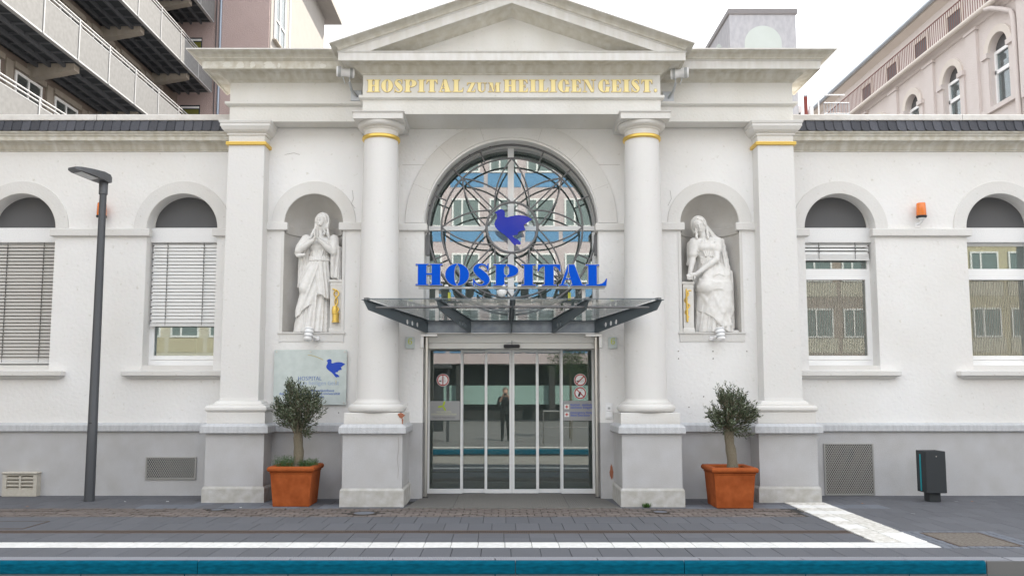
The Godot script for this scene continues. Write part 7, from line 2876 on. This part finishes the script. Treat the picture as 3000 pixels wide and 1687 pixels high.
func block_vent():
	var t := thing("block_vent", "weathered white concrete vent block with louvre slots at the foot of the left wall", "vent", Vector3(-7.99, 0.0, WZ + 0.03))
	var mb := MB.new()
	for e in [[-0.30, -0.235, 0.0, 0.36], [-0.03, 0.0, 0.11, 0.36], [0.20, 0.26, 0.0, 0.36], [-0.235, 0.20, 0.0, 0.11], [-0.235, 0.20, 0.335, 0.36]]:
		mb.cbox(e[0], e[1], e[2], e[3], 0.0, 0.125, 0.006)
	part("block", mb, M.vent_white, t)
	mb = MB.new()
	mb.cbox(-0.31, 0.27, 0.36, 0.395, 0.0, 0.145, 0.012)
	part("cap_slab", mb, M.vent_white, t)
	for c in [[-0.235, -0.03], [0.0, 0.20]]:
		for k in 4:
			mb = MB.new()
			var y := 0.125 + 0.058 * k
			mb.bar(Vector3(c[0], y, 0.09), Vector3(c[1], y, 0.09), 0.075, 0.022, Vector3(0, 0.9, 0.45))
			part("louvre", mb, M.vent_white, t)
	mb = MB.new()
	mb.box(-0.235, 0.20, 0.11, 0.335, 0.002, 0.012)
	part("dark_back", mb, M.soffit, t)

# ------------------------------------------------------------------ things on the pavement
func build_street_things():
	street_lamp()
	litter_bin()
	planter("terracotta_planter", "square terracotta planter with thick rim and grassy herbs below the glass plaque", Vector3(-3.285, 0.0, 0.635), 0.54, 0.66, 0.60)
	planter("terracotta_planter", "square terracotta planter with bare soil beside the right pilaster", Vector3(3.255, 0.0, 0.82), 0.53, 0.64, 0.60)
	olive("olive_tree", "small olive tree in the left planter in front of the plaque", Vector3(-3.255, 0.545, 0.64), Vector3(-0.005, 0.52, 0.0), Vector3(-0.02, 0.88, 0.0), Vector3(0.40, 0.46, 0.36), 11)
	olive("olive_tree", "small olive tree with leaning mossy trunk in the right planter", Vector3(3.315, 0.545, 0.80), Vector3(-0.045, 0.60, 0.0), Vector3(0.03, 0.83, 0.0), Vector3(0.36, 0.43, 0.33), 12)
	herbs()
	ground_fittings()
	doormat()

func street_lamp():
	var t := thing("street_lamp", "slim dark grey street lamp with flat head in front of the left wing", "street lamp", Vector3(-6.59, 0.0, 0.28))
	var mb := MB.new()
	mb.lathe(0, 0, [Vector2(0.078, -0.02), Vector2(0.078, 0.0), Vector2(0.075, 0.9), Vector2(0.074, 1.2), Vector2(0.072, 1.21), Vector2(0.062, 3.4), Vector2(0.052, 5.03)], 32, true)
	part("pole", mb, M.post, t)
	mb = MB.new()
	mb.lathe(0, 0, [Vector2(0.052, 4.86), Vector2(0.066, 4.865), Vector2(0.068, 5.05), Vector2(0.06, 5.06), Vector2(0.0, 5.06)], 28, true)
	part("collar", mb, M.post_head, t)
	# flat head pointing to the street and left
	var head := MB.new()
	head.xf = Transform3D(Basis(Vector3.UP, deg_to_rad(-118.0)), Vector3(0, 5.05, 0))
	# local +x to the pole's front; outline in plan (x forward, z across)
	var st := [[-0.10, 0.07, 0.02, 0.10], [-0.05, 0.10, 0.0, 0.135], [0.08, 0.135, 0.02, 0.15], [0.30, 0.145, 0.055, 0.145], [0.48, 0.13, 0.075, 0.135], [0.56, 0.09, 0.09, 0.125]]
	for i in st.size() - 1:
		var a = st[i]
		var b = st[i + 1]
		var f := func(e, w, top): return Vector3(e[0], e[3] if top else e[2], e[1] * w)
		var sx := [-1.0, 1.0]
		head.quad(f.call(a, 1, true), f.call(b, 1, true), f.call(b, -1, true), f.call(a, -1, true))
		head.quad(f.call(a, -1, false), f.call(b, -1, false), f.call(b, 1, false), f.call(a, 1, false))
		head.quad(f.call(a, 1, false), f.call(b, 1, false), f.call(b, 1, true), f.call(a, 1, true))
		head.quad(f.call(b, -1, false), f.call(a, -1, false), f.call(a, -1, true), f.call(b, -1, true))
	for e in [[st[0], 1], [st[5], -1]]:
		var q = e[0]
		head.quad(Vector3(q[0], q[2], -q[1] * e[1]), Vector3(q[0], q[2], q[1] * e[1]), Vector3(q[0], q[3], q[1] * e[1]), Vector3(q[0], q[3], -q[1] * e[1]))
	part("lamp_head", head, M.post_head, t)
	mb = MB.new()
	mb.xf = Transform3D(Basis(Vector3.UP, deg_to_rad(-118.0)), Vector3(0, 5.05, 0))
	mb.quad(Vector3(0.16, 0.026, -0.10), Vector3(0.46, 0.066, -0.10), Vector3(0.46, 0.066, 0.10), Vector3(0.16, 0.026, 0.10))
	part("led_window", mb, M.led, t)
	mb = MB.new()
	mb.cbox(-0.02, 0.02, 1.20, 1.215, 0.066, 0.076, 0.002)
	part("door_lock", mb, M.black, t)

func litter_bin():
	var t := thing("litter_bin", "dark grey box litter bin on a post with turquoise stripe before the right wing", "litter bin", Vector3(6.555, 0.0, 0.30))
	var mb := MB.new()
	mb.ring([Vector2(-0.152, 0.15), Vector2(0.152, 0.15), Vector2(0.152, -0.15), Vector2(-0.152, -0.15)], [[-0.01, 0.14], [0.0, 0.145], [0.0, 0.775], [-0.004, 0.78], [-0.022, 0.78], [-0.024, 0.74]], true, true)
	part("box", mb, M.bin, t)
	mb = MB.new()
	mb.cbox(-0.125, 0.125, 0.60, 0.745, -0.125, 0.125, 0.002)
	part("liner", mb, M.black, t)
	mb = MB.new()
	mb.box(-0.155, -0.1525, 0.16, 0.725, -0.045, -0.005)
	part("turquoise_stripe", mb, M.turquoise, t)
	mb = MB.new()
	mb.cbox(-0.085, 0.085, 0.0, 0.139, -0.085, 0.085, 0.008)
	part("post", mb, M.bin, t)
	mb = MB.new()
	mb.xf = Transform3D(Basis(Vector3.RIGHT, PI / 2), Vector3(0.01, 0.70, 0.15))
	mb.lathe(0, 0, [Vector2(0.008, -0.001), Vector2(0.008, 0.003), Vector2(0.0, 0.004)], 10)
	part("lock", mb, M.stainless, t)

func planter(called: String, label: String, at: Vector3, bottom: float, top: float, h: float):
	var t := thing(called, label, "planter", at, "terracotta planters")
	var b := bottom / 2
	var sq := [Vector2(-b, b), Vector2(b, b), Vector2(b, -b), Vector2(-b, -b)]
	var g := (top - bottom) / 2
	var mb := MB.new()
	mb.ring(sq, [[-0.006, 0.0], [0.0, 0.008], [g * 0.62, h - 0.115], [g * 0.62 + 0.010, h - 0.110], [g * 0.62 + 0.012, h - 0.098], [g * 0.62 + 0.004, h - 0.092]], true, true)
	part("body", mb, M.terracotta, t)
	mb = MB.new()
	var prof := [[g * 0.62 + 0.002, h - 0.092]]
	for i in 9:
		var a := -PI / 2 + PI * i / 8
		prof.append([g * 0.62 + 0.006 + 0.032 * cos(a) + 0.004, h - 0.048 + 0.040 * sin(a)])
	prof.append([g * 0.62 - 0.035, h - 0.010])
	prof.append([g * 0.62 - 0.055, h - 0.03])
	prof.append([g * 0.62 - 0.065, h - 0.16])
	mb.ring(sq, prof, true, false)
	part("rim", mb, M.terracotta, t)
	mb = MB.new()
	var r := b + g * 0.62 - 0.058
	var k := 8
	for i in k:
		for j in k:
			var f := func(p, q): return Vector3(-r + 2 * r * p / k, h - 0.075 + 0.012 * sin(p * 2.1 + q * 1.3) * cos(q * 1.7), r - 2 * r * q / k)
			mb.quad(f.call(i, j), f.call(i + 1, j), f.call(i + 1, j + 1), f.call(i, j + 1))
	part("soil", mb, M.soil, t)

func olive(called: String, label: String, at: Vector3, fork: Vector3, cc: Vector3, rad: Vector3, seed_: int):
	var t := thing(called, label, "olive tree", at, "potted olive trees")
	var r := RandomNumberGenerator.new()
	r.seed = seed_
	var mb := MB.new()
	var base := Vector3(0.0, -0.03, 0.0)
	var pts := []
	var rr := []
	for i in 9:
		var u := i / 8.0
		pts.append(base.lerp(fork, u) + Vector3(0.006 * sin(u * 7.0 + seed_), 0, 0.006 * cos(u * 5.0)))
		rr.append(lerpf(0.080, 0.066, u) + 0.006 * sin(u * 17.0) + (0.012 if i == 0 else 0.0))
	mb.tube(pts, rr, 14)
	part("trunk", mb, M.bark, t)
	var twigs := MB.new()
	var leaves := MB.new()
	leaves.colored = true
	var limb := []
	for i in 9:
		var a := TAU * i / 9 + r.randf_range(-0.25, 0.25)
		var e := r.randf_range(0.15, 1.25)
		var d := Vector3(cos(a) * cos(e) * rad.x, sin(e) * rad.y, sin(a) * cos(e) * rad.z) * r.randf_range(0.55, 0.75)
		var p0 := fork - Vector3(0, r.randf_range(0.0, 0.10), 0)
		var p2 := cc + d + Vector3(0, -0.10, 0)
		var p1 := p0.lerp(p2, 0.45) + Vector3(0, 0.06, 0) + Vector3(cos(a), 0, sin(a)) * 0.03
		twigs.tube([p0, p1, p2], [0.026, 0.016, 0.007], 6, false)
		limb.append([p1, p2])
	var shoots := 0
	while shoots < 430:
		# a point in the crown, uneven
		var q := Vector3(r.randf_range(-1, 1), r.randf_range(-1, 1), r.randf_range(-1, 1))
		if q.length() > 1.0: continue
		var lump := 0.74 + 0.26 * sin(q.x * 5.1 + seed_) * cos(q.z * 4.3 + q.y * 2.0) + 0.24 * sin(q.y * 6.0 + q.x * 4.0 + seed_)
		if q.length() > lump: continue
		if q.y < -0.55 and r.randf() < 0.45: continue
		if q.length() < 0.35 and r.randf() < 0.5: continue
		shoots += 1
		var p := cc + q * rad
		var out := (p - (fork + Vector3(0, 0.05, 0))).normalized()
		var dir := (out + Vector3(r.randf_range(-0.5, 0.5), r.randf_range(-0.1, 0.75), r.randf_range(-0.5, 0.5))).normalized()
		var L := r.randf_range(0.09, 0.20) * (1.25 if q.y > 0.55 else 1.0)
		var tip := p + dir * L * 0.6
		var root := p - dir * L * 0.4
		twigs.tube([root - out * 0.05, root, tip], [0.0035, 0.003, 0.0012], 4, false)
		var n := int(L / 0.013)
		var tone := r.randf_range(0.75, 1.2)
		var side := dir.cross(Vector3.UP).normalized()
		var up := side.cross(dir)
		for i in n:
			var u := (i + 0.5) / n
			var c := root.lerp(tip, u)
			var phi := (i % 2) * PI + (i / 2) * 1.57 + r.randf_range(-0.4, 0.4)
			var ax := (side * cos(phi) + up * sin(phi))
			var ld := (ax * r.randf_range(0.6, 1.0) + dir * r.randf_range(0.5, 1.0)).normalized()
			var wv := ld.cross(dir + Vector3(r.randf_range(-0.4, 0.4), r.randf_range(-0.4, 0.4), r.randf_range(-0.4, 0.4))).normalized()
			var ll := r.randf_range(0.042, 0.068)
			var lw := ll * r.randf_range(0.13, 0.17)
			var bright := tone * r.randf_range(0.8, 1.2)
			var silver := 1.0 if r.randf() < 0.22 else 0.0
			leaves.col = Color(lerpf(0.060, 0.19, silver) * bright, lerpf(0.082, 0.22, silver) * bright, lerpf(0.040, 0.15, silver) * bright)
			var nn := ld.cross(wv).normalized() * 0.004
			var a0 := c + ld * 0.004
			var m0 := c + ld * ll * 0.5
			var tipp := c + ld * ll - nn
			leaves.tri(a0, m0 + wv * lw, tipp)
			leaves.tri(a0, tipp, m0 - wv * lw)
	part("branches", twigs, M.bark, t)
	part("crown", leaves, M.leaf, t)

func herbs():
	for e in [[Vector3(-3.44, 0.53, 0.70), 0.15, 0.14, "feathery green herb at the left side of the left planter", 31], [Vector3(-3.10, 0.53, 0.68), 0.13, 0.10, "low green herb at the right side of the left planter", 32]]:
		var t := thing("planter_herb", e[3], "herb", e[0], "herbs in the left planter")
		var r := RandomNumberGenerator.new()
		r.seed = e[4]
		var mb := MB.new()
		mb.colored = true
		for i in 260:
			var p := Vector3(r.randf_range(-1, 1), 0, r.randf_range(-1, 1))
			if p.length() > 1: continue
			p *= Vector3(e[1], 0, e[1] * 0.9)
			var h: float = e[2] * r.randf_range(0.5, 1.25) + 0.03
			var top := p * 1.25 + Vector3(r.randf_range(-0.03, 0.03), h, r.randf_range(-0.03, 0.03))
			for k in 9:
				var c := p.lerp(top, 0.15 + 0.85 * k / 8.0)
				var d := Vector3(r.randf_range(-1, 1), r.randf_range(-0.2, 0.9), r.randf_range(-1, 1)).normalized()
				var w := d.cross(Vector3(r.randf(), r.randf(), r.randf())).normalized() * 0.0035
				var b := r.randf_range(0.6, 1.25)
				mb.col = Color(0.055 * b, 0.115 * b, 0.030 * b)
				mb.tri(c - w, c + w, c + d * 0.026)
		part("foliage", mb, M.leaf, t)
	# weed at the pedestal
	var t := thing("weed_tuft", "tiny green weed at the foot of the right column pedestal", "weed", Vector3(1.98, 0.0, 0.99))
	var r := RandomNumberGenerator.new()
	r.seed = 40
	var mb := MB.new()
	mb.colored = true
	for i in 60:
		var d := Vector3(r.randf_range(-1, 1), r.randf_range(0.3, 1.2), r.randf_range(-0.4, 1)).normalized()
		var w := d.cross(Vector3.UP).normalized() * 0.008
		var c := Vector3(r.randf_range(-0.05, 0.05), 0, r.randf_range(-0.02, 0.03))
		mb.col = Color(0.07, 0.16, 0.03) * r.randf_range(0.7, 1.3)
		mb.tri(c, c + d * 0.04 + w, c + d * 0.08)
		mb.tri(c, c + d * 0.08, c + d * 0.04 - w)
	part("leaves", mb, M.leaf, t)

func round_cover(x: float, z: float, r: float, label: String):
	var t := thing("round_cover", label, "manhole cover", Vector3(x, 0.0, z), "round covers in the cobbles")
	var mb := MB.new()
	mb.lathe(0, 0, [Vector2(r, -0.03), Vector2(r, 0.003), Vector2(r - 0.02, 0.004), Vector2(r - 0.022, -0.004)], 32)
	part("ring", mb, M.iron, t)
	mb = MB.new()
	mb.lathe(0, 0, [Vector2(r - 0.024, -0.03), Vector2(r - 0.024, 0.001), Vector2(0.0, 0.002)], 32)
	part("lid", mb, M.slab_light[0], t)

func ground_fittings():
	round_cover(-2.09, 1.54, 0.17, "round grey cover in the cobbles before the left column")
	round_cover(-4.27, 1.2, 0.12, "small round cover in the cobbles before the left pilaster")
	round_cover(2.10, 1.42, 0.12, "round cover in the cobbles before the right column")
	# slot drain
	var t := thing("slot_drain", "long rusty slotted drain grating across the pavement", "drain")
	var mb := MB.new()
	mb.box(-20, 4.10, -0.05, -0.045, 2.966, 3.182)
	part("channel", mb, M.black, t)
	mb = MB.new()
	mb.box(-20, 4.09, -0.05, -0.001, 2.966, 3.005)
	mb.box(-20, 4.09, -0.05, -0.001, 3.143, 3.182)
	part("side_bars", mb, M.iron_rust, t)
	mb = MB.new()
	var x := -9.0
	while x < 4.08:
		mb.box(x, x + 0.013, -0.04, -0.002, 3.005, 3.143)
		x += 0.028
	part("cross_bars", mb, M.iron_rust, t).set_meta("kind", "stuff")
	# square manhole with stone-filled lid at the right
	t = thing("square_manhole", "large square manhole with rusty frame and concrete filled lid at the right", "manhole cover", Vector3(5.24, 0.005, 3.62))
	mb = MB.new()
	mb.ring([Vector2(-0.36, 0.44), Vector2(0.36, 0.44), Vector2(0.36, -0.44), Vector2(-0.36, -0.44)], [[0.0, -0.05], [0.0, 0.004], [-0.025, 0.005], [-0.026, -0.01]], true)
	part("frame", mb, M.iron_rust, t)
	mb = MB.new()
	mb.cbox(-0.332, 0.332, -0.05, 0.002, -0.412, 0.412, 0.005)
	part("lid", mb, M.manhole, t)
	var stone := slab_mesh(0.088, 0.082, 0.05, 0.008)
	for i in 12:
		for e in [[-0.53 + i * 0.096, 0.49, 0], [-0.53 + i * 0.096, -0.49, 0]]:
			if e[0] > 0.55: continue
			var o := part("sett", stone, M.slab_light[i % 2], t, Vector3(e[0], rng.randf_range(0.002, 0.008), e[1]))
			o.rotation.y = rng.randf_range(-0.08, 0.08)
	for i in 10:
		for xx in [-0.415, -0.51, 0.415, 0.51]:
			var o := part("sett", stone, M.slab_light[i % 2], t, Vector3(xx, rng.randf_range(0.002, 0.008), -0.42 + i * 0.094))
			o.rotation.y = rng.randf_range(-0.08, 0.08) + PI / 2
	# tile-filled cover at the left
	t = thing("recessed_cover", "square recessed cover filled with paving at the left edge", "manhole cover", Vector3(-6.43, 0.004, 2.60))
	mb = MB.new()
	mb.ring([Vector2(-0.33, 0.29), Vector2(0.33, 0.29), Vector2(0.33, -0.31), Vector2(-0.33, -0.31)], [[0.0, -0.05], [0.0, 0.003], [-0.012, 0.0035], [-0.012, -0.01]], true)
	part("frame", mb, M.iron_rust, t)
	mb = MB.new()
	mb.cbox(-0.315, 0.315, -0.05, 0.001, -0.295, 0.275, 0.004)
	part("filling", mb, M.slab[2], t)
	# litter: scraps and a few leaves
	var k := 0
	for e in [[-6.0, 0.35, 0.7], [-5.35, 0.33, 0.2], [-4.0, 1.0, 0.4], [6.9, 0.35, 0.9], [7.15, 0.33, 0.1], [5.6, 1.6, 0.8], [-7.2, 0.9, 0.3], [5.35, 0.55, 0.2]]:
		var s := thing("litter_scrap", ["white paper scrap by the street lamp", "pale scrap on slabs left of the left pilaster", "white scrap before the left planter", "white scrap on slabs right of the bin", "brown leaf by the wall right of the bin", "white scrap on slabs below the bin", "brown leaf by the cobbles at far left", "brown leaf near the tall mesh panel"][k], "litter", Vector3(e[0], 0.0, e[1]))
		mb = MB.new()
		mb.prism(PackedVector2Array([Vector2(-0.025, -0.012), Vector2(0.01, -0.016), Vector2(0.028, 0.004), Vector2(-0.008, 0.016)]), 0.0, 0.002)
		var o := part("scrap", mb, plain(0.6, 0.6, 0.6, 0.8) if k in [0, 1, 2, 3, 5] else plain(0.28, 0.14, 0.06, 0.8), s, Vector3(0, 0.002, 0))
		o.rotation = Vector3(-PI / 2 + 0.12, e[2] * 3.0, 0)
		k += 1

func doormat():
	var t := thing("entrance_mat", "grey ribbed entrance matting in front of the sliding doors", "doormat")
	# three fields fanning out of the porch
	var f := [[[-1.40, -0.56], [-0.86, -0.56], [-0.88, 1.06], [-1.58, 1.06]], [[-0.855, -0.56], [0.845, -0.56], [0.835, 1.06], [-0.875, 1.06]], [[0.85, -0.56], [1.40, -0.56], [1.59, 1.06], [0.84, 1.06]]]
	for i in 3:
		var mb := MB.new()
		var q = f[i]
		mb.quad(Vector3(q[3][0], 0.004, q[3][1]), Vector3(q[2][0], 0.004, q[2][1]), Vector3(q[1][0], 0.004, q[1][1]), Vector3(q[0][0], 0.004, q[0][1]))
		mb.quad(Vector3(q[3][0], -0.05, q[3][1]), Vector3(q[2][0], -0.05, q[2][1]), Vector3(q[2][0], 0.004, q[2][1]), Vector3(q[3][0], 0.004, q[3][1]))
		var base := part("mat_field", mb, M.mat, t)
		mb = MB.new()
		var n := 22 if i != 1 else 44
		for k in n:
			var u := (k + 0.5) / n
			var a := Vector3(lerpf(q[0][0], q[1][0], u), 0.005, q[0][1] + 0.03)
			var b := Vector3(lerpf(q[3][0], q[2][0], u), 0.005, q[3][1] - 0.02)
			mb.bar(a, b, 0.016, 0.006)
		part("ribs", mb, M.rubber if i != 1 else M.mat, base)
	var mb2 := MB.new()
	mb2.box(-1.59, 1.60, -0.03, 0.006, 1.062, 1.078)
	part("edge_bar", mb2, M.stainless, t)
